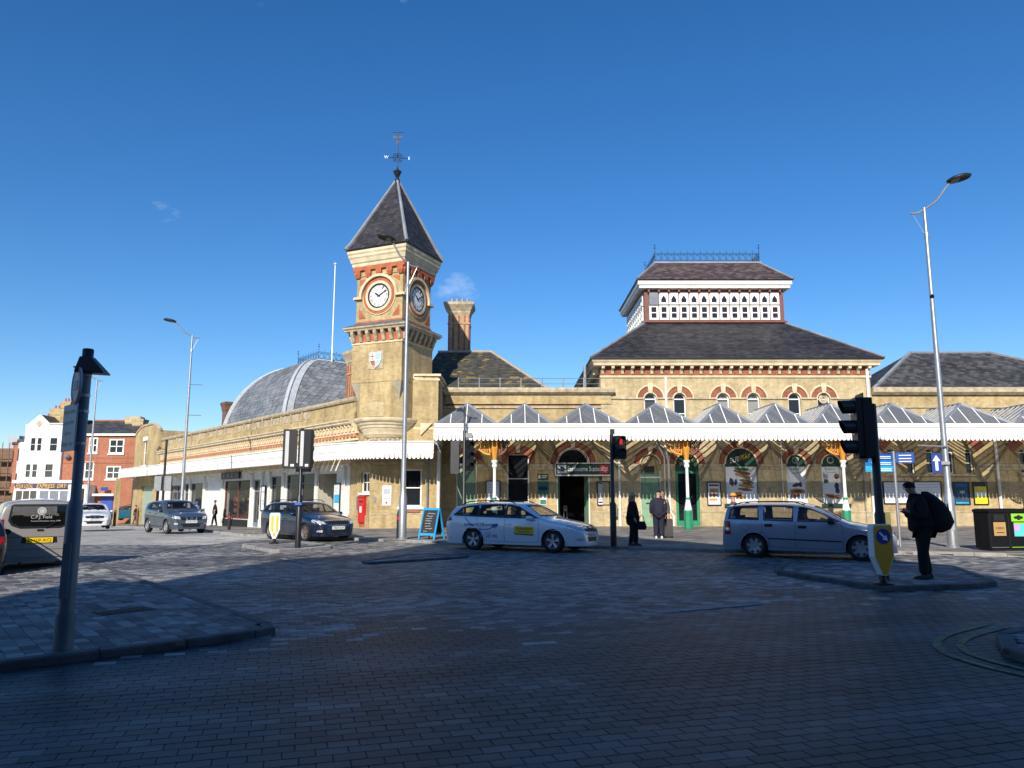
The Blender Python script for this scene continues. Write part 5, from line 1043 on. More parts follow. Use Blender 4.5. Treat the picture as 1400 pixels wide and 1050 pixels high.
# ------------------------------------------------------------------ houses beyond the shop wing
GB = -1.3
wh = thing('white_house', 'white rendered gabled house with dry cleaner shop at street level', 'house', (-52, 80, GB)); BF = F((0, 80), R(3))
def bp(x, y, Y=80): return P(x, y, Y)
x0, x1 = bp(27, 640)[0], bp(81, 640)[0]; zt = bp(50, 578)[1]; za = bp(48, 567)[1]; zs = bp(60, 657)[1]
def yy(y): return bp(60, y)[1]
def xx(x): return bp(x, 640)[0]
wins = [(38, 45.5, 598, 617), (47, 54, 598, 617), (64.5, 75.5, 598, 617), (34.5, 42, 634, 653), (43.5, 51, 634, 653), (61, 72.5, 634, 653)]
H = [(xx(a), xx(b), yy(d), yy(c), 0) for a, b, c, d in wins]; WF = F((0, 80), 0)
mb = MB(WF); wall(mb, xx(30), xx(82), zs, yy(580), H, .15); mb.face([(xx(33), 0, yy(580)), (xx(64), 0, yy(580)), (xx(48.5), 0, yy(566))]); mb.face([(xx(30), 0, zs), (xx(30), -11, zs), (xx(30), -11, yy(583)), (xx(30), 0, yy(580))]); mb.face([(xx(82), 0, zs), (xx(82), -11, zs), (xx(82), -11, yy(580)), (xx(82), 0, yy(580))]); mb.build('wall', RENDER, wh)
for h in H: window(WF, *h[:4], wh, w=-.06, bars=(1, 2), ft=.06, blind=DARKB if h[2] > yy(630) else WHITE2)
rf = MB(WF).prism([(xx(32), yy(580) - .1), (xx(65), yy(580) - .1), (xx(48.5), yy(566) - .05)], -10, -.05).build('gable_roof', SLATEG, wh); MB(WF).loft([[(xx(60), -.1, yy(579)), (xx(83), -.1, yy(579)), (xx(83), -10, yy(579)), (xx(60), -10, yy(579))], [(xx(60), -5, yy(568)), (xx(83), -5, yy(568)), (xx(83), -5.1, yy(568)), (xx(60), -5.1, yy(568))]]).build('roof', SLATEG, wh)
MB(WF).disc(xx(48), yy(579), .4, .002, .04, 4).build('diamond_plaque', STONE2, wh); box_part('gutter', WHITE2, wh, WF, xx(62), xx(83), .0, .2, yy(580) - .02, yy(578.5))
potm = plain('red_clay_pot', (.42, .10, .07), .7, var=.15)
for px, pw, top, Y in ((68, 3.5, 571, 84), (80, 7.5, 560, 83), (92, 6, 550.5, 82)):
    X = P(px, 570, Y)[0]; chimney(F((X, Y), 0), wh, pw / 1030 * Y, .5, yy(585), P(px, top, Y)[1], YB, YB, 3 if px > 70 else 2, .1, bands=False, potm=potm)
# shop front of the white house
sf = box_part('shop_front', WHITE2, wh, WF, xx(24), xx(104), -.2, .25, GB - .2, yy(670)); SIGNB = plain('navy_sign', (.05, .045, .09), .5, var=.05)
sg = box_part('sign_board', SIGNB, wh, WF, xx(26), xx(104), .26, .34, yy(668), yy(661)); box_part('shop_cornice', WHITE2, wh, WF, xx(22), xx(112), -.1, .45, yy(660.5), yy(656.5))
LOR = plain('orange_letter', (.75, .42, .05), .5, var=.04)
text('lettering', 'YOUR LOCAL', WF, (xx(26) + xx(51)) / 2, .35, yy(667), .36, LOR, sg, width=xx(51) - xx(28), shear=.2); text('lettering', 'EXPRESS', WF, (xx(55) + xx(80)) / 2, .35, yy(667), .4, LOR, sg, width=xx(80) - xx(55.5), shear=.2); text('lettering', 'DRY C', WF, (xx(83) + xx(102)) / 2, .35, yy(667), .4, LOR, sg, width=xx(102) - xx(83), shear=.2)
for a, b, m_ in ((27, 56, GL_D), (59, 100, GL_L)):
    o = box_part('shop_window', WHITE, wh, WF, xx(a), xx(b), .252, .30, yy(692), yy(669.5))
    n = 3
    for k in range(n): q = MB(WF); u0, u1 = xx(a) + (xx(b) - xx(a)) * (k + .06) / n, xx(a) + (xx(b) - xx(a)) * (k + .94) / n; q.face([(u0, .304, yy(691)), (u1, .304, yy(691)), (u1, .304, yy(671)), (u0, .304, yy(671))]); q.build('pane', GREYP if m_ is GL_L else GL_D, o, fix=False)
# red brick house
rb = thing('brick_house', 'red brick house with grey hipped roof and blue side door', 'house', (-46, 81, GB)); RX0, RX1 = xx(82), xx(187); RF = F((0, 80.3), 0)
wins = [(117, 129, 598, 619), (145, 165.5, 600, 620), (113.5, 126.5, 631, 655), (144, 163.5, 637, 655)]
H = [(xx(a), xx(b), yy(d), yy(c), 0) for a, b, c, d in wins]; mb = MB(RF); wall(mb, RX0 + .02, RX1, GB - .3, yy(594), H, .12); mb.face([(RX1, 0, GB - .3), (RX1, -12, GB - .3), (RX1, -12, yy(594)), (RX1, 0, yy(594))]); mb.build('wall', RBH, rb)
for i, h in enumerate(H): window(RF, *h[:4], rb, w=.02, bars=(2, 2), ft=.13, blind=DARKB if i < 2 else WHITE2); MB(RF).box(h[0] - .1, h[1] + .1, .003, .12, h[2] - .14, h[2] - .01).build('window_sill', WHITE2, rb)
for z in (yy(633), yy(626)): box_part('brick_band', RBH, rb, RF, RX0 + .1, RX1, .002, .05, z, z + .12)
box_part('eaves_board', WHITE, rb, RF, RX0 - .05, RX1 + .25, .0, .3, yy(595.5), yy(592.5))
e = .35; zr = yy(592.4); rr_ = MB(RF).loft([[(RX0, e, zr), (RX1 + e, e, zr), (RX1 + e, -12, zr), (RX0, -12, zr)], [(RX0, -5.5, yy(569)), (xx(150), -5.5, yy(569)), (xx(150), -6, yy(569)), (RX0, -6, yy(569))]]).build('roof', SLATEG, rb)
pp = RF.p; slate_part([(pp(RX0, e, zr + .02), pp(RX1 + e, e, zr + .02), pp(xx(150), -5.5, yy(569) + .02), pp(RX0, -5.5, yy(569) + .02))], SLATEG, rr_, row=.35, wid=.5); MB(RF).tube([(RX1 + e, e, zr + .05), (xx(150), -5.5, yy(569) + .08), (RX0, -5.5, yy(569) + .08)], .14, 6).build('ridge_tile', RTILE, rr_)
chimney(F((xx(147), 85), 0), rb, .8, .5, yy(590), yy(564), YB2, YB2, 0, .06, bands=False); chimney(F((P(175, 570, 88)[0], 88), 0), rb, .5, .5, yy(600), P(175, 581, 88)[1], YB, YB, 3, .12, bands=False, potm=potm); chimney(F((P(192, 570, 84)[0], 84), 0), rb, .55, .5, yy(610), P(192, 574, 84)[1], YB2, YB2, 1, .15, bands=False)
box_part('porch_slab', WHITE, rb, RF, xx(133), xx(162), .0, .9, yy(678), yy(675)); dr = boards(RF, rb, xx(140), xx(156), GB, yy(679), .06, plain('royal_blue_paint', (.02, .07, .35), .45, var=.08), 2, 2); MB(RF).box(xx(142), xx(151), .5, .6, yy(671), yy(666)).build('blue_sign', MATS['sign_blue'], rb)
box_part('bay_shop', WHITE2, rb, RF, xx(104), xx(131), .02, 1.4, GB - .2, yy(663)); box_part('bay_window', GL_D, rb, RF, xx(108), xx(126), 1.402, 1.43, yy(690), yy(668)); MB(RF).lathe((xx(90), .25), [(.02, yy(627.5)), (.28, yy(626)), (.34, yy(624)), (.2, yy(622)), (.02, yy(621))], 10).build('wall_lamp', GREYMET, rb)
# narrow yard between brick house and station
al = thing('fire_stair', 'dark iron fire stair in the gap left of the station end bay', 'stair', (xx(191), 82, GB))
for k in range(6): z = GB + 1.2 + k * 1.5; MB().box(xx(188.5), xx(194), 80.8, 83, z, z + .08).build('landing', BLACKM, al); MB().cyl((xx(188.8), 80.9, z), (xx(193.6), 80.9, z + 1.4), .05, n=5).build('string', BLACKM, al)
for u in (188.8, 193.8): MB().cyl((xx(u), 80.9, GB), (xx(u), 80.9, yy(598)), .06, n=6).build('post', BLACKM, al)
# far street on the left edge
fb = thing('scaffolded_terrace', 'distant dark brick terrace wrapped in scaffolding at the left edge', 'building', (-72, 112, -1.6)); X0, X1 = P(-40, 650, 112)[0], P(26, 650, 112)[0]; SF = F((0, 112), 0); top = P(10, 613, 112)[1]
mb = MB(SF); Hs = [(X0 + 2.2 + k * 2.4, X0 + 3.4 + k * 2.4, z, z + 1.6, 0) for k in range(int((X1 - X0) / 2.4) - 1) for z in (1.5, 4.6)]; wall(mb, X0, X1, -1.8, top, Hs, .2); mb.face([(X1, 0, -1.8), (X1, -8, -1.8), (X1, -8, top), (X1, 0, top)]); mb.build('wall', RUB, fb)
for h in Hs: window(SF, *h[:4], fb, w=-.1, bars=(1, 2))
mb = MB(SF); 
for k in range(8): mb.cyl((X0 + k * (X1 - X0) / 7, 1.2, -1.8), (X0 + k * (X1 - X0) / 7, 1.2, top + .8), .06, n=5)
for z in (.6, 2.7, 4.8, 6.9): mb.box(X0, X1, .3, 1.4, z, z + .06); mb.cyl((X0, 1.25, z + 1), (X1, 1.25, z + 1), .05, n=5)
mb.build('scaffold', plain('scaffold_pole', (.20, .15, .08), .6, var=.3), fb); box_part('roof_plant', plain('pale_roof_box', (.36, .38, .40), .7, var=.1), fb, SF, P(4, 612, 112)[0], P(19, 612, 112)[0], -4, -1, top - .2, P(8, 606, 112)[1] + 1.2)
# side of the white house row going back down the street
st = thing('street_terrace', 'white and brick bay-fronted terrace receding behind the white gabled house', 'building', (-58, 95, -1.4)); A_ = Vector((xx(30) - .3, 84, 0)); B_ = Vector((P(21, 640, 106)[0], 106, 0)); d = B_ - A_; TFm = F(A_, math.atan2(d.y, d.x)); TFm.n = Vector((-d.y, d.x, 0)).normalized(); L = d.length
mb = MB(TFm); mb.box(0, L, -6, 0, -1.6, 9.4); mb.build('wall', RENDER, st)
for k in range(4):
    u = 2 + k * (L - 3) / 4
    MB(TFm).plan([(u, 0), (u + .6, .9), (u + 2.4, .9), (u + 3, 0)], 2.2, 8.6).build('bay', RENDER if k % 2 == 0 else RBH, st); MB(TFm).plan([(u - .2, 0), (u + .5, 1.1), (u + 2.5, 1.1), (u + 3.2, 0)], 8.6, 8.9).build('bay_roof', SLATEG, st)
    for z in (3.0, 6.2): MB(TFm).box(u + .8, u + 2.2, .902, .93, z, z + 1.6).build('window', GL_D, st)
# ------------------------------------------------------------------ tall hotel behind the photographer: its shadow lies over the road
ht = thing('hotel_block', 'tall brick hotel behind the viewer whose shadow covers the road', 'building', (-2.5, -8, 0)); HF = F((0, -8), math.pi)
edge = [(-7.45, 11.33), (-7.9, 13.6), (-7.6, 14.7), (-6.82, 14.3), (-6.02, 19.85), (-4.2, 22.14), (-2.61, 27.44), (3.6, 31.2), (6.83, 25.04), (9.98, 20.08), (9.1, 15.0)]
sil = [(x - math.tan(SUN_AZ) * (y + 8), (y + 8) / math.cos(SUN_AZ) * math.tan(SUN_EL)) for x, y in edge]
sil = [(sil[0][0], 0)] + sil + [(sil[-1][0], 0)]
MB(HF).prism([(-u, z) for u, z in sil], -11, 0).build('wall', RUB, ht)
for k in range(6):
    for j in range(4): u = -9 + k * 2.55; z = 1.2 + j * 3.4; MB(HF).box(-u - 1.2, -u, .002, .06, z, z + 1.9).build('window', GL_D, ht)

for lb, u0, u1, hh in (('added unseen brick row behind the viewer left of the hotel, blocking sky light', -42, -13.0, 9.3), ('added unseen brick row behind the viewer right of the hotel, blocking sky light', 5.2, 44, 10.2)):  # unseen rows added beside the hotel to cut sky light on the road
    t = thing('sky_block_row', lb, 'building', ((u0 + u1) / 2, -8.3, 0)); MB().box(u0, u1, -20, -8.3, 0, hh).build('wall', RBH, t); MB().box(u0 - .1, u1 + .1, -20, -8.15, hh, hh + .2).build('coping', STONE2, t)
    for k in range(int((u1 - u0) / 3)):
        for z in (1, 4.6): MB().box(u0 + 1 + k * 3, u0 + 2.4 + k * 3, -8.298, -8.25, z, z + 2).build('window', GL_D, t)
# ------------------------------------------------------------------ vehicles
def paint(name, c, metal=.0, rough=.35, coat=1.0): return plain(name, c, rough, metal, var=.04, scale=2, coat=coat)
TYRE = plain('tyre_rubber', (.012, .012, .013), .85, var=.25, scale=12); ALLOY = plain('alloy_wheel', (.48, .49, .50), .35, .7, var=.06); TRIM = plain('car_black_trim', (.010, .010, .011), .45, var=.15); CABIN = plain('cabin_cloth', (.022, .022, .024), .9, var=.2)
HEADL = plain('headlamp_lens', (.55, .57, .60), .08, .3, var=.3, scale=20); TAILL = plain('tail_lamp_red', (.35, .008, .008), .15, var=.15); CHROME = plain('chrome', (.65, .66, .68), .12, 1.0, var=.03); PLATEW = plain('white_number_plate', (.75, .75, .73), .4, var=.02); PLATEY = plain('yellow_number_plate', (.80, .55, .01), .4, var=.02); AMBL = plain('amber_lens', (.6, .2, .01), .2, var=.1)
def smooth_curve(pts, n=10):
    out = []
    for i in range(len(pts) - 1):
        p0, p1, p2, p3 = [Vector(pts[max(0, min(len(pts) - 1, k))]) for k in (i - 1, i, i + 1, i + 2)]
        for k in range(n): t = k / n; out.append(.5 * ((2 * p1) + (p2 - p0) * t + (2 * p0 - 5 * p1 + 4 * p2 - p3) * t * t + (3 * p1 - p0 - 3 * p2 + p3) * t ** 3))
    out.append(Vector(pts[-1])); return out
class Car:
    def __init__(s, name, label, cat, top, plan, belt, sill, axles, wr, width, paint_m, tum=.30, crown=.05, step=.05, group=None, rr=.10, xc=1.0):
        s.root = thing(name, label, cat, group=group); s.m = paint_m; s.tum = tum; s.cr = crown; s.ax = axles; s.wr = wr; s.rr = rr; s.xc = xc
        c = smooth_curve(top); xs = [c[0]]                       # front to back, x falling
        for q in c[1:]:
            if q.x >= xs[-1].x - .0015: q = Vector((xs[-1].x - .0015, q.y))
            xs.append(q)
        s.tx = np.array([q.x for q in xs])[::-1]; s.tz = np.array([q.y for q in xs])[::-1]
        pl = smooth_curve(plan, 6); s.px = np.array([q[0] for q in pl])[::-1]; s.pw = np.array([q[1] for q in pl])[::-1]
        s.bx = np.array([q[0] for q in belt])[::-1]; s.bz = np.array([q[1] for q in belt])[::-1]; s.zb = sill
        d = np.r_[0, np.cumsum(np.hypot(np.diff(s.tx), np.diff(s.tz)))]; n = int(d[-1] / step); s.sx = np.interp(np.linspace(0, d[-1], n), d, s.tx)
        s.holes = []; s.parts = []; s.tab()
    def tab(s):
        s.x0 = float(s.tx[0]) - .01; g = np.arange(s.x0, float(s.tx[-1]) + .012, .001); s.N = len(g) - 1
        s.Tz = np.interp(g, s.tx, s.tz).tolist(); s.Tw = np.interp(g, s.px, s.pw).tolist(); s.Ts = np.interp(g, s.bx, s.bz).tolist()
    def ix(s, x): return max(0, min(s.N, int((x - s.x0) * 1000 + .5)))
    def zt(s, x): return s.Tz[s.ix(x)]
    def w(s, x): return s.Tw[s.ix(x)]
    def zs(s, x): return s.Ts[s.ix(x)]
    def rad(s, x): return min(s.rr, max(.02, (s.zt(x) - s.zb) * .35))
    def hw0(s, x, z):
        zs = s.zs(x); w = s.w(x)
        if z <= zs:
            f = max(0, (z - s.zb) / (zs - s.zb)); y = w * (.93 + .07 * math.sin(math.pi / 2 * min(1, f * 1.35))); return y - .018 * max(0, f - .72) / .28
        h = z - zs; return w - .018 - s.tum * h - .06 * h * h
    def hw(s, x, z):
        ze = s.zt(x) - s.cr; r = s.rad(x); y = s.hw0(x, z)
        if z > ze - r: q = min(1, (z - (ze - r)) / r); y -= 1.25 * r * (1 - math.sqrt(max(0, 1 - q * q)))
        return max(.02, y)
    def section(s, x):
        zt = s.zt(x); ze = zt - s.cr; r = s.rad(x); pts = []; z1 = ze - r
        for k in range(3): pts.append((s.hw0(x, s.zb) * k / 3, s.zb))
        for k in range(13): z = s.zb + (z1 - s.zb) * k / 12; pts.append((s.hw(x, z), z))
        for k in range(1, 6): z = z1 + r * math.sin(math.pi / 2 * k / 5); pts.append((s.hw(x, z), z))
        ye = pts[-1][0]
        for k in range(1, 9): y = ye * (1 - k / 8); pts.append((y, ze + s.cr * (1 - (y / ye) ** 2)))
        return pts
    def inside(s, x, y, z):
        zt = s.zt(x); ze = zt - s.cr; y = abs(y)
        if z > ze:
            ye = s.hw(x, ze); return y < ye and z <= ze + s.cr * (1 - (y / ye) ** 2)
        return y <= s.hw(x, z)
    def end_x(s, y, z, front=True):
        a, b = (float(s.tx[-1]), -.3) if front else (float(s.tx[0]), .3); n = 90; last = a
        for k in range(n + 1):
            x = a + (b - a) * k / n
            if s.inside(x, y, z):
                lo, hi = last, x
                for _ in range(6):
                    m = (lo + hi) / 2
                    if s.inside(m, y, z): hi = m
                    else: lo = m
                return hi
            last = x
        return b
    def pos(s, kind, q, off):
        if kind in 'LR': y = s.hw(q[0], q[1]) + off; return (q[0], y if kind == 'L' else -y, q[1])
        if kind == 'F': return (s.end_x(q[0], q[1]) + off, q[0], q[1])
        return (s.end_x(q[0], q[1], False) - off, q[0], q[1])
    def patch(s, name, kind, poly, mat, off=.006, parent=None, sub=2, smooth=True):
        bm = bmesh.new(); f = bm.faces.new([bm.verts.new((q[0], q[1], 0)) for q in poly]); bmesh.ops.triangulate(bm, faces=[f])
        for _ in range(sub): bmesh.ops.subdivide_edges(bm, edges=[e for e in bm.edges if e.calc_length() > .09], cuts=1, use_grid_fill=True)
        bmesh.ops.triangulate(bm, faces=bm.faces); bm.verts.ensure_lookup_table(); bm.verts.index_update()
        mb = MB(); mb.v = [s.pos(kind, (v.co.x, v.co.y), off) for v in bm.verts]; mb.f = [[v.index for v in f.verts] for f in bm.faces]; bm.free()
        return mb.build(name, mat, parent or s.root, smooth=60 if smooth else False, fix=False)
    def ring(s, name, kind, outer, inner, mat, off=.004, parent=None):
        mb = MB(); n = len(outer); V = []
        for a, b in ((outer, .0), (outer, off), (inner, off), (inner, -.012)):
            row = []
            for i in range(n):
                p, q = Vector(a[i]), Vector(a[(i + 1) % n]); m = max(1, 3)
                for k in range(m): t = p.lerp(q, k / m); row.append(len(mb.v)); mb.v.append(s.pos(kind, (t.x, t.y), b))
            V.append(row)
        N_ = len(V[0])
        for a, b in zip(V, V[1:]):
            for k in range(N_): mb.f.append([a[k], a[(k + 1) % N_], b[(k + 1) % N_], b[k]])
        return mb.build(name, mat, parent or s.root, fix=False)
    def glass(s, name, kind, poly, border=.045, mat=None, frame=TRIM, pane_off=.001):
        s.holes.append((kind, poly)); inner = shrink(poly, border); o = s.patch(name, kind, inner, mat or GL_CAR, pane_off); s.ring('window_seal', kind, poly, inner, frame, parent=o); return o
    def sides(s, name, poly, **kw): s.glass(name, 'L', poly, **kw); s.glass(name, 'R', poly, **kw)
    def body(s):
        secs = [s.section(x) for x in s.sx]; n = len(secs[0]); V = []; F_ = []; full = 2 * n - 2
        for x, sec in zip(s.sx, secs):
            loop = [(x, y, z) for y, z in sec] + [(x, -y, z) for y, z in sec[-2:0:-1]]; V += loop
        def keep(face):
            c = [V[i] for i in face]; cx = sum(q[0] for q in c) / len(c); cz = sum(q[2] for q in c) / len(c); cy = sum(q[1] for q in c) / len(c)
            if abs(cy) > .45 or cz < .26:
                for a in s.ax:
                    if (cx - a) ** 2 + (cz - s.wr) ** 2 < (s.wr + .055) ** 2 and abs(cy) > .5: return False
            for kind, poly in s.holes:
                if kind in 'LR':
                    if (cy > 0) == (kind == 'L') and abs(cy) > .4 and all(inpoly(q[0], q[2], poly) for q in c): return False
                elif kind == 'F' and cx > s.xc * .0 - .2 and all(inpoly(q[1], q[2], poly) for q in c) and all(abs(q[0] - s.end_x(q[1], q[2])) < .12 for q in c): return False
                elif kind == 'B' and cx < 0 and all(inpoly(q[1], q[2], poly) for q in c) and all(abs(q[0] - s.end_x(q[1], q[2], False)) < .12 for q in c): return False
            return True
        m = len(secs)
        for i in range(m - 1):
            for k in range(full):
                f = [i * full + k, i * full + (k + 1) % full, (i + 1) * full + (k + 1) % full, (i + 1) * full + k]
                if keep(f): F_.append(f)
        for e in (0, m - 1): F_.append([e * full + k for k in range(full)])
        mb = MB(); mb.v = V; mb.f = F_; o = mb.build('body', s.m, s.root, smooth=35)
        me = o.data; nv = len(me.vertices); co = np.empty(nv * 3); no = np.empty(nv * 3); me.vertices.foreach_get('co', co); me.vertices.foreach_get('normal', no)
        li = MB(); c2 = co.reshape(-1, 3) - no.reshape(-1, 3) * .03; li.v = [tuple(q) for q in c2]; li.f = [f for f in F_ if len(f) == 4]; li.build('interior_trim', CABIN, s.root, fix=False)
        for a in s.ax:                                            # wheel wells and arch lips
            for sd in (-1, 1):
                pts = []
                for k in range(15):
                    t = math.pi * (1.08 - 1.16 * k / 14); x, z = a + (s.wr + .055) * math.cos(t), s.wr + (s.wr + .055) * math.sin(t)
                    if z > s.zb - .02: pts.append((x, sd * (s.hw(x, max(z, s.zb)) + .003), z))
                MB().tube(pts, .016, 6).build('arch_lip', s.m, s.root, smooth=True)
                w_ = MB(); ys = sd * (s.w(a) - .30), sd * (s.w(a) - .01); A = []
                for k in range(13): t = math.pi * (1.1 - 1.2 * k / 12); A.append((a + (s.wr + .05) * math.cos(t), s.wr + (s.wr + .05) * math.sin(t)))
                w_.loft([[(x, ys[0], z), (x, ys[1], z)] for x, z in A], closed=False, caps=False); w_.face([(x, ys[0], z) for x, z in A]); w_.build('wheel_well', DARK, s.root, fix=False)
        return o
    def line(s, pts, r=.0045, mat=TRIM, name='shut_line', sides='LR', off=.0):
        for k in sides: MB().tube([s.pos(k, q, off) for q in smooth_pts(pts)], r, 4).build(name, mat, s.root)
    def wheels(s, spokes=5, rim=ALLOY, wid=.2, twin=False):
        for a in s.ax:
            for sd in (-1, 1):
                y = sd * (s.w(a) - .02); f = F((a, y, s.wr), 0 if sd < 0 else math.pi); r = s.wr
                def lat(prof, n=28):
                    mb = MB(); rings = [[(q[0] * math.cos(2 * math.pi * k / n), q[1], q[0] * math.sin(2 * math.pi * k / n)) for k in range(n)] for q in prof]
                    mb.v = [tuple(f.p(*q)) for rg in rings for q in rg]; m_ = n
                    for i in range(len(rings) - 1):
                        for k in range(n): mb.f.append([i * n + k, i * n + (k + 1) % n, (i + 1) * n + (k + 1) % n, (i + 1) * n + k])
                    return mb
                ty = lat([(r * .66, -wid), (r * .9, -wid), (r, -wid + .03), (r, -.03), (r * .93, -.003), (r * .72, .0), (r * .68, -.015)]).build('wheel', TYRE, s.root, smooth=30)
                rm = lat([(r * .70, -.012), (r * .665, -.004), (r * .62, -.03), (r * .60, -.10), (0.02, -.11)]); rm.build('rim', GREYMET if spokes < 9 else rim, ty, smooth=30)
                mb = MB(f)
                for k in range(spokes):
                    t = 2 * math.pi * k / spokes + .3
                    for dt in ((-.13, .13) if twin else (0,)):
                        c, q = math.cos(t + dt), math.sin(t + dt); e = (-q, c); w0, w1 = (.05, .035) if not twin else (.022, .02)
                        mb.loft([[(c * ra + e[0] * ww, dd, q * ra + e[1] * ww) for ww, dd in ((-wd, -.02 - dp), (wd, -.02 - dp), (wd, -.055 - dp), (-wd, -.055 - dp))] for ra, wd, dp in ((.04, w0, .012), (r * .35, w0 * .9, .004), (r * .665, w1, .0))])
                mb.disc(0, 0, .055, -.05, -.012, 12); mb.build('spokes', rim, ty)
    def interior(s, xs=(.25, -.75), yseat=.36, floor=.3, top=1.12):
        MB().box(s.ax[1] - .1, s.ax[0] + .1, -.55, .55, floor - .06, floor).build('floor_pan', CABIN, s.root)
        for x in xs:
            for y in (-yseat, yseat):
                f = F((x, y), 0); mb = MB(f); mb.loft([[(-.1, -.22, .5), (.02, -.24, .5), (.02, .24, .5), (-.1, .22, .5)], [(-.16, -.24, .8), (-.03, -.25, .8), (-.03, .25, .8), (-.16, .24, .8)], [(-.22, -.18, top - .12), (-.12, -.18, top - .12), (-.12, .18, top - .12), (-.22, .18, top - .12)]])
                mb.loft([[(-.25, -.13, top - .1), (-.15, -.13, top - .1), (-.15, .13, top - .1), (-.25, .13, top - .1)], [(-.27, -.12, top + .08), (-.18, -.12, top + .08), (-.18, .12, top + .08), (-.27, .12, top + .08)]]); mb.box(-.1, .42, -.24, .24, .42, .56); mb.build('seat', CABIN, s.root)
        MB().box(xs[0] + .55, xs[0] + .95, -.62, .62, .7, .93).build('dashboard', CABIN, s.root)
        wc = Vector((xs[0] + .42, -yseat, .92)); mb = MB(); mb.tube([(wc.x + .06 * math.sin(t * math.pi / 8), wc.y + .18 * math.cos(t * math.pi / 8), wc.z + .17 * math.sin(t * math.pi / 8)) for t in range(17)], .014, 6); mb.build('steering_wheel', TRIM, s.root)
    def mirrors(s, x, z, mat=None, k=1.0):
        for sd in (-1, 1):
            y = sd * (s.hw(x, z) + .13); mb = MB(); rings = []
            for dx, sc_ in ((.11, .35), (.07, .85), (0, 1), (-.06, .95)): rings.append([(x + dx, y + .115 * k * sc_ * math.cos(t * math.pi / 6), z + .075 * k * sc_ * math.sin(t * math.pi / 6)) for t in range(12)])
            o = mb.loft(rings).build('door_mirror', mat or s.m, s.root, smooth=50); MB().cyl((x, sd * (s.hw(x, z) - .02), z - .05), (x, y, z - .05), .025, n=6).build('mirror_arm', TRIM, o)
    def plate(s, front, z, txt, mat=PLATEW, w=.52, h=.11, y=0, lift=.012):
        x = s.end_x(y, z, front); f = F((x, y), math.pi / 2) if front else F((x, y), -math.pi / 2); o = MB(f).box(-w / 2, w / 2, lift, lift + .012, z - h / 2, z + h / 2).build('number_plate', mat, s.root); text('lettering', txt, f, 0, lift + .014, z - .034, .068, BLACKM, o, width=w * .86); return o
    def handles(s, pts, mat=None, l=.10, h=.016):
        for x, z in pts:
            for sd in (-1, 1): y = sd * s.hw(x, z); MB().box(x - l, x + l, min(y - sd * .005, y + sd * .03), max(y - sd * .005, y + sd * .03), z - h, z + h).build('door_handle', mat or s.m, s.root)
    def rails(s, x0, x1, mat=TRIM, inset=.10):
        for sd in (-1, 1):
            pts = [(x, sd * (s.hw(x, s.zt(x) - s.cr - .02) - inset * .2), s.zt(x) - s.cr * .4 + (.05 if 0 < k < 8 else -.01)) for k, x in enumerate(np.linspace(x0, x1, 9))]; MB().tube(pts, .016, 6).build('roof_rail', mat, s.root, smooth=True)
    def place(s, x, y, ang, z=None): s.root.location = (x, y, gz(x, y) if z is None else z); s.root.rotation_euler = (0, 0, R(ang)); return s.root
def smooth_pts(pts): return [tuple(q) for q in smooth_curve(pts, 4)] if len(pts) > 2 else pts
EST_TOP = [(2.33, .36), (2.325, .52), (2.29, .66), (2.20, .755), (1.95, .85), (1.5, .945), (1.12, 1.015), (.80, 1.19), (.42, 1.385), (.1, 1.45), (-.6, 1.475), (-1.3, 1.455), (-1.82, 1.395), (-2.02, 1.32), (-2.16, 1.12), (-2.26, 1.0), (-2.32, .85), (-2.335, .55), (-2.335, .36)]
EST_PLAN = [(2.33, .40), (2.315, .52), (2.27, .63), (2.16, .735), (1.95, .825), (1.6, .89), (.8, .907), (-1.2, .907), (-1.8, .89), (-2.15, .85), (-2.3, .76), (-2.335, .68)]
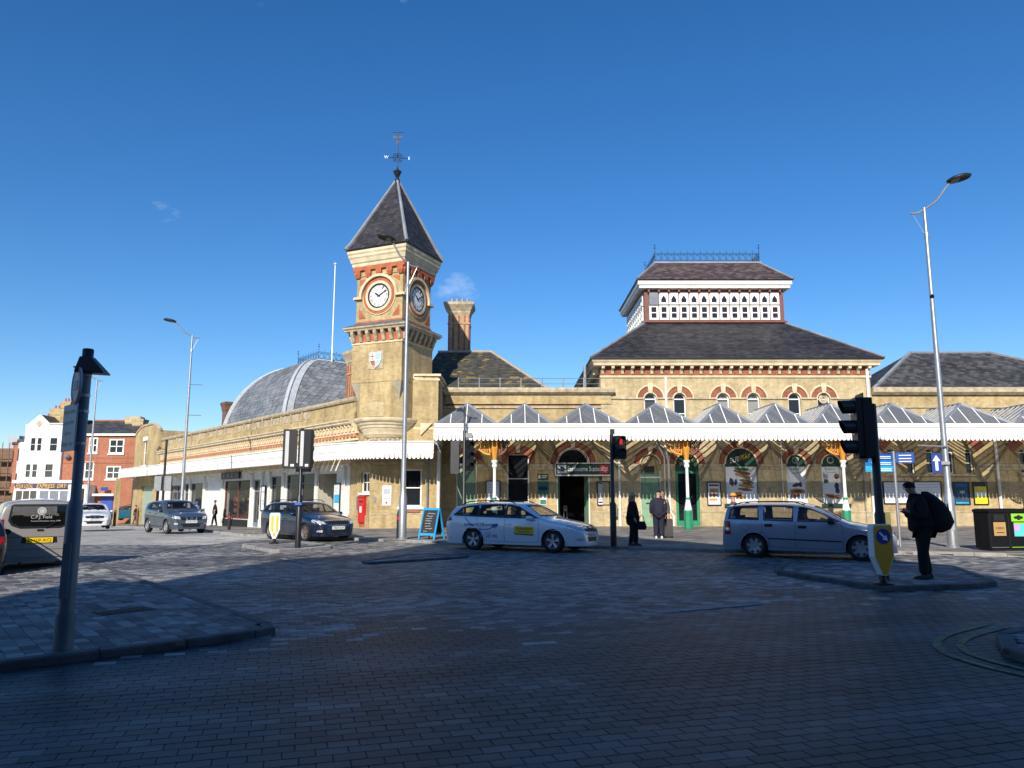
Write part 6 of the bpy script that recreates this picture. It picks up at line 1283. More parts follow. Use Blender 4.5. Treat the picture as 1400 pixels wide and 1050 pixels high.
def estate(name, label, pm, reg, step=.05, group=None, rim=ALLOY, frontlit=True, tail='far'):
    c = Car(name, label, 'car', EST_TOP, EST_PLAN, [(2.33, .80), (1.1, .935), (-1.2, .985), (-2.33, 1.02)], .20, (1.42, -1.265), .325, .907, pm, tum=.34, step=step, group=group)
    c.sides('front_side_window', [(1.02, .965), (.62, 1.165), (.28, 1.33), (.02, 1.375), (-.14, 1.385), (-.14, .985)])
    c.sides('rear_side_window', [(-.14, .985), (-.14, 1.385), (-.55, 1.395), (-1.08, 1.375), (-1.08, 1.01)])
    c.sides('quarter_window', [(-1.08, 1.01), (-1.08, 1.375), (-1.5, 1.335), (-1.72, 1.28), (-2.0, 1.06), (-1.9, 1.035)])
    c.glass('windscreen', 'F', [(-.70, 1.045), (-.35, 1.032), (.35, 1.032), (.70, 1.045), (.56, 1.355), (.3, 1.385), (-.3, 1.385), (-.56, 1.355)], border=.05)
    c.glass('rear_window', 'B', [(-.62, 1.06), (.62, 1.06), (.55, 1.33), (-.55, 1.33)], border=.05)
    c.body(); c.wheels(5, rim, twin=True); c.interior()
    c.patch('grille', 'F', [(-.42, .60), (.42, .60), (.47, .74), (.35, .765), (-.35, .765), (-.47, .74)], TRIM, .008); c.ring('grille_surround', 'F', [(-.44, .585), (.44, .585), (.50, .75), (.36, .785), (-.36, .785), (-.50, .75)], [(-.42, .60), (.42, .60), (.47, .74), (.35, .765), (-.35, .765), (-.47, .74)], CHROME, .012)
    for k in range(9): y = -.36 + k * .09; c.patch('grille_bar', 'F', [(y - .008, .61), (y + .008, .61), (y + .008, .755), (y - .008, .755)], GREYMET, .014, sub=0)
    c.patch('lower_grille', 'F', [(-.62, .32), (.62, .32), (.58, .45), (-.58, .45)], TRIM, .006)
    for sd in (-1, 1):
        c.patch('headlight', 'F', [(sd * .50, .635), (sd * .80, .665), (sd * .845, .72), (sd * .84, .77), (sd * .54, .735)], HEADL, .008); c.patch('fog_light', 'F', [(sd * .62, .345), (sd * .76, .36), (sd * .74, .42), (sd * .62, .425)], HEADL, .010)
        k = 'L' if sd > 0 else 'R'; c.patch('headlight_side', k, [(2.10, .695), (1.86, .775), (1.84, .80), (2.0, .79), (2.12, .755)], HEADL, .006)
        c.patch('tail_light', k, [(-2.02, .90), (-2.26, .86), (-2.27, .99), (-2.10, 1.02)], TAILL, .006); c.patch('tail_light', 'B', [(sd * .80, .84), (sd * .52, .86), (sd * .52, .96), (sd * .80, 1.0)], TAILL, .008)
        c.line([(-2.05, .30), (-2.2, .42), (-2.3, .62)], sides=k)
    c.plate(True, .50, reg); c.plate(False, .72, reg, PLATEY)
    c.line([(.95, .30), (.98, .6), (.99, .93)]); c.line([(-.16, .28), (-.17, .6), (-.14, .97)]); c.line([(-1.0, .70), (-1.10, .82), (-1.12, 1.0)]); c.line([(-.9, .3), (-.93, .5), (-1.0, .70)]); c.line([(.95, .30), (0, .275), (-.9, .30)]); c.line([(1.8, .62), (1.0, .685), (-.5, .71), (-1.9, .735)], .006, pm)
    c.handles([(-.02, .80), (-.96, .83)]); c.mirrors(.72, .99, pm); c.rails(.1, -1.75); MB().loft([[(2.0, y, .21) for y in (-.6, .6)] + [(2.0, y, .3) for y in (.6, -.6)], [(-2.1, y, .21) for y in (-.6, .6)] + [(-2.1, y, .3) for y in (.6, -.6)]]).build('underbody', DARK, c.root)
    MB().tube([(-1.5, 0, 1.44), (-1.62, 0, 1.60)], [.012, .004], 5).build('aerial', TRIM, c.root)
    return c
# ---- white taxi estate crossing in front of the station
TAXI = paint('silver_white_paint', (.72, .75, .79), .1, .3)
tx = estate('estate_taxi', 'white taxi estate with blue lettering and yellow door panel by the station entrance', TAXI, 'GX17 UEH', step=.045)
fr = F((0, 0), 0); LBLU = plain('blue_lettering', (.03, .10, .38), .5, var=.05)
def side_text(c, s, x, z, h, mat, width, off=.016):
    yy_ = -(c.hw(x, z + h / 2) + off); return text('lettering', s, F((0, yy_), 0), x, 0, z, h, mat, c.root, width=width)
side_text(tx, 'EVENTS TRAVEL', -1.02, .735, .075, LBLU, 1.04); side_text(tx, '40 20 40', -.72, .40, .09, LBLU, .62); side_text(tx, '01323', -.70, .515, .035, LBLU, .2)
tx.line([(-1.55, .99), (-1.45, .88), (-1.2, .70), (-.95, .635), (-.7, .65), (-.52, .72)], .018, LBLU, 'swoosh', 'R', -.009); tx.patch('swoosh_tip', 'R', [(-.60, .69), (-.42, .70), (-.36, .78), (-.40, .82), (-.55, .80)], LBLU, .005)
o = tx.patch('licence_panel', 'R', [(.18, .54), (.82, .515), (.82, .73), (.18, .755)], YELP, .005); side_text(tx, 'EASTBOURNE', .5, .65, .045, BLACKM, .5, .014); side_text(tx, 'Private Hire', .5, .57, .045, BLACKM, .36, .014); tx.patch('panel_strip', 'R', [(.18, .505), (.82, .48), (.82, .51), (.18, .535)], BLACKM, .005)
tx.place(.32, 23.85, -27.3)
# ---- dark blue estate waiting at the crossing
DKB = paint('near_black_blue_paint', (.006, .010, .028), .0, .25)
BRONZE = plain('bronze_alloy', (.30, .20, .15), .4, .6, var=.1)
dk = estate('estate_car', 'dark navy estate car behind the yellow and white bollard', DKB, 'YB69 EUM', rim=BRONZE); f0 = G(416, 740.5); hd = R(-46); d = Vector((math.cos(hd), math.sin(hd))); rt = Vector((d.y, -d.x)); cc_ = Vector(f0) - d * 1.42 - rt * .86; dk.place(cc_.x, cc_.y, -46)
# ---- silver estate at the right
SILV = paint('silver_blue_paint', (.33, .37, .44), .4, .32)
A_TOP = [(2.145, .36), (2.14, .52), (2.10, .66), (1.98, .76), (1.6, .87), (1.12, .96), (.98, 1.0), (.62, 1.21), (.22, 1.385), (-.1, 1.435), (-.8, 1.46), (-1.5, 1.445), (-1.95, 1.41), (-2.04, 1.34), (-2.10, 1.1), (-2.125, .95), (-2.14, .80), (-2.165, .62), (-2.165, .36)]
A_PLAN = [(2.145, .42), (2.12, .56), (2.05, .67), (1.9, .755), (1.7, .80), (1.4, .84), (.8, .855), (-1.3, .855), (-1.8, .84), (-2.05, .81), (-2.165, .74)]
c = Car('estate_car', 'silver blue estate car with roof rails behind the right bollard', 'car', A_TOP, A_PLAN, [(2.145, .78), (1.0, .92), (-2.16, .965)], .20, (1.29, -1.32), .31, .855, SILV, tum=.30, step=.045)
c.sides('front_side_window', [(.86, .965), (.50, 1.16), (.14, 1.315), (-.05, 1.35), (-.16, 1.355), (-.20, .965)], border=.03)
c.sides('rear_side_window', [(-.30, .965), (-.28, 1.36), (-.7, 1.375), (-1.06, 1.375), (-1.06, .985)], border=.03)
c.sides('quarter_window', [(-1.18, .99), (-1.18, 1.375), (-1.6, 1.365), (-1.84, 1.345), (-1.93, 1.28), (-2.0, 1.01)], border=.03)
c.glass('windscreen', 'F', [(-.66, 1.02), (.66, 1.02), (.52, 1.35), (.25, 1.375), (-.25, 1.375), (-.52, 1.35)], border=.04); c.glass('rear_window', 'B', [(-.60, 1.03), (.60, 1.03), (.55, 1.34), (-.55, 1.34)], border=.05)
c.body(); c.wheels(7, ALLOY); c.interior((.1, -.85))
c.patch('grille', 'F', [(-.3, .62), (.3, .62), (.34, .70), (-.34, .70)], TRIM, .008)
for sd in (-1, 1):
    k = 'L' if sd > 0 else 'R'; c.patch('headlight', 'F', [(sd * .40, .61), (sd * .72, .63), (sd * .74, .74), (sd * .44, .72)], HEADL, .008); c.patch('tail_light', k, [(-1.93, .60), (-2.10, .60), (-2.08, .95), (-2.0, .97), (-1.93, .95)], TAILL, .006); c.patch('tail_light', 'B', [(sd * .74, .60), (sd * .56, .60), (sd * .56, .95), (sd * .74, .95)], TAILL, .008); c.patch('reversing_light', k, [(-1.95, .70), (-2.09, .70), (-2.09, .78), (-1.95, .78)], HEADL, .009)
c.line([(.86, .47), (-.95, .515)], .022, TRIM, 'rub_strip', off=-.008); c.line([(.88, .28), (.90, .6), (.86, .93)]); c.line([(-.26, .27), (-.27, .6), (-.24, .95)]); c.line([(-.9, .3), (-.95, .5), (-1.08, .68), (-1.12, .98)]); c.line([(.88, .28), (0, .265), (-.9, .30)]); c.line([(-1.7, .62), (-2.1, .60)], .004)
c.line([(-1.55 + .11 * math.cos(t * math.pi / 8), .80 + .09 * math.sin(t * math.pi / 8)) for t in range(17)], .004, TRIM, 'fuel_flap', 'R'); c.handles([(-.08, .83), (-.93, .86)], TRIM, .10, .035); c.mirrors(.62, .99, TRIM); c.rails(.0, -1.85); c.plate(False, .74, 'GN53 XWR', PLATEY); c.plate(True, .46, 'GN53 XWR')
MB().box(-1.9, 1.9, -.6, .6, .21, .3).build('underbody', DARK, c.root); c.place(8.09, 20.9, -26.6)
# ---- crossover facing the camera on the left road
def crossover(name, label, pm, reg, H=1.6, step=.06, white=False):
    k = H / 1.6; top = [(2.16, .40), (2.155, .60), (2.12, .82), (2.02, .93), (1.7, 1.01), (1.2, 1.08), (.95, 1.14), (.6, 1.36), (.25, 1.54), (-.1, 1.60), (-.8, 1.60), (-1.5, 1.55), (-1.85, 1.47), (-2.0, 1.2), (-2.1, 1.05), (-2.15, .8), (-2.16, .4)]
    top = [(x, z * k) for x, z in top]; c = Car(name, label, 'car', top, [(2.16, .58), (2.12, .70), (2.0, .80), (1.7, .87), (1.2, .895), (-1.4, .895), (-1.9, .86), (-2.12, .76), (-2.16, .66)], [(2.16, .9 * k), (1.0, 1.0 * k), (-2.16, 1.12 * k)], .24, (1.31, -1.32), .345, .895, pm, tum=.30, step=step)
    c.sides('front_side_window', [(.82, 1.05 * k), (.42, 1.29 * k), (.1, 1.44 * k), (-.18, 1.48 * k), (-.18, 1.07 * k)]); c.sides('rear_side_window', [(-.18, 1.07 * k), (-.18, 1.48 * k), (-.8, 1.49 * k), (-1.3, 1.42 * k), (-1.55, 1.2 * k), (-1.4, 1.13 * k)])
    c.glass('windscreen', 'F', [(-.70, 1.17 * k), (.70, 1.17 * k), (.55, 1.5 * k), (.25, 1.525 * k), (-.25, 1.525 * k), (-.55, 1.5 * k)]); c.glass('rear_window', 'B', [(-.6, 1.16 * k), (.6, 1.16 * k), (.52, 1.42 * k), (-.52, 1.42 * k)])
    c.body(); c.wheels(5, ALLOY); c.interior((.15, -.8), top=1.2)
    c.patch('grille', 'F', [(-.46, .66), (.46, .66), (.5, .80), (-.5, .80)], TRIM, .008); c.ring('grille_surround', 'F', [(-.22, .64), (.22, .64), (.28, .83), (-.28, .83)], [(-.18, .67), (.18, .67), (.23, .80), (-.23, .80)], CHROME, .014); c.patch('lower_grille', 'F', [(-.7, .34), (.7, .34), (.66, .50), (-.66, .50)], TRIM, .006)
    f = F((c.end_x(0, .74) + .02, 0), math.pi / 2); MB(f).arc_band(0, .74, .045, .065, 0, .012, 0, 2 * math.pi, 16).box(-.075, .075, .003, .014, .727, .753).build('badge', CHROME, c.root)
    for sd in (-1, 1): c.patch('headlight', 'F', [(sd * .50, .70), (sd * .80, .74), (sd * .86, .86), (sd * .80, .88), (sd * .54, .82)], HEADL, .008); c.patch('fog_light', 'F', [(sd * .62, .45), (sd * .76, .46), (sd * .76, .54), (sd * .62, .53)], HEADL, .01); c.patch('tail_light', 'B', [(sd * .78, .86), (sd * .5, .88), (sd * .5, 1.0), (sd * .78, 1.04)], TAILL, .008)
    c.plate(True, .58, reg); c.plate(False, .72, reg, PLATEY); c.line([(.86, .34), (.9, .7), (.85, 1.02 * k)]); c.line([(-.2, .33), (-.22, .7), (-.18, 1.05 * k)]); c.line([(.9, .36), (0, .34), (-.95, .36)], .02, TRIM, 'sill_cladding'); c.handles([(-.05, .93), (-1.0, .97)]); c.mirrors(.62, 1.08 * k, pm); MB().box(-1.9, 1.9, -.6, .6, .25, .34).build('underbody', DARK, c.root); return c
SLG = paint('slate_grey_paint', (.085, .10, .125), .5, .3); su = crossover('crossover_car', 'grey crossover car driving towards the camera past the shops', SLG, 'GV58 OMF'); su.place(-16.55, 37.6, -47, gz(-16.5, 37))
WHP = paint('pearl_white_paint', (.70, .71, .72), .1, .3); wc_ = crossover('crossover_car', 'white crossover car approaching behind the dark grey van', WHP, 'LJ67 KZN', H=1.52); wc_.place(-25.6, 46.6, -57, gz(-25, 46) + .12)
# ---- dark grey van seen from behind
VANP = paint('bronze_grey_paint', (.27, .255, .24), .15, .4)
V_TOP = [(2.2, .40), (2.19, .65), (2.15, .85), (2.0, .98), (1.6, 1.10), (1.25, 1.18), (.85, 1.45), (.5, 1.66), (.1, 1.73), (-.8, 1.77), (-1.7, 1.76), (-2.05, 1.735), (-2.13, 1.66), (-2.17, 1.45), (-2.19, 1.1), (-2.20, .8), (-2.21, .5), (-2.21, .36)]
c = Car('van', 'dark grey van seen from behind with white company lettering and yellow plate', 'van', V_TOP, [(2.2, .6), (2.1, .76), (1.8, .86), (1.2, .90), (-1.8, .90), (-2.1, .885), (-2.18, .86), (-2.21, .82)], [(2.2, .95), (.9, 1.08), (-2.21, 1.12)], .26, (1.3, -1.36), .32, .90, VANP, tum=.14, crown=.06, step=.05, rr=.12)
c.sides('front_side_window', [(.98, 1.14), (.6, 1.44), (.35, 1.56), (-.1, 1.58), (-.1, 1.14)]); c.glass('windscreen', 'F', [(-.74, 1.24), (.74, 1.24), (.6, 1.62), (-.6, 1.62)])
c.glass('rear_window', 'B', [(-.60, 1.12), (-.42, 1.05), (.42, 1.05), (.60, 1.12), (.68, 1.24), (.64, 1.60), (.58, 1.635), (-.58, 1.635), (-.64, 1.60), (-.68, 1.24)], border=.05, mat=glassmat('privacy_glass', (.006, .007, .008), .15, .05))
c.body(); c.wheels(6, ALLOY); c.interior((.35,), top=1.25)
for sd in (-1, 1):
    k = 'L' if sd > 0 else 'R'; c.patch('tail_light', 'B', [(sd * .84, .80), (sd * .765, .80), (sd * .76, 1.28), (sd * .815, 1.28)], TAILL, .008); c.patch('reversing_light', 'B', [(sd * .835, .98), (sd * .765, .98), (sd * .765, 1.06), (sd * .83, 1.06)], HEADL, .012); c.patch('tail_light', k, [(-2.04, .82), (-2.17, .82), (-2.14, 1.28), (-2.06, 1.28)], TAILL, .006); c.patch('reflector', 'B', [(sd * .78, .47), (sd * .63, .47), (sd * .63, .51), (sd * .78, .51)], TAILL, .01)
    c.patch('headlight', 'F', [(sd * .5, .78), (sd * .8, .8), (sd * .8, .95), (sd * .56, .9)], HEADL, .008)
def rear_line(pts, r=.006, mat=TRIM, nm='shut_line'): MB().tube([c.pos('B', q, .001) for q in pts], r, 4).build(nm, mat, c.root)
rear_line([(-.76, .845), (-.38, .845)]); rear_line([(.76, .845), (.38, .845)]); rear_line([(-.74, .55), (0, .55), (.74, .55)]); rear_line([(-.745, .56), (-.745, 1.0), (-.74, 1.6), (-.6, 1.70), (0, 1.71), (.6, 1.70), (.74, 1.6), (.745, 1.0), (.745, .56)])
c.patch('plate_recess', 'B', [(-.38, .70), (.38, .70), (.36, .85), (-.36, .85)], TRIM, .004); c.plate(False, .77, 'BN18 ACJ', PLATEY, .56, .125, y=0, lift=.016); c.patch('handle_bezel', 'B', [(-.07, .985), (.07, .985), (.07, 1.03), (-.07, 1.03)], CHROME, .012); c.patch('rear_bumper', 'B', [(-.80, .37), (.80, .37), (.79, .53), (-.79, .53)], VANP, .028)
f = F((c.end_x(0, 1.3, False) - .012, 0), -math.pi / 2); LETV = plain('silver_lettering', (.50, .50, .48), .5, var=.05)
text('lettering', 'C.P.J. Field', f, 0, .012, 1.29, .075, LETV, c.root, width=.44); text('lettering', 'Funeral Directors since 1690', f, .1, .008, 1.215, .03, LETV, c.root, width=.62); MB(f).disc(0, 1.47, .095, .0, .018, 20).build('emblem', LETV, c.root); MB(f).arc_band(0, 1.47, .06, .07, .018, .022, 0, 6.283, 16).build('emblem_ring', GREYMET, c.root); f2 = F((c.end_x(0, .63, False) - .006, 0), -math.pi / 2); text('lettering', 'www.cpjfield.co.uk', f2, 0, .004, .62, .04, LETV, c.root, width=.62)
c.mirrors(.82, 1.2, TRIM, 1.2); MB().tube([c.pos('B', (-.1, 1.07), .03), c.pos('B', (-.35, 1.22), .03)], .01, 5).build('rear_wiper', TRIM, c.root); MB().box(-1.9, 1.9, -.6, .6, .27, .36).build('underbody', DARK, c.root); MB().cyl((-2.1, .35, .25), (-2.25, .38, .22), .03, n=8).build('exhaust_tip', CHROME, c.root)
hd = R(126); d = Vector((math.cos(hd), math.sin(hd))); q = Vector(G(51, 771)) + d * 2.21; c.place(q.x, q.y, 126)
van = c
# ---- car cut by the left edge of the picture, and two parked far off
DG = paint('black_car_paint', (.010, .010, .012), .4, .3); lf_ = estate('estate_car', 'dark car cut off by the left edge beside the grey van', DG, 'LD14 RVX', step=.09); hd = R(127); d = Vector((math.cos(hd), math.sin(hd))); rt = Vector((d.y, -d.x)); q = Vector(G(4, 783)) + d * 1.3 - rt * .9; lf_.place(q.x, q.y, 127)
TEAL = paint('teal_paint', (.02, .17, .25), .4, .3)
for nm, lb, pm, px, py, Y, an in (('estate_car', 'small teal car parked far off by the blue door', TEAL, 172, 695, 76, 205), ('estate_car', 'small white car parked far off beside the teal car', WHP, 186, 694, 79, 215)):
    k = estate(nm, lb, pm, 'GU12 HPK', step=.14); X = P(px, py, Y)[0]; k.place(X, Y, an, gz(X, Y) + .45)
# ------------------------------------------------------------------ street furniture
def lamp(label, x, y, z0, H, ang, arm=1.6, banner=False):
    t = thing('street_lamp', label, 'street lamp', (x, y, z0), 0, 'tall galvanised street lamps'); f = F((x, y, z0), ang)
    MB(f).lathe((0, 0), [(.15, 0), (.15, 1.5), (.13, 1.55), (.10, 1.8), (.085, 4), (.055, H - .6), (.05, H)], 14).build('pole', GALV, t, smooth=True)
    MB(f).lathe((0, 0), [(.19, -.02), (.19, .03), (.15, .06)], 14).build('base_collar', GALV, t)
    pts = [(-.42, 0, H - .14), (-.2, 0, H - .15), (0, 0, H - .05), (arm * .35, 0, H + .2), (arm * .62, 0, H + .58), (arm * .82, 0, H + .80)]
    MB(f).tube([tuple(q) for q in smooth_curve(pts, 5)], [.035] * 26, 6).build('arm', GREYMET, t, smooth=True)
    MB(f).cyl((-.36, 0, H - .16), (-.04, 0, H - .9), .008, n=4).build('stay_wire', GALV, t); MB(f).lathe((0, 0), [(.07, H - 1.0), (.07, H - .85)], 10).build('collar', GALV, t)
    hf = f.at(arm * 1.02, 0, H + .86); mb = MB(hf); rings = []
    for r, dz in ((.05, .11), (.23, .09), (.32, .035), (.32, -.01), (.29, -.045)): rings.append([(r * 1.15 * math.cos(k * math.pi / 9), r * .8 * math.sin(k * math.pi / 9), dz + .2 * r * math.cos(k * math.pi / 9)) for k in range(18)])
    h = mb.loft(rings).build('lantern', BLACKM, t, smooth=True); mb = MB(hf); mb.face([(0.27 * 1.15 * math.cos(k * math.pi / 9), .27 * .8 * math.sin(k * math.pi / 9), -.045 + .05 * math.cos(k * math.pi / 9)) for k in range(18)]); mb.build('lens', BLACKP, h)
    MB(f).lathe((.0, .06), [(.05, H * .72), (.07, H * .72 + .06), (.02, H * .72 + .12)], 8).build('photocell', BLACKP, t); MB(f).box(-.06, .06, .10, .16, .5, 1.1).build('access_door', GALV, t)
    if banner:
        for zz in (H * .58, H * .74): MB(f).cyl((0, 0, zz), (-.75 if math.cos(ang) < 0 else .75, .1, zz), .02, n=6).build('banner_arm', GREYMET, t)
    return t
l4 = lamp('street lamp at the right in front of the litter bin', *G(1303, 748, .1), .1, 10.85, R(-18), 1.05)
l3 = lamp('street lamp in front of the clock tower corner', *G(550, 737, .1), .1, 10.45, R(200), .85)
l2 = lamp('street lamp in front of the shops left of the dome', -19.06, 44, -.2, 11.35, R(188), 1.3, True)
l1 = lamp('smallest street lamp, in front of the red brick house', -32.6, 58.5, -.5, 11.3, R(188), 1.45)
# arrow sign on the right-hand lamp
q = G(1303, 748, .1); s1 = thing('arrow_sign', 'small blue sign with white upward arrow on the right street lamp', 'sign', (q[0], q[1], 3)); f = F((q[0] - .1, q[1] - .16), R(-10)); zc = P(1287, 636, 25)[1]
MB(f).box(-.40, -.12, -.01, .01, zc - .30, zc + .30).build('plate', BLUEP, s1); MB(f).prism([(-.26, zc + .24), (-.37, zc + .06), (-.30, zc + .06), (-.30, zc - .23), (-.22, zc - .23), (-.22, zc + .06), (-.15, zc + .06)], .011, .014).build('arrow', LET_W, s1); MB(f).cyl((-.75, -.03, zc + .55), (.1, -.03, zc + .5), .025, n=6).build('bracket_arm', GALV, s1); MB(f).box(-.12, .12, -.15, .0, zc - .05, zc + .05).build('clamp', GALV, s1)
# near signpost on the left island
px_, py_ = G(86, 887, .085); sp_ = thing('signpost', 'near grey signpost with black lamp cowl on the left paved island', 'signpost', (px_, py_, .085)); f = F((px_, py_, .085), 0); BLUG = plain('blue_grey_painted_steel', (.17, .19, .22), .45, .35, var=.12, scale=5); H = 2.95
MB(f).lathe((0, 0), [(.095, 0), (.095, .35)], 18).build('base_sleeve', BLUG, sp_, smooth=True); MB(f).lathe((0, 0), [(.078, .352), (.078, 1.38), (.07, 1.44), (.052, 1.5), (.052, H - .05)], 18).build('pole', BLUG, sp_, smooth=True); MB(f).box(-.04, .04, .07, .085, .5, 1.05).build('access_door', BLUG, sp_)
MB(f).lathe((0, 0), [(.054, H - .12), (.056, H - .06), (.056, H + .13), (.048, H + .14)], 16).build('cap', BLACKM, sp_, smooth=True); mb = MB(F((px_, py_, .085), R(5))); mb.loft([[(-.058, -.055, H + .05), (.056, -.055, H + .05), (.056, .055, H + .05), (-.058, .055, H + .05)], [(-.09, -.08, H - .10), (.21, -.085, H - .12), (.21, .085, H - .12), (-.09, .08, H - .10)], [(-.09, -.08, H - .12), (.21, -.085, H - .135), (.21, .085, H - .135), (-.09, .08, H - .12)]]); mb.build('lamp_cowl', BLACKM, sp_)
SIGNW = plain('sign_grey_white', (.50, .51, .52), .5, var=.06); fd = F((px_, py_, .085), R(-49)).at(0, .07); d_ = MB(fd).disc(-.04, H - .26, .205, -.012, .012, 32).build('round_sign', SIGNW, sp_); MB(fd).arc_band(-.04, H - .26, .168, .203, .013, .016, 0, 6.2831, 32).build('sign_border', plain('dull_red_border', (.28, .03, .03), .5), d_); MB(fd).box(-.14, .06, .013, .016, H - .31, H - .21).build('sign_symbol', BLACKM, d_)
for zz in (H - .16, H - .38, 2.4, 2.06): MB(f).lathe((0, 0), [(.056, zz), (.056, zz + .03)], 14).build('clip', GALV, sp_)
fp_ = F((px_, py_, .085), R(-44)).at(0, .065); pl = MB(fp_).box(-.40, .04, -.008, .008, 2.0, 2.5).build('time_plate', SIGNW, sp_)
for i, s in enumerate(('Except buses', 'at any time', '& taxis', 'Midnight - 6am')): text('lettering', s, fp_, -.195, .010, 2.40 - i * .115, .05, BLACKM, pl, width=.38 if i in (0, 3) else (.32 if i == 1 else .2))
# ---- traffic signals
LENS_R = N('lit_red_lens'); LENS_R.b.inputs['Base Color'].default_value = (.10, .004, .006, 1); LENS_R.b.inputs['Emission Color'].default_value = (1, .03, .05, 1); LENS_R.b.inputs['Emission Strength'].default_value = .45; LENS_R = LENS_R.m
LENS = plain('dark_lens', (.02, .02, .022), .2, var=.2)
def signal_head(f, par, w, d, h, n, hood=.18, back=0.0, lit=None, strip=False, mat=BLACKM):
    """f: frame whose n points where the lenses look; box hangs behind w=0"""
    o = MB(f).prism([(-w / 2 + .03, 0), (w / 2 - .03, 0), (w / 2, .03), (w / 2, h - .03), (w / 2 - .03, h), (-w / 2 + .03, h), (-w / 2, h - .03), (-w / 2, .03)], -d, 0).build('signal_head', mat, par)
    if back: MB(f).prism([(-w / 2 - back, -.08), (w / 2 + back, -.08), (w / 2 + back, h + .08), (-w / 2 - back, h + .08)], -d * .45, -d * .4).build('backing_board', mat, o)
    s = h / n
    for k in range(n):
        z = s * (k + .5); r = min(w * .38, s * .36); MB(f).disc(0, z, r, .0, .012, 18).build('lens', LENS, o)
        if lit == k: MB(f).prism([(-.05, z - .10), (-.015, z - .10), (0, z - .02), (.015, z - .10), (.05, z - .10), (.04, z + .05), (.03, z + .09), (-.03, z + .09), (-.04, z + .05)], .013, .02).build('red_figure', LENS_R, o)
        mb = MB(f); A = [(r * 1.08 * math.cos(t), z + r * 1.08 * math.sin(t)) for t in [R(-35) + R(250) * j / 12 for j in range(13)]]; B = [(r * 1.14 * math.cos(t), z + r * 1.14 * math.sin(t)) for t in [R(-35) + R(250) * j / 12 for j in range(13)]]
        if hood: mb.loft([[(a[0], 0, a[1]), (a[0], hood * (.55 + .45 * (a[1] - z + r) / (2 * r)), a[1]), (b[0], hood * (.55 + .45 * (b[1] - z + r) / (2 * r)), b[1]), (b[0], 0, b[1])] for a, b in zip(A, B)]).build('hood', mat, o)
    if strip: MB(f).box(w * .05, w * .32, -d - .012, -d - .002, h * .06, h * .95).build('reflective_strip', SIGNW, o); MB(f).box(-w * .38, -w * .12, -d - .012, -d - .002, h * .05, h * .11).build('label', LET_W, o)
    return o
# two signals seen from behind on the left island
x, y = G(407, 749, .09); t = thing('traffic_signal', 'pair of black signal heads seen from behind on the left island', 'traffic signal', (x, y, .09), group='traffic signals'); f = F((x, y, .09), 0)
za, zb = P(400, 641, y)[1] - .09, P(400, 588, y)[1] - .09; MB(f).lathe((0, 0), [(.09, 0), (.09, 1.55), (.057, 1.6), (.057, zb + .05)], 12).build('pole', BLACKM, t, smooth=True)
for px, da in ((398.5, 8), (421.5, -10)): u = P(px, 615, y)[0] - x; g = F(f.p(u, .1, za), R(180 + da)); signal_head(g, t, .40, .22, zb - za, 3, strip=True); MB(f).cyl((0, 0, za + .15), (u, .0, za + .15), .02, n=6).cyl((0, 0, zb - .15), (u, .0, zb - .15), .02, n=6).build('bracket', BLACKM, t)
MB(f).box(-.1, .1, .1, .16, 1.28, 1.36).build('push_button_box', LBLU, t)
# signal beside the taxi
x, y = P(634, 700, 28.6)[0], 28.6; t = thing('traffic_signal', 'black signal with side-on head and camera behind the taxi', 'traffic signal', (x, y, .1), group='traffic signals'); f = F((x, y, .1), 0); zt = P(634, 556, y)[1] - .1
MB(f).lathe((0, 0), [(.09, 0), (.09, 1.4), (.06, 1.45), (.06, 4.0), (.035, 4.05), (.03, zt)], 12).build('pole', BLACKM, t, smooth=True); za, zb = P(623, 648, y)[1] - .1, P(623, 603, y)[1] - .1
signal_head(F(f.p(P(623, 625, y)[0] - x, 0, za), R(174)), t, .32, .2, zb - za, 3, strip=False, mat=plain('grey_black_metal', (.03, .033, .036), .5)); MB(f).box(-.42, -.04, -.02, .02, za + .2, za + .26).box(-.42, -.04, -.02, .02, zb - .2, zb - .14).build('bracket', BLACKM, t)
signal_head(F(f.p(.22, .02, za + .1), R(28)), t, .3, .2, (zb - za) * .95, 3); MB(f).box(.05, .3, -.1, .12, zb + .12, zb + .3).build('camera', GREYMET, t); MB(f).box(.1, .22, .1, .13, .9, 1.1).build('push_button_box', YELP, t)
# red-man signal left of the woman
x, y = G(839, 747, .1); t = thing('traffic_signal', 'pedestrian signal showing a red light left of the blonde woman', 'traffic signal', (x, y, .1), group='traffic signals'); f = F((x, y, .1), 0); za, zb = P(846, 628, y)[1] - .1, P(846, 596, y)[1] - .1
MB(f).lathe((0, 0), [(.10, 0), (.10, 1.3), (.062, 1.36), (.062, zb + .05)], 12).build('pole', BLACKM, t, smooth=True); g = F(f.p(P(847, 612, y)[0] - x + .03, .1, za), R(14)); signal_head(g, t, .36, .24, zb - za, 2, hood=.14, lit=1); MB(f).box(-.04, .1, -.06, .0, zb + .06, zb + .22).build('detector', BLACKM, t)
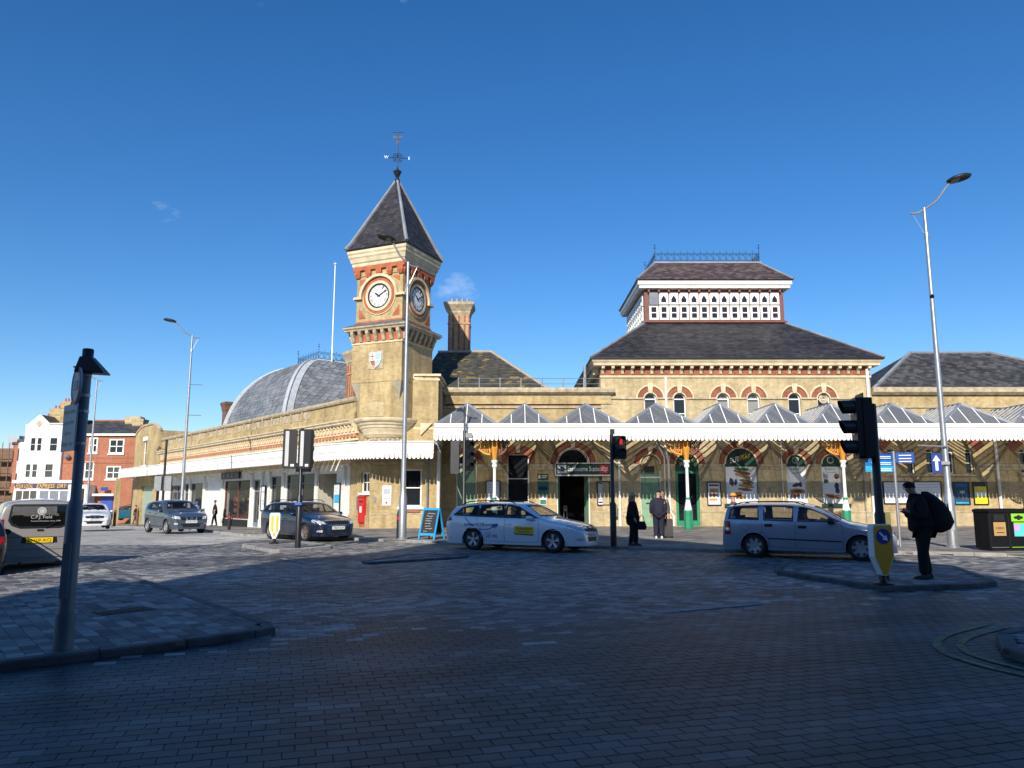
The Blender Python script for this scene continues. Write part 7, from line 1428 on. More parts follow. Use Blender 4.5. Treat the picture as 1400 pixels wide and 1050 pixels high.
# nearest signal on the right island, lenses to the left
x, y = G(1209, 792, .09); t = thing('traffic_signal', 'nearest black signal with three hoods facing left on the right island', 'traffic signal', (x, y, .09), group='traffic signals'); f = F((x, y, .09), 0); zt = P(1196, 553, y)[1] - .09; za, zb = P(1180, 627, y)[1] - .09, P(1165, 545, y)[1] - .09
MB(f).lathe((0, 0), [(.095, 0), (.095, 1.2), (.075, 1.25), (.075, zt), (.03, zt + .02)], 14).build('pole', BLACKM, t, smooth=True); u = P(1167, 590, y)[0] - x; signal_head(F(f.p(u, .04, za), R(-98)), t, .36, .30, zb - za, 3, hood=.26, back=.05); MB(f).tube([(0, 0, zt - .1), (-.1, 0, zt - .05), (-.14, 0, zt + .05), (-.3, .0, zt + .05)], .018, 6).tube([(0, 0, za + .15), (-.3, .0, za + .15)], .02, 6).build('bracket', BLACKM, t)
# far signal seen from behind, in front of the end bay
x, y = P(222, 690, 46)[0], 46; t = thing('traffic_signal', 'distant pole with two grey signal backs before the end bay', 'traffic signal', (x, y, gz(x, y)), group='traffic signals'); f = F((x, y, gz(x, y)), 0); zt = P(222, 601, y)[1] - gz(x, y); MB(f).cyl((0, 0, 0), (0, 0, zt), .08, .07, n=10).build('pole', BLACKM, t); za, zb = P(222, 671, y)[1] - gz(x, y), P(222, 651, y)[1] - gz(x, y)
for s in (-1, 1): signal_head(F(f.p(s * .3, 0, za), math.pi), t, .42, .15, zb - za, 3, mat=GREYMET)
# ---- keep-left bollards
def bollard(label, x, y, z0, ang, face, w, h, back=False):
    t = thing('illuminated_bollard', label, 'bollard', (x, y, z0), group='flexible traffic bollards'); f = F((x, y, z0), ang); pr = [(-.05, .16), (.05, .16), (w * .5, h * .46), (w * .5, h - .06), (w * .42, h), (-w * .42, h), (-w * .5, h - .06), (-w * .5, h * .46)]
    MB(f).prism(pr, -.085, .085).build('body', WHITE, t); MB(f).lathe((0, 0), [(.17, 0), (.17, .03), (.06, .06), (.05, .17)], 12).build('spring_base', BLACKM, t)
    if not back:
        k = .90; MB(f).prism([(u * k, h * .53 + (z - h * .53) * .955) for u, z in pr], .086, .092).build('face', AMBER, t); d = MB(f).disc(0, h * .80, w * .36, .093, .097, 28).build('blue_disc', BLUEP, t); c_, s_ = math.cos(R(-45)), math.sin(R(-45)); zc = h * .80
        A = [(-.11, .018), (.02, .018), (.02, .06), (.12, 0), (.02, -.06), (.02, -.018), (-.11, -.018)]; k = w / .4; MB(f).prism([(k * (a * c_ - b * s_), zc + k * (a * s_ + b * c_)) for a, b in A], .098, .101).build('arrow', LET_W, d)
    else:
        for s in (-1, 1): MB(f).prism([(s * .045, h * .36), (s * .115, h * .43), (s * .115, h * .88), (s * .10, h * .91), (s * .06, h * .91), (s * .045, h * .88)], .086, .11).build('yellow_panel', YELP, t)
        MB(f).prism([(-.03, .24), (.03, .24), (.04, .36), (-.04, .36)], .086, .095).build('slot', AMBER, t)
x, y = G(1208, 799, .09); bollard('yellow bollard with blue keep-left arrow on the right island', x, y, .09, R(6), 0, .37, 1.04)
x, y = G(375, 743, .09); bollard('white bollard with two yellow stripes on the left island', x, y, .09, R(5), 0, .34, 1.0, True)
# ---- black bollards with a red band
for lb, px, py, z in (('black bollard with red band beside the lamp at the tower corner', 545, 737, .1), ('black bollard with red band before the bag shop window', 313, 726, .0), ('dark wooden bollard between the two crossover cars', 187, 719, 0), ('dark wooden bollard right of the white crossover car', 156, 719.5, 0)):
    x, y = G(px, py, z) if px > 500 else G(px, py, -.2); t = thing('bollard', lb, 'bollard', (x, y, 0), group='pavement bollards'); g = z if px > 500 else -.2; f = F((x, y, g), 0)
    MB(f).lathe((0, 0), [(.085, 0), (.085, .82), (.075, .86), (.075, .92), (.06, 1.0), (.02, 1.02)], 12).build('post', BLACKM if px > 200 else BROWN, t, smooth=True)
    if px > 200: MB(f).lathe((0, 0), [(.089, .70), (.089, .80)], 12).build('red_band', REDP, t)
# ---- finger post
x, y = G(1231, 748, .1); t = thing('finger_post', 'white pole with blue and cyan direction panels right of the near signal', 'finger post', (x, y, .1)); f = F((x, y, .1), 0); zt = P(1226, 617, y)[1] - .1
MB(f).cyl((0, 0, 0), (0, 0, zt), .045, n=12).build('pole', GALV, t, smooth=True); DB, MBU, LCY = plain('panel_blue', (.01, .07, .36), .4), plain('panel_mid_blue', (.01, .16, .50), .4), plain('panel_cyan', (.03, .36, .60), .4); rows = [(0, DB), (1, MBU), (2, LCY)]
for i, mm in rows:
    z1 = zt - .08 - i * .19; 
    for ang, L in ((R(192), 1.02), (R(150), .62)):
        g = F((x, y, .1), ang); g.n = Vector((math.sin(ang), -math.cos(ang), 0)); g.n = -g.n; o = MB(g).box(.06, L, -.015, .015, z1 - .18, z1).build('direction_panel', mm, t)
        for k in range(1): MB(g).box(.12, L - .2, .016, .018, z1 - .10, z1 - .075).build('text_line', LET_W, o); MB(g).box(.12, L - .35, .016, .018, z1 - .15, z1 - .13).build('text_line', LET_W, o)
g = F((x, y, .1), R(-12)); o = MB(g).box(.06, .58, -.015, .015, zt - .36, zt - .04).build('direction_panel', DB, t)
for zz in (zt - .14, zt - .24, zt - .33): MB(g).box(.14, .5, .016, .018, zz, zz + .025).build('text_line', LET_W, o)
# ---- chalk board
x, y = G(590, 737, .1); t = thing('chalkboard', 'blue framed folding chalkboard on the pavement beside the tower', 'sandwich board', (x, y, .1)); h = 1.12; CHALK = plain('chalkboard_black', (.02, .022, .024), .8, var=.3, scale=9)
for s, nm in ((-1, 'front'), (1, 'back')):
    a0 = R(-28); f = F((x, y, .1), a0)
    def pt(u, z, off=0): k = (1 - z / h) * .33 + .01; return (u, -s * (k + off), z) if s < 0 else (u, -(k + off), z)
    def bar(u0, u1, z0, z1, o0=-.015, o1=.02, mat=CYANP, nm_='frame_bar', par=None):
        mb = MB(f); mb.loft([[pt(u0, z0, o0), pt(u1, z0, o0), pt(u1, z0, o1), pt(u0, z0, o1)], [pt(u0, z1, o0), pt(u1, z1, o0), pt(u1, z1, o1), pt(u0, z1, o1)]]); return mb.build(nm_, mat, t)
    bar(-.36, -.30, 0, h); bar(.30, .36, 0, h); bar(-.30, .30, h - .08, h); bar(-.30, .30, .14, .22); bar(-.30, .30, .22, h - .08, -.008, .008, CHALK, 'board')
    if s < 0:
        rr = random.Random(2)
        for i in range(8):
            z = h - .2 - i * .09; u0 = rr.uniform(-.22, -.12); pts = [pt(u0 + k * .03, z + rr.uniform(-.02, .02), .012) for k in range(rr.randint(6, 12))]; MB(f).tube(pts, .005, 4).build('chalk_writing', LET_W, t)
# ---- recycling bin
x, y = G(1371, 752, .1); t = thing('recycling_bin', 'black double recycling bin with lime green right opening', 'litter bin', (x, y, .1)); f = F((x, y, .1), R(8)); w_, d_, h_ = .60, .30, 1.16; LIME = plain('lime_green_panel', (.25, .62, .03), .45, var=.04)
MB(f).plan([(-w_ + .04, d_), (w_ - .04, d_), (w_, d_ - .04), (w_, -d_), (-w_, -d_), (-w_, d_ - .04)], .06, h_ - .08).build('body', BLACKP, t); MB(f).loft([[(-w_ - .02, d_ + .02, h_ - .08), (w_ + .02, d_ + .02, h_ - .08), (w_ + .02, -d_ - .02, h_ - .08), (-w_ - .02, -d_ - .02, h_ - .08)], [(-w_ - .02, d_ + .02, h_ - .02), (w_ + .02, d_ + .02, h_ - .02), (w_ + .02, -d_ - .02, h_ - .02), (-w_ - .02, -d_ - .02, h_ - .02)], [(-w_ + .04, d_ - .04, h_ + .02), (w_ - .04, d_ - .04, h_ + .02), (w_ - .04, -d_ + .04, h_ + .02), (-w_ + .04, -d_ + .04, h_ + .02)]]).build('lid', BLACKP, t); MB(f).box(-w_ + .05, w_ - .05, -d_ + .04, d_ - .04, 0, .06).build('plinth', BLACKM, t)
MB(f).box(-.01, .01, d_ + .001, d_ + .008, .08, h_ - .1).build('door_gap', DARK, t); MB(f).box(-.45, -.12, d_ + .001, d_ + .01, .84, 1.02).build('opening', DARK, t); lm = MB(f).box(.10, .54, d_ + .001, d_ + .012, .82, 1.04).build('lime_panel', LIME, t); MB(f).prism([(.16, .93), (.22, .89), (.27, .89), (.30, .86), (.36, .86), (.39, .89), (.44, .89), (.48, .93), (.44, .97), (.39, .97), (.36, 1.0), (.30, 1.0), (.27, .97), (.22, .97)], .315, .318).build('opening', DARK, lm)
tn = MB(f).box(-.48, -.10, d_ + .001, d_ + .008, .42, .80).build('label', plain('tan_label', (.45, .27, .10), .6, var=.06), t); text('lettering', 'RUBBISH', f, -.29, d_ + .01, .60, .07, BLACKM, tn, width=.26); MB(f).box(-.40, -.16, d_ + .009, d_ + .011, .50, .52).build('text_line', BLACKM, tn)
l2_ = MB(f).box(.16, .54, d_ + .001, d_ + .008, .40, .79).build('label', plain('cyan_label', (.10, .55, .55), .6, var=.06), t); MB(f).box(.16, .34, d_ + .009, d_ + .011, .55, .74).build('pink_print', plain('pink_print', (.50, .30, .55), .6), l2_); MB(f).box(.16, .54, d_ + .009, d_ + .011, .745, .79).build('lime_strip', LIME, l2_)
for u0, u1, m_ in ((-.58, -.05, GREYMET), (.05, .58, LIME)): MB(f).box(u0, u1, d_ + .001, d_ + .006, .09, .105).build('edge_trim', m_, t)
# ---- wall mounted things
def poster(label, x0, x1, y0, y1, fr, w, face=PAPER, frame=BLACKM, Y=FY, group=None, prints=()):
    a, b, c, d = pb(x0, x1, y0, y1, Y); a -= fr.o.x; b -= fr.o.x; t = thing('poster_board', label, 'poster', tuple(fr.p((a + b) / 2, w, c)), group=group); e = .05
    MB(fr).box(a, a + e, w, w + .06, c, d).box(b - e, b, w, w + .06, c, d).box(a + e, b - e, w, w + .06, c, c + e).box(a + e, b - e, w, w + .06, d - e, d).build('frame', frame, t); s = MB(fr).box(a + e, b - e, w, w + .03, c + e, d - e).build('sheet', face, t)
    for u0, u1, v0, v1, m_ in prints: MB(fr).box(a + (b - a) * u0, a + (b - a) * u1, w + .031, w + .033, c + (d - c) * v0, c + (d - c) * v1).build('print', m_, s)
    return t, (a, b, c, d)
GREYPR = plain('grey_print', (.40, .42, .45), .6, var=.06); LN = lambda n, m_=BLACKM, u0=.14, u1=.86, v0=.15, v1=.85: [(u0, u1 - .2 * (k % 3 == 2), v1 - (v1 - v0) * k / n - .008, v1 - (v1 - v0) * k / n + .008, m_) for k in range(n)]
poster('white notice board behind the left canopy column', 664, 684, 657, 694, FW, .02, prints=LN(7, GREYPR))
poster('tall framed welcome poster right of the station entrance', 816, 834, 658, 691, FW, .02, GREYPR, prints=[(.12, .9, .10, .16, PAPER), (.12, .88, .02, .2, PAPER)] + LN(16, WHITE2, .12, .8, .25, .85) + [(.12, .6, .90, .94, BLACKM)])
poster('dark framed food poster between the two sandwich shop arches', 966, 985, 659, 691, FW, HP + .02, prints=[(.15, .85, .82, .9, BROWN), (.2, .8, .55, .72, FOOD['bread']), (.2, .75, .38, .5, FOOD['meat']), (.15, .7, .2, .3, FOOD['orange'])])
poster('left of the two wide white timetable boards behind the finger post', 1207, 1243, 658, 689, FW, .02, prints=LN(6, GREYPR)); poster('right of the two wide white timetable boards, behind the backpacker', 1249, 1287, 658, 689, FW, .02, prints=LN(6, GREYPR))
poster('dark blue framed poster beside the right street lamp', 1303, 1325, 659, 690, FW, .02, plain('deep_blue_print', (.015, .06, .12), .5, var=.5, scale=6), prints=[(.1, .9, .03, .12, LCY), (.1, .9, .80, .92, MATS['panel_blue']), (.4, .7, .5, .62, GREYPR), (.5, .8, .28, .34, BROWN)])
poster('yellow and white framed poster at the far right of the wall', 1330, 1350, 659, 690, FW, .02, plain('bright_yellow_print', (.72, .62, .02), .5), prints=[(.1, .9, .36, .56, PAPER), (.1, .9, .80, .96, BLACKM)])
def notice(name, label, x0, x1, y0, y1, mat, Y=FY, fr=FW, w=.01, parts=()):
    a, b, c, d = pb(x0, x1, y0, y1, Y); t = thing(name, label, 'sign', (a, Y, c)); a -= fr.o.x; b -= fr.o.x; s = MB(fr).box(a, b, w, w + .03, c, d).build('board', mat, t)
    for u0, u1, v0, v1, m_ in parts: MB(fr).box(a + (b - a) * u0, a + (b - a) * u1, w + .031, w + .036, c + (d - c) * v0, c + (d - c) * v1).build('print', m_, s)
    return t
TEALS = plain('teal_sign', (.01, .16, .14), .5, var=.05)
notice('notice', 'dark green notice above the teal plaque left of the entrance', 735, 749.5, 648, 656, GREEND, parts=[(.08, .25, .2, .8, WHITE2), (.35, .9, .6, .75, WHITE2), (.35, .8, .3, .42, WHITE2)]); notice('notice', 'square teal plaque with dark bar left of the entrance', 735, 750, 658, 676, TEALS, parts=[(.08, .92, .36, .56, BLACKM), (.2, .8, .62, .66, BLACKM), (.2, .8, .28, .32, BLACKM)]); notice('notice', 'small white and teal notice low left of the entrance', 738, 747, 679, 690, WHITE, parts=[(.05, .95, .06, .62, TEALS)])
notice('notice', 'small dark green notice above the welcome poster', 819, 833, 650, 656.5, GREEND, parts=[(.3, .9, .55, .7, WHITE2), (.3, .8, .25, .4, WHITE2)])
for lb, px in (('small faint square sign left of the sage green door', 857), ('small faint square sign between the food posters', 1055)): notice('notice', lb, px - 2.2, px + 2.2, 667, 673, plain('faint_sign_%d' % px, (.42, .32, .22), .6), w=.08, parts=[(.15, .85, .2, .8, STONE2)])
notice('wall_notice', 'white parking notice on the tower base wall', 523, 535, 664, 691, WHITE, Y=38, fr=CB, w=.0, parts=[(.12, .88, .55, .85, GREYPR), (.15, .85, .30, .40, GREYPR), (.35, .6, .08, .2, TERRA)]); notice('wall_box', 'small grey switch box beside the red post box', 511, 514, 679, 686, GREYMET, Y=38, fr=CB)
# station name sign over the entrance
a, b, c, d = pb(760, 833, 634, 649); t = thing('station_sign', 'dark green station name sign with white letters over the entrance', 'sign', ((a + b) / 2, FY, c)); s = MB(FW).box(a, b, .12, .20, c, d).build('board', GREEND, t); MB(FW).box(a - .03, b + .03, .10, .21, c - .07, c - .005).build('lower_trim', WHITE, t); MB(FW).box(a - .05, a - .005, .10, .21, c - .07, d + .04).box(a - .05, b + .03, .10, .21, d + .003, d + .04).build('upper_trim', WHITE, t); W_ = b - a; hh = d - c
text('lettering', 'Eastbourne Station', FW, a + W_ * .53, .206, c + hh * .32, hh * .42, LET_W, s, width=W_ * .62); pw = MB(FW).box(a + .07, a + .07 + hh * .8, .2, .208, c + hh * .12, c + hh * .88).build('pictogram', LET_W, s)
pc = a + .07 + hh * .4; MB(FW).box(pc - hh * .33, pc + hh * .33, .209, .212, c + hh * .44, c + hh * .54).prism([(pc - hh * .25, c + hh * .56), (pc + hh * .25, c + hh * .56), (pc, c + hh * .72)], .209, .212).box(pc - hh * .2, pc + hh * .2, .209, .212, c + hh * .3, c + hh * .41).build('pictogram_print', BLACKM, pw)
rd = MB(FW).box(b - .07 - hh * .8, b - .07, .2, .208, c + hh * .12, c + hh * .88).build('rail_symbol', TERRA if False else REDP, s); rc = b - .07 - hh * .4; zc = c + hh * .5; k = hh * .33
MB(FW).box(rc - k, rc + k, .209, .213, zc + k * .18, zc + k * .38).box(rc - k, rc + k, .209, .213, zc - k * .38, zc - k * .18).prism([(rc - k * .1, zc + k * .38), (rc + k * .2, zc + k * .38), (rc - k * .25, zc + k * .85), (rc - k * .6, zc + k * .85)], .2085, .2135).prism([(rc + k * .1, zc - k * .38), (rc - k * .2, zc - k * .38), (rc + k * .25, zc - k * .85), (rc + k * .6, zc - k * .85)], .2085, .2135).prism([(rc + k * .45, zc + k * .19), (rc + k * .75, zc + k * .19), (rc - k * .45, zc - k * .19), (rc - k * .75, zc - k * .19)], .2085, .2135).build('double_arrow', LET_W, rd)
# post box in the wing wall
t = thing('post_box', 'red post box set in the brick wall below the tower', 'post box', tuple(FL.p(-.62, 0, .3))); bx = MB(FL).box(-.92, -.36, .01, .16, .35, 1.6).build('box', REDP, t); MB(FL).box(-.94, -.34, .005, .20, 1.6, 1.68).build('hood', REDP, t); MB(FL).box(-.84, -.44, .161, .17, 1.36, 1.42).build('slot', BLACKM, bx); MB(FL).box(-.75, -.55, .161, .168, .85, 1.15).build('collection_plate', WHITE, bx); MB(FL).box(-.93, -.35, .01, .08, .12, .35).build('pedestal', TERRA, t); MB(FL).box(-1.12, -.98, .075, .16, .95, 1.65).build('side_cabinet', GREYMET, t)
# shop fascia signs and posters on the wing
SNB = plain('navy_shop_sign', (.006, .008, .03), .4)
t = thing('shop_sign', 'navy shop sign with pale letters above the bag shop window', 'sign', tuple(FL.p(-19.9, .1, 3))); s = MB(FL).box(-21.7, -18.1, .13, .22, 2.88, 3.36).build('board', SNB, t); 
for i, ch in enumerate('EAZI'): text('lettering', ch, FL, -21.1 + i * .82, .226, 3.0, .26, SIGNW, s)
t = thing('led_sign', 'small black hanging sign with dim red text under the shop canopy', 'sign', tuple(FL.p(-6.0, 1.2, 3))); g = F(FL.p(-6.0, .9, 0), R(-15)); s = MB(g).box(-.45, .45, -.06, .06, 3.0, 3.3).build('board', BLACKM, t); text('lettering', 'PLATFORM', g, 0, .064, 3.1, .1, plain('dim_red_text', (.35, .02, .02), .5), s, width=.62); MB(g).cyl((0, 0, 3.3), (0, 0, 3.95), .02, n=6).build('hanger', BLACKM, t)
for lb, ta, tb in (('framed menu poster on the white pilaster nearest the tower', 2.95, 3.75), ('framed poster with round logo beside the shop door', 13.35, 14.05)):
    t = thing('poster_board', lb, 'poster', tuple(FL.p(-ta, .1, 1))); e = .06; MB(FL).box(-tb, -tb + e, .13, .19, .75, 2.35).box(-ta - e, -ta, .13, .19, .75, 2.35).box(-tb + e, -ta - e, .13, .19, .75, .81).box(-tb + e, -ta - e, .13, .19, 2.29, 2.35).build('frame', BLACKM, t); s = MB(FL).box(-tb + e, -ta - e, .13, .16, .81, 2.29).build('sheet', PAPER, t)
    if ta < 5:
        MB(FL).box(-tb + .12, -ta - .12, .161, .164, 1.3, 1.75).build('print', LCY, s)
        for k in range(5): MB(FL).box(-tb + .12, -ta - .2, .161, .164, 2.2 - k * .08, 2.23 - k * .08).build('print', GREYPR, s)
    else: MB(FL).arc_band(-(ta + tb) / 2, 1.3, .12, .15, .161, .164, 0, 6.2831, 18).build('print', BLACKM, s); MB(FL).box(-tb + .12, -ta - .12, .161, .164, 1.9, 2.0).build('print', GREYPR, s)
# grey-green litter post beside the hall wall and a lone utility box
for lb, px, py0, py1 in (('olive green utility box against the wall right of the right column', 1213, 700, 722), ('olive green utility box by the downpipe right of the entrance', 840, 690, 706)):
    a, b, c, d = pb(px - 4, px + 4, py0, py1, 40.2); t = thing('utility_box', lb, 'utility box', ((a + b) / 2, 40.2, .1)); MB(F((0, 40.3), 0)).box(a, b, 0, .18, c, d).build('cabinet', plain('olive_%d' % px, (.16, .16, .05), .5), t); MB(F((0, 40.3), 0)).box(a + .02, b - .02, .181, .19, c + .05, d - .05).build('door', plain('olive_door_%d' % px, (.15, .15, .05), .5), t)
# ------------------------------------------------------------------ people
HAIRB = plain('blonde_hair', (.45, .30, .14), .6, var=.2, scale=14); HAIRD = plain('dark_hair', (.015, .012, .01), .6, var=.2); HAIRG = plain('grey_hair', (.35, .34, .33), .7, var=.15, scale=14); SHOEW = plain('white_shoe', (.6, .6, .58), .6, var=.1); SHOED = plain('dark_shoe', (.012, .011, .011), .5, var=.2); BLUEF = plain('blue_fabric', (.02, .10, .30), .85, var=.2, scale=8); GREYF = plain('grey_fabric', (.06, .06, .07), .9, var=.2, scale=8); ORF = plain('mustard_hat', (.70, .30, .02), .85, var=.15, scale=10); TANF = plain('tan_fabric', (.30, .20, .11), .9, var=.2)
def skin_mesh(name, chains, mat, par, lv=2):
    """chains: lists of (point, radius); the first point of a chain may reuse an earlier point by equality"""
    me = bpy.data.meshes.new(name); V = []; Rr = []; E = []; idx = {}
    for ch in chains:
        prev = None
        for p, r in ch:
            key = tuple(round(c, 4) for c in p)
            if key not in idx: idx[key] = len(V); V.append(p); Rr.append(r)
            i = idx[key]
            if prev is not None and prev != i: E.append((prev, i))
            prev = i
    me.from_pydata(V, E, []); o = bpy.data.objects.new(name, me); col.objects.link(o); o.modifiers.new('skin', 'SKIN'); sk = me.skin_vertices[0].data
    for i, r in enumerate(Rr): sk[i].radius = (r, r) if not isinstance(r, tuple) else r; sk[i].use_root = (i == 0)
    sb = o.modifiers.new('subdivision', 'SUBSURF'); sb.levels = lv; sb.render_levels = lv; me.materials.append(mat); o.modifiers['skin'].use_smooth_shade = True; o.parent = par; return o
def ell(name, c, r, mat, par, tilt=0, n=14, cut=None):
    mb = MB(); rings = []
    for i in range(9):
        t = -math.pi / 2 + math.pi * i / 8
        if cut is not None and t < cut: continue
        rings.append([(c[0] + r[0] * math.cos(t) * math.cos(k * 2 * math.pi / n), c[1] + r[1] * math.cos(t) * math.sin(k * 2 * math.pi / n), c[2] + r[2] * math.sin(t)) for k in range(n)])
    return mb.loft(rings).build(name, mat, par, smooth=60)
def hand(par, wrist, d, up, mat=SKIN, s=1.0, curl=.5):
    """palm with four unequal fingers and a thumb off its side"""
    d = Vector(d).normalized(); up = Vector(up); up = (up - d * up.dot(d)).normalized(); sd = d.cross(up); w = Vector(wrist); ch = [[(tuple(w), .024 * s), (tuple(w + d * .045 * s), .03 * s), (tuple(w + d * .085 * s), .028 * s)]]
    mb = MB(); mb.tube([tuple(w - d * .02), tuple(w + d * .03 * s), tuple(w + d * .09 * s)], [.024 * s, .036 * s, .032 * s], 8)
    for k, L in enumerate((.068, .078, .072, .056)):
        b = w + d * .085 * s + sd * (.024 - k * .016) * s; a = b + d * L * .55 * s - up * L * .2 * curl; e = a + d * L * .3 * s - up * L * .6 * curl; mb.tube([tuple(b), tuple(a), tuple(e)], [.009 * s, .0085 * s, .007 * s], 6)
    b = w + d * .03 * s + sd * .03 * s; mb.tube([tuple(b), tuple(b + d * .03 * s + sd * .022 * s), tuple(b + d * .06 * s + sd * .02 * s - up * .01)], [.011 * s, .010 * s, .008 * s], 6); return mb.build('hand', mat, par, smooth=60)
def person(label, loc, face, J, top, bottom, shoe, hair, group=None, bulk=1.0, hood=None, collar=None, coat_len=0, hat=None, long_hair=False, head_dir=0.0, scale=1.0, bare=True):
    """J: joints in metres, x forward, y left; names: pel, chest, neck, head, and per side sh, el, wr, hip, kn, an"""
    t = thing('person', label, 'person', group=group); z = Vector((0, 0, 1))
    g = lambda k: Vector(J[k]); pel, ch, nk, hd = g('pel'), g('chest'), g('neck'), g('head')
    # the body itself, one continuous surface
    chains = [[(tuple(pel), (.15, .12)), (tuple((pel + ch) / 2), (.145, .11)), (tuple(ch), (.165, .12)), (tuple(nk), .062), (tuple(hd - (hd - nk) * .25), .07), (tuple(hd), (.082, .095)), (tuple(hd + (hd - nk).normalized() * .09), (.06, .075))]]
    for s in 'LR':
        chains.append([(tuple(ch), (.165, .12)), (J['sh' + s], .062), (J['el' + s], .045), (J['wr' + s], .030)]); chains.append([(tuple(pel), (.15, .12)), (J['hip' + s], .088), (J['kn' + s], .060), (J['an' + s], .042)])
    skin_mesh('body', chains, SKIN, t)
    k = 1.16; mid = (pel + ch) / 2
    jk = [[(tuple(pel - Vector((0, 0, .16))), (.19, .17)), (tuple(pel), (.195, .165)), (tuple(mid), (.175, .14)), (tuple(ch), (.195, .15)), (tuple(nk * .8 + ch * .2), .085)]] if not coat_len else [[(tuple(pel - Vector((0, 0, coat_len))), (.21, .19)), (tuple(pel), (.19, .165)), (tuple(mid), (.17, .14)), (tuple(ch), (.185, .145)), (tuple(nk * .8 + ch * .2), .08)]]
    for s in 'LR': w_ = Vector(J['wr' + s]); e_ = Vector(J['el' + s]); jk.append([(tuple(ch), (.195, .15)), (J['sh' + s], .085), (J['el' + s], .066), (tuple(w_ * .92 + e_ * .08), .052)])
    jk = [[(p_, (r_[0] * bulk, r_[1] * bulk) if isinstance(r_, tuple) else r_ * bulk) for p_, r_ in c_] for c_ in jk]; skin_mesh('jacket', jk, top, t)
    tr = [[(tuple(pel + Vector((0, 0, .03))), (.165, .135))] + [(J['hipL'], .105), (J['knL'], .082), (tuple(Vector(J['anL']) + Vector((0, 0, -.02))), .068)], [(tuple(pel + Vector((0, 0, .03))), (.165, .135)), (J['hipR'], .105), (J['knR'], .082), (tuple(Vector(J['anR']) + Vector((0, 0, -.02))), .068)]]
    tr = [[(p_, (r_[0] * bulk ** .7, r_[1] * bulk ** .7) if isinstance(r_, tuple) else r_ * bulk ** .7) for p_, r_ in c_] for c_ in tr]; skin_mesh('trousers', tr, bottom, t)
    for s in 'LR':
        a = Vector(J['an' + s]); ft = J.get('ft' + s, (1, 0)); f_ = Vector((ft[0], ft[1], 0)).normalized(); r_ = Vector((-f_.y, f_.x, 0)); b = Vector((a.x, a.y, a.z - .085)); mb = MB(); R_ = []
        for u, wd, h in ((-.075, .032, .07), (-.04, .040, .095), (.03, .042, .09), (.10, .046, .06), (.16, .040, .042), (.19, .022, .03)):
            c_ = b + f_ * u; R_.append([tuple(c_ + r_ * wd), tuple(c_ + r_ * wd + z * h * .6), tuple(c_ + r_ * wd * .5 + z * h), tuple(c_ - r_ * wd * .5 + z * h), tuple(c_ - r_ * wd + z * h * .6), tuple(c_ - r_ * wd)])
        mb.loft(R_).build('shoe', shoe, t, smooth=50)
        if bare: w_ = Vector(J['wr' + s]); e_ = Vector(J['el' + s]); hand(t, tuple(w_), w_ - e_, J.get('hup' + s, (1, 0, 0)))
    # head details: face forward +x turned by head_dir
    fx = Vector((math.cos(head_dir), math.sin(head_dir), 0)); fy = Vector((-fx.y, fx.x, 0)); ax = (hd - nk).normalized(); c_ = hd + ax * .02
    mb = MB(); nb = c_ + fx * .095; mb.loft([[tuple(nb + ax * .03 + fy * .008), tuple(nb + ax * .03 - fy * .008), tuple(nb + fx * .006 + ax * .028)], [tuple(nb - ax * .02 + fy * .017), tuple(nb - ax * .02 - fy * .017), tuple(nb + fx * .024 - ax * .015)]]).build('nose', SKIN, t)
    for s in (-1, 1): ell('ear', tuple(c_ + fy * .083 * s - fx * .005), (.016, .012, .03), SKIN, t, n=8); ell('eye', tuple(c_ + fy * .032 * s + fx * .083 + ax * .025), (.012, .012, .009), DARK, t, n=8)
    ell('mouth', tuple(c_ + fx * .088 - ax * .045), (.01, .024, .006), TERRA, t, n=8)
    hc = c_ - fx * .016 + ax * .028
    if hood: ell('hood', tuple(c_ - fx * .03 + ax * .015), (.118, .112, .135), hood, t)
    elif hat: ell('hair', tuple(hc - ax * .01), (.104, .098, .10), hair, t, cut=-.2); ell('hat', tuple(hc + ax * .025), (.112, .106, .095), hat, t, cut=-.1); 
    else: ell('hair', tuple(hc), (.106, .099, .112), hair, t, cut=-.35)
    if collar: MB().lathe((nk.x + .01, nk.y), [(.13, nk.z - .07), (.115, nk.z + .0), (.105, nk.z + .06), (.09, nk.z + .065)], 14).build('collar', collar, t, smooth=60)
    if long_hair: skin_mesh('long_hair', [[(tuple(hc - fx * .05), (.085, .07)), (tuple(hc - fx * .085 - ax * .12), (.085, .06)), (tuple(hc - fx * .08 - ax * .26), (.075, .05)), (tuple(hc - fx * .05 - ax * .32), (.05, .03))]], hair, t)
    t.location = loc; t.rotation_euler = (0, 0, face); return t
def stand(lean=0.0, step=.0, h=1.0, arms=None, spread=.1, bend=0):
    J = dict(pel=(0, 0, .95 * h), chest=(lean * .35, 0, 1.30 * h), neck=(lean * .55, 0, 1.48 * h), head=(lean * .7, 0, 1.62 * h))
    for s, y in (('L', 1), ('R', -1)):
        J['hip' + s] = (0, y * .10, .88 * h); J['kn' + s] = (step * .5 * y + .03, y * spread, .49 * h); J['an' + s] = (step * y, y * spread, .085); J['sh' + s] = (lean * .42, y * .19, 1.40 * h); J['el' + s] = (lean * .3 - .03, y * .25, 1.12 * h); J['wr' + s] = (lean * .3 + .05, y * .25, .88 * h)
    if arms: J.update(arms)
    return J
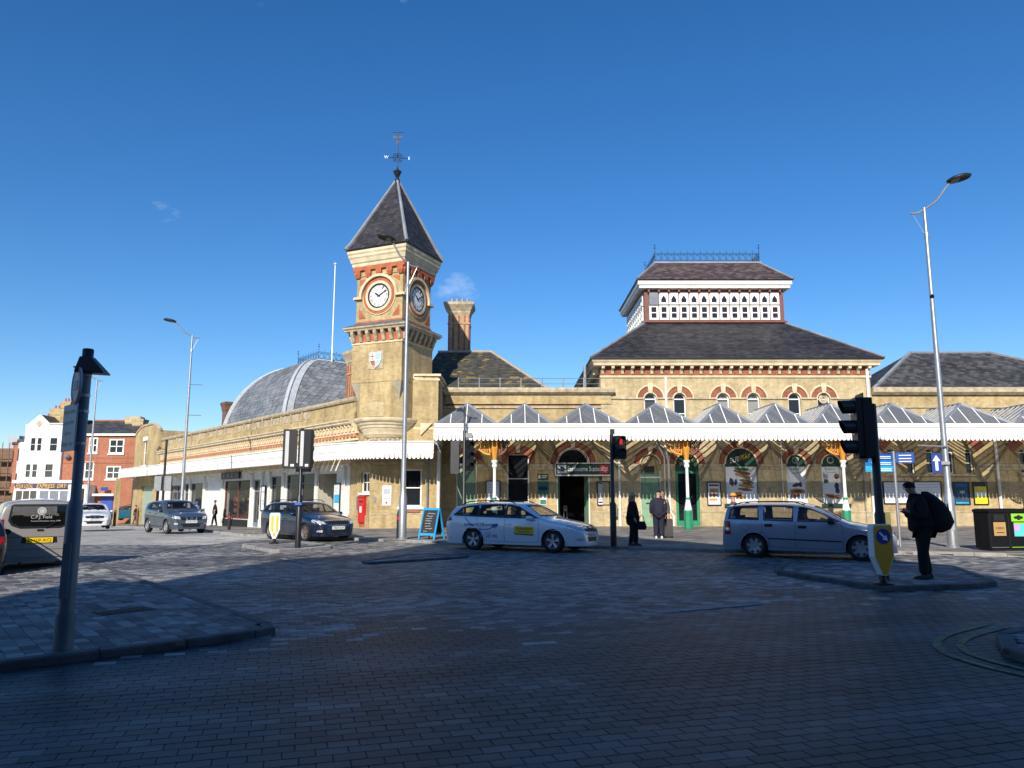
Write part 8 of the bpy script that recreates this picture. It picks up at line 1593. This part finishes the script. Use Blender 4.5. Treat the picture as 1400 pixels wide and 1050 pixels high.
# man with backpack on the right island, seen from the side, hands raised to his chest
x, y = G(1267, 791, .09); J = stand(.14, .07, 1.03, spread=.09); J.update(elL=(.06, .25, 1.13), elR=(.06, -.25, 1.13), wrL=(.27, .07, 1.25), wrR=(.27, -.06, 1.22), head=(.17, 0, 1.655), neck=(.09, 0, 1.52), hupL=(0, 0, 1), hupR=(0, 0, 1))
man = person('man in black hooded coat with big backpack standing on the right island', (x, y, .09), R(172), J, BLACKF, BLACKF, SHOED, HAIRD, hat=BLACKF, collar=BLACKF, bulk=1.42)
bpk = thing('backpack', 'bulging black backpack worn by the man on the right island', 'backpack'); mb = MB(); rings = []
for dz, a, b, cx in ((-.06, .10, .14, -.24), (.0, .20, .19, -.29), (.12, .25, .22, -.31), (.28, .23, .22, -.28), (.44, .19, .20, -.22), (.56, .13, .15, -.14), (.64, .05, .07, -.08)): rings.append([(cx + a * math.cos(k * math.pi / 8), b * math.sin(k * math.pi / 8), -.17 + dz * 1.1) for k in range(16)])
pk = mb.loft(rings); pk.build('bag', BLACKF, bpk, smooth=60); 
for s in (-1, 1): MB().tube([(-.12, s * .1, .40), (.0, s * .13, .46), (.13, s * .14, .36), (.12, s * .15, .12), (-.1, s * .15, -.05)], .022, 6).build('strap', BLACKF, bpk)
MB().tube([(-.47, 0, .0), (-.5, 0, .15), (-.47, 0, .3)], .012, 5).build('zip_pocket', GREYF, bpk); bpk.location = (x, y, 1.18); bpk.rotation_euler = (0, 0, R(172))
# blonde woman in a long black coat, facing right
x, y = G(866, 746, .1); J = stand(.03, .07, .93, spread=.08); J.update(elR=(-.02, -.24, 1.05), wrR=(.1, -.27, .84)); person('blonde woman in long black coat beside the red pedestrian signal', (x, y, .1), R(-18), J, BLACKF, BLACKF, SHOED, HAIRB, coat_len=.32, long_hair=True, bulk=1.22)
hb_ = thing('handbag', 'black handbag carried by the blonde woman', 'handbag', (x, y, .1)); f = F((x + .24, y - .22, .1), R(-18)); MB(f).loft([[(-.12, -.05, .50), (.12, -.05, .50), (.12, .05, .50), (-.12, .05, .50)], [(-.15, -.07, .6), (.15, -.07, .6), (.15, .07, .6), (-.15, .07, .6)], [(-.1, -.03, .76), (.1, -.03, .76), (.1, .03, .76), (-.1, .03, .76)]]).build('bag', BLACKF, hb_); MB(f).tube([(-.08, 0, .75), (-.06, 0, .9), (.0, 0, .95), (.06, 0, .9), (.08, 0, .75)], .012, 6).build('strap', BLACKF, hb_)
# elderly man in navy jacket seen from behind, suitcase beside him, companion before him
x, y = G(901, 736, .1); J = stand(.08, .02, 1.0, spread=.10); J['head'] = (.10, -.03, 1.60); person('man in navy jacket and black cap seen from behind near the sage door', (x, y, .1), R(84), J, NAVY, NAVY, SHOEW, HAIRG, hat=BLACKF, bulk=1.4)
J = stand(.02, .03, .97); person('pale-faced person half hidden in front of the man in navy', (x + .24, y + .5, .1), R(-95), J, GREYF, BLACKF, SHOED, TANF)
sx, sy = G(913, 735, .1); t = thing('suitcase', 'dark upright suitcase beside the man in navy jacket', 'suitcase', (sx, sy, .1)); f = F((sx, sy, .1), R(5)); SC = plain('suitcase_brown_grey', (.055, .045, .045), .7, var=.15); MB(f).prism([(-.16, .05), (.16, .05), (.18, .08), (.18, .66), (.15, .70), (-.15, .70), (-.18, .66), (-.18, .08)], -.12, .12).build('shell', SC, t); MB(f).box(-.13, .13, .121, .14, .12, .42).build('pocket', SC, t); MB(f).cyl((-.08, -.08, .70), (-.08, -.08, .98), .01, n=6).cyl((.08, -.08, .70), (.08, -.08, .98), .01, n=6).box(-.1, .1, -.1, -.06, .97, 1.0).build('handle', GREYMET, t)
for u in (-.14, .14): MB(f).cyl((u, .08, .03), (u, .12, .03), .03, n=10).build('castor', BLACKP, t)
# figures along the shop wing
def far_person(label, px, py, Y, face, topm, botm, h=1.0, step=.15, **kw):
    X = P(px, py, Y)[0]; J = stand(.04, step, h); J.update(elL=(-.1, .26, 1.13 * h), wrL=(.02, .28, .9 * h)); return person(label, (X, Y, gz(X, Y) + .1), R(face), J, topm, botm, SHOED, HAIRD, **kw)
far_person('dark dressed person walking past the white panelled shop door', 293, 716, 53.5, 200, BLACKF, BLACKF); far_person('person in blue hooded coat at the shop behind the grey crossover', 267, 716, 57, 60, BLUEF, BLACKF, .98, hood=BLUEF); far_person('dark figure standing by the far end of the shops', 184, 716, 72, 30, BLACKF, GREYF, 1.0)
far_person('dark dressed person in white hat at the far left kerb', 8, 700, 62, 0, BLACKF, BLACKF, 1.0, hat=WHITE)
x_ = P(1003, 690, 25.8)[0]; J = stand(.03, .03, .92); person('person in mustard hat behind the silver estate car', (x_, 25.8, .1), R(150), J, GREYF, BLACKF, SHOED, HAIRD, hat=ORF)
# drivers
def driver(label, car, topm, sx=.18, y=-.36, hz=0):
    J = dict(pel=(0, 0, .58), chest=(-.10, 0, .92), neck=(-.13, 0, 1.08), head=(-.11, 0, 1.21))
    for s, q in (('L', 1), ('R', -1)): J['hip' + s] = (.04, q * .1, .58); J['kn' + s] = (.42, q * .12, .66); J['an' + s] = (.62, q * .12, .40); J['sh' + s] = (-.11, q * .19, 1.01); J['el' + s] = (.08, q * .24, .82); J['wr' + s] = (.32, q * .14, .92)
    r = car.rotation_euler.z; c, s = math.cos(r), math.sin(r); l = car.location; return person(label, (l.x + sx * c - y * s, l.y + sx * s + y * c, l.z), r, J, topm, NAVY, SHOED, HAIRD)
driver('driver sitting at the wheel of the white taxi', tx.root, NAVY); driver('driver sitting at the wheel of the silver estate', bpy.data.objects['estate_car.001'], BLACKF, .05, -.36)
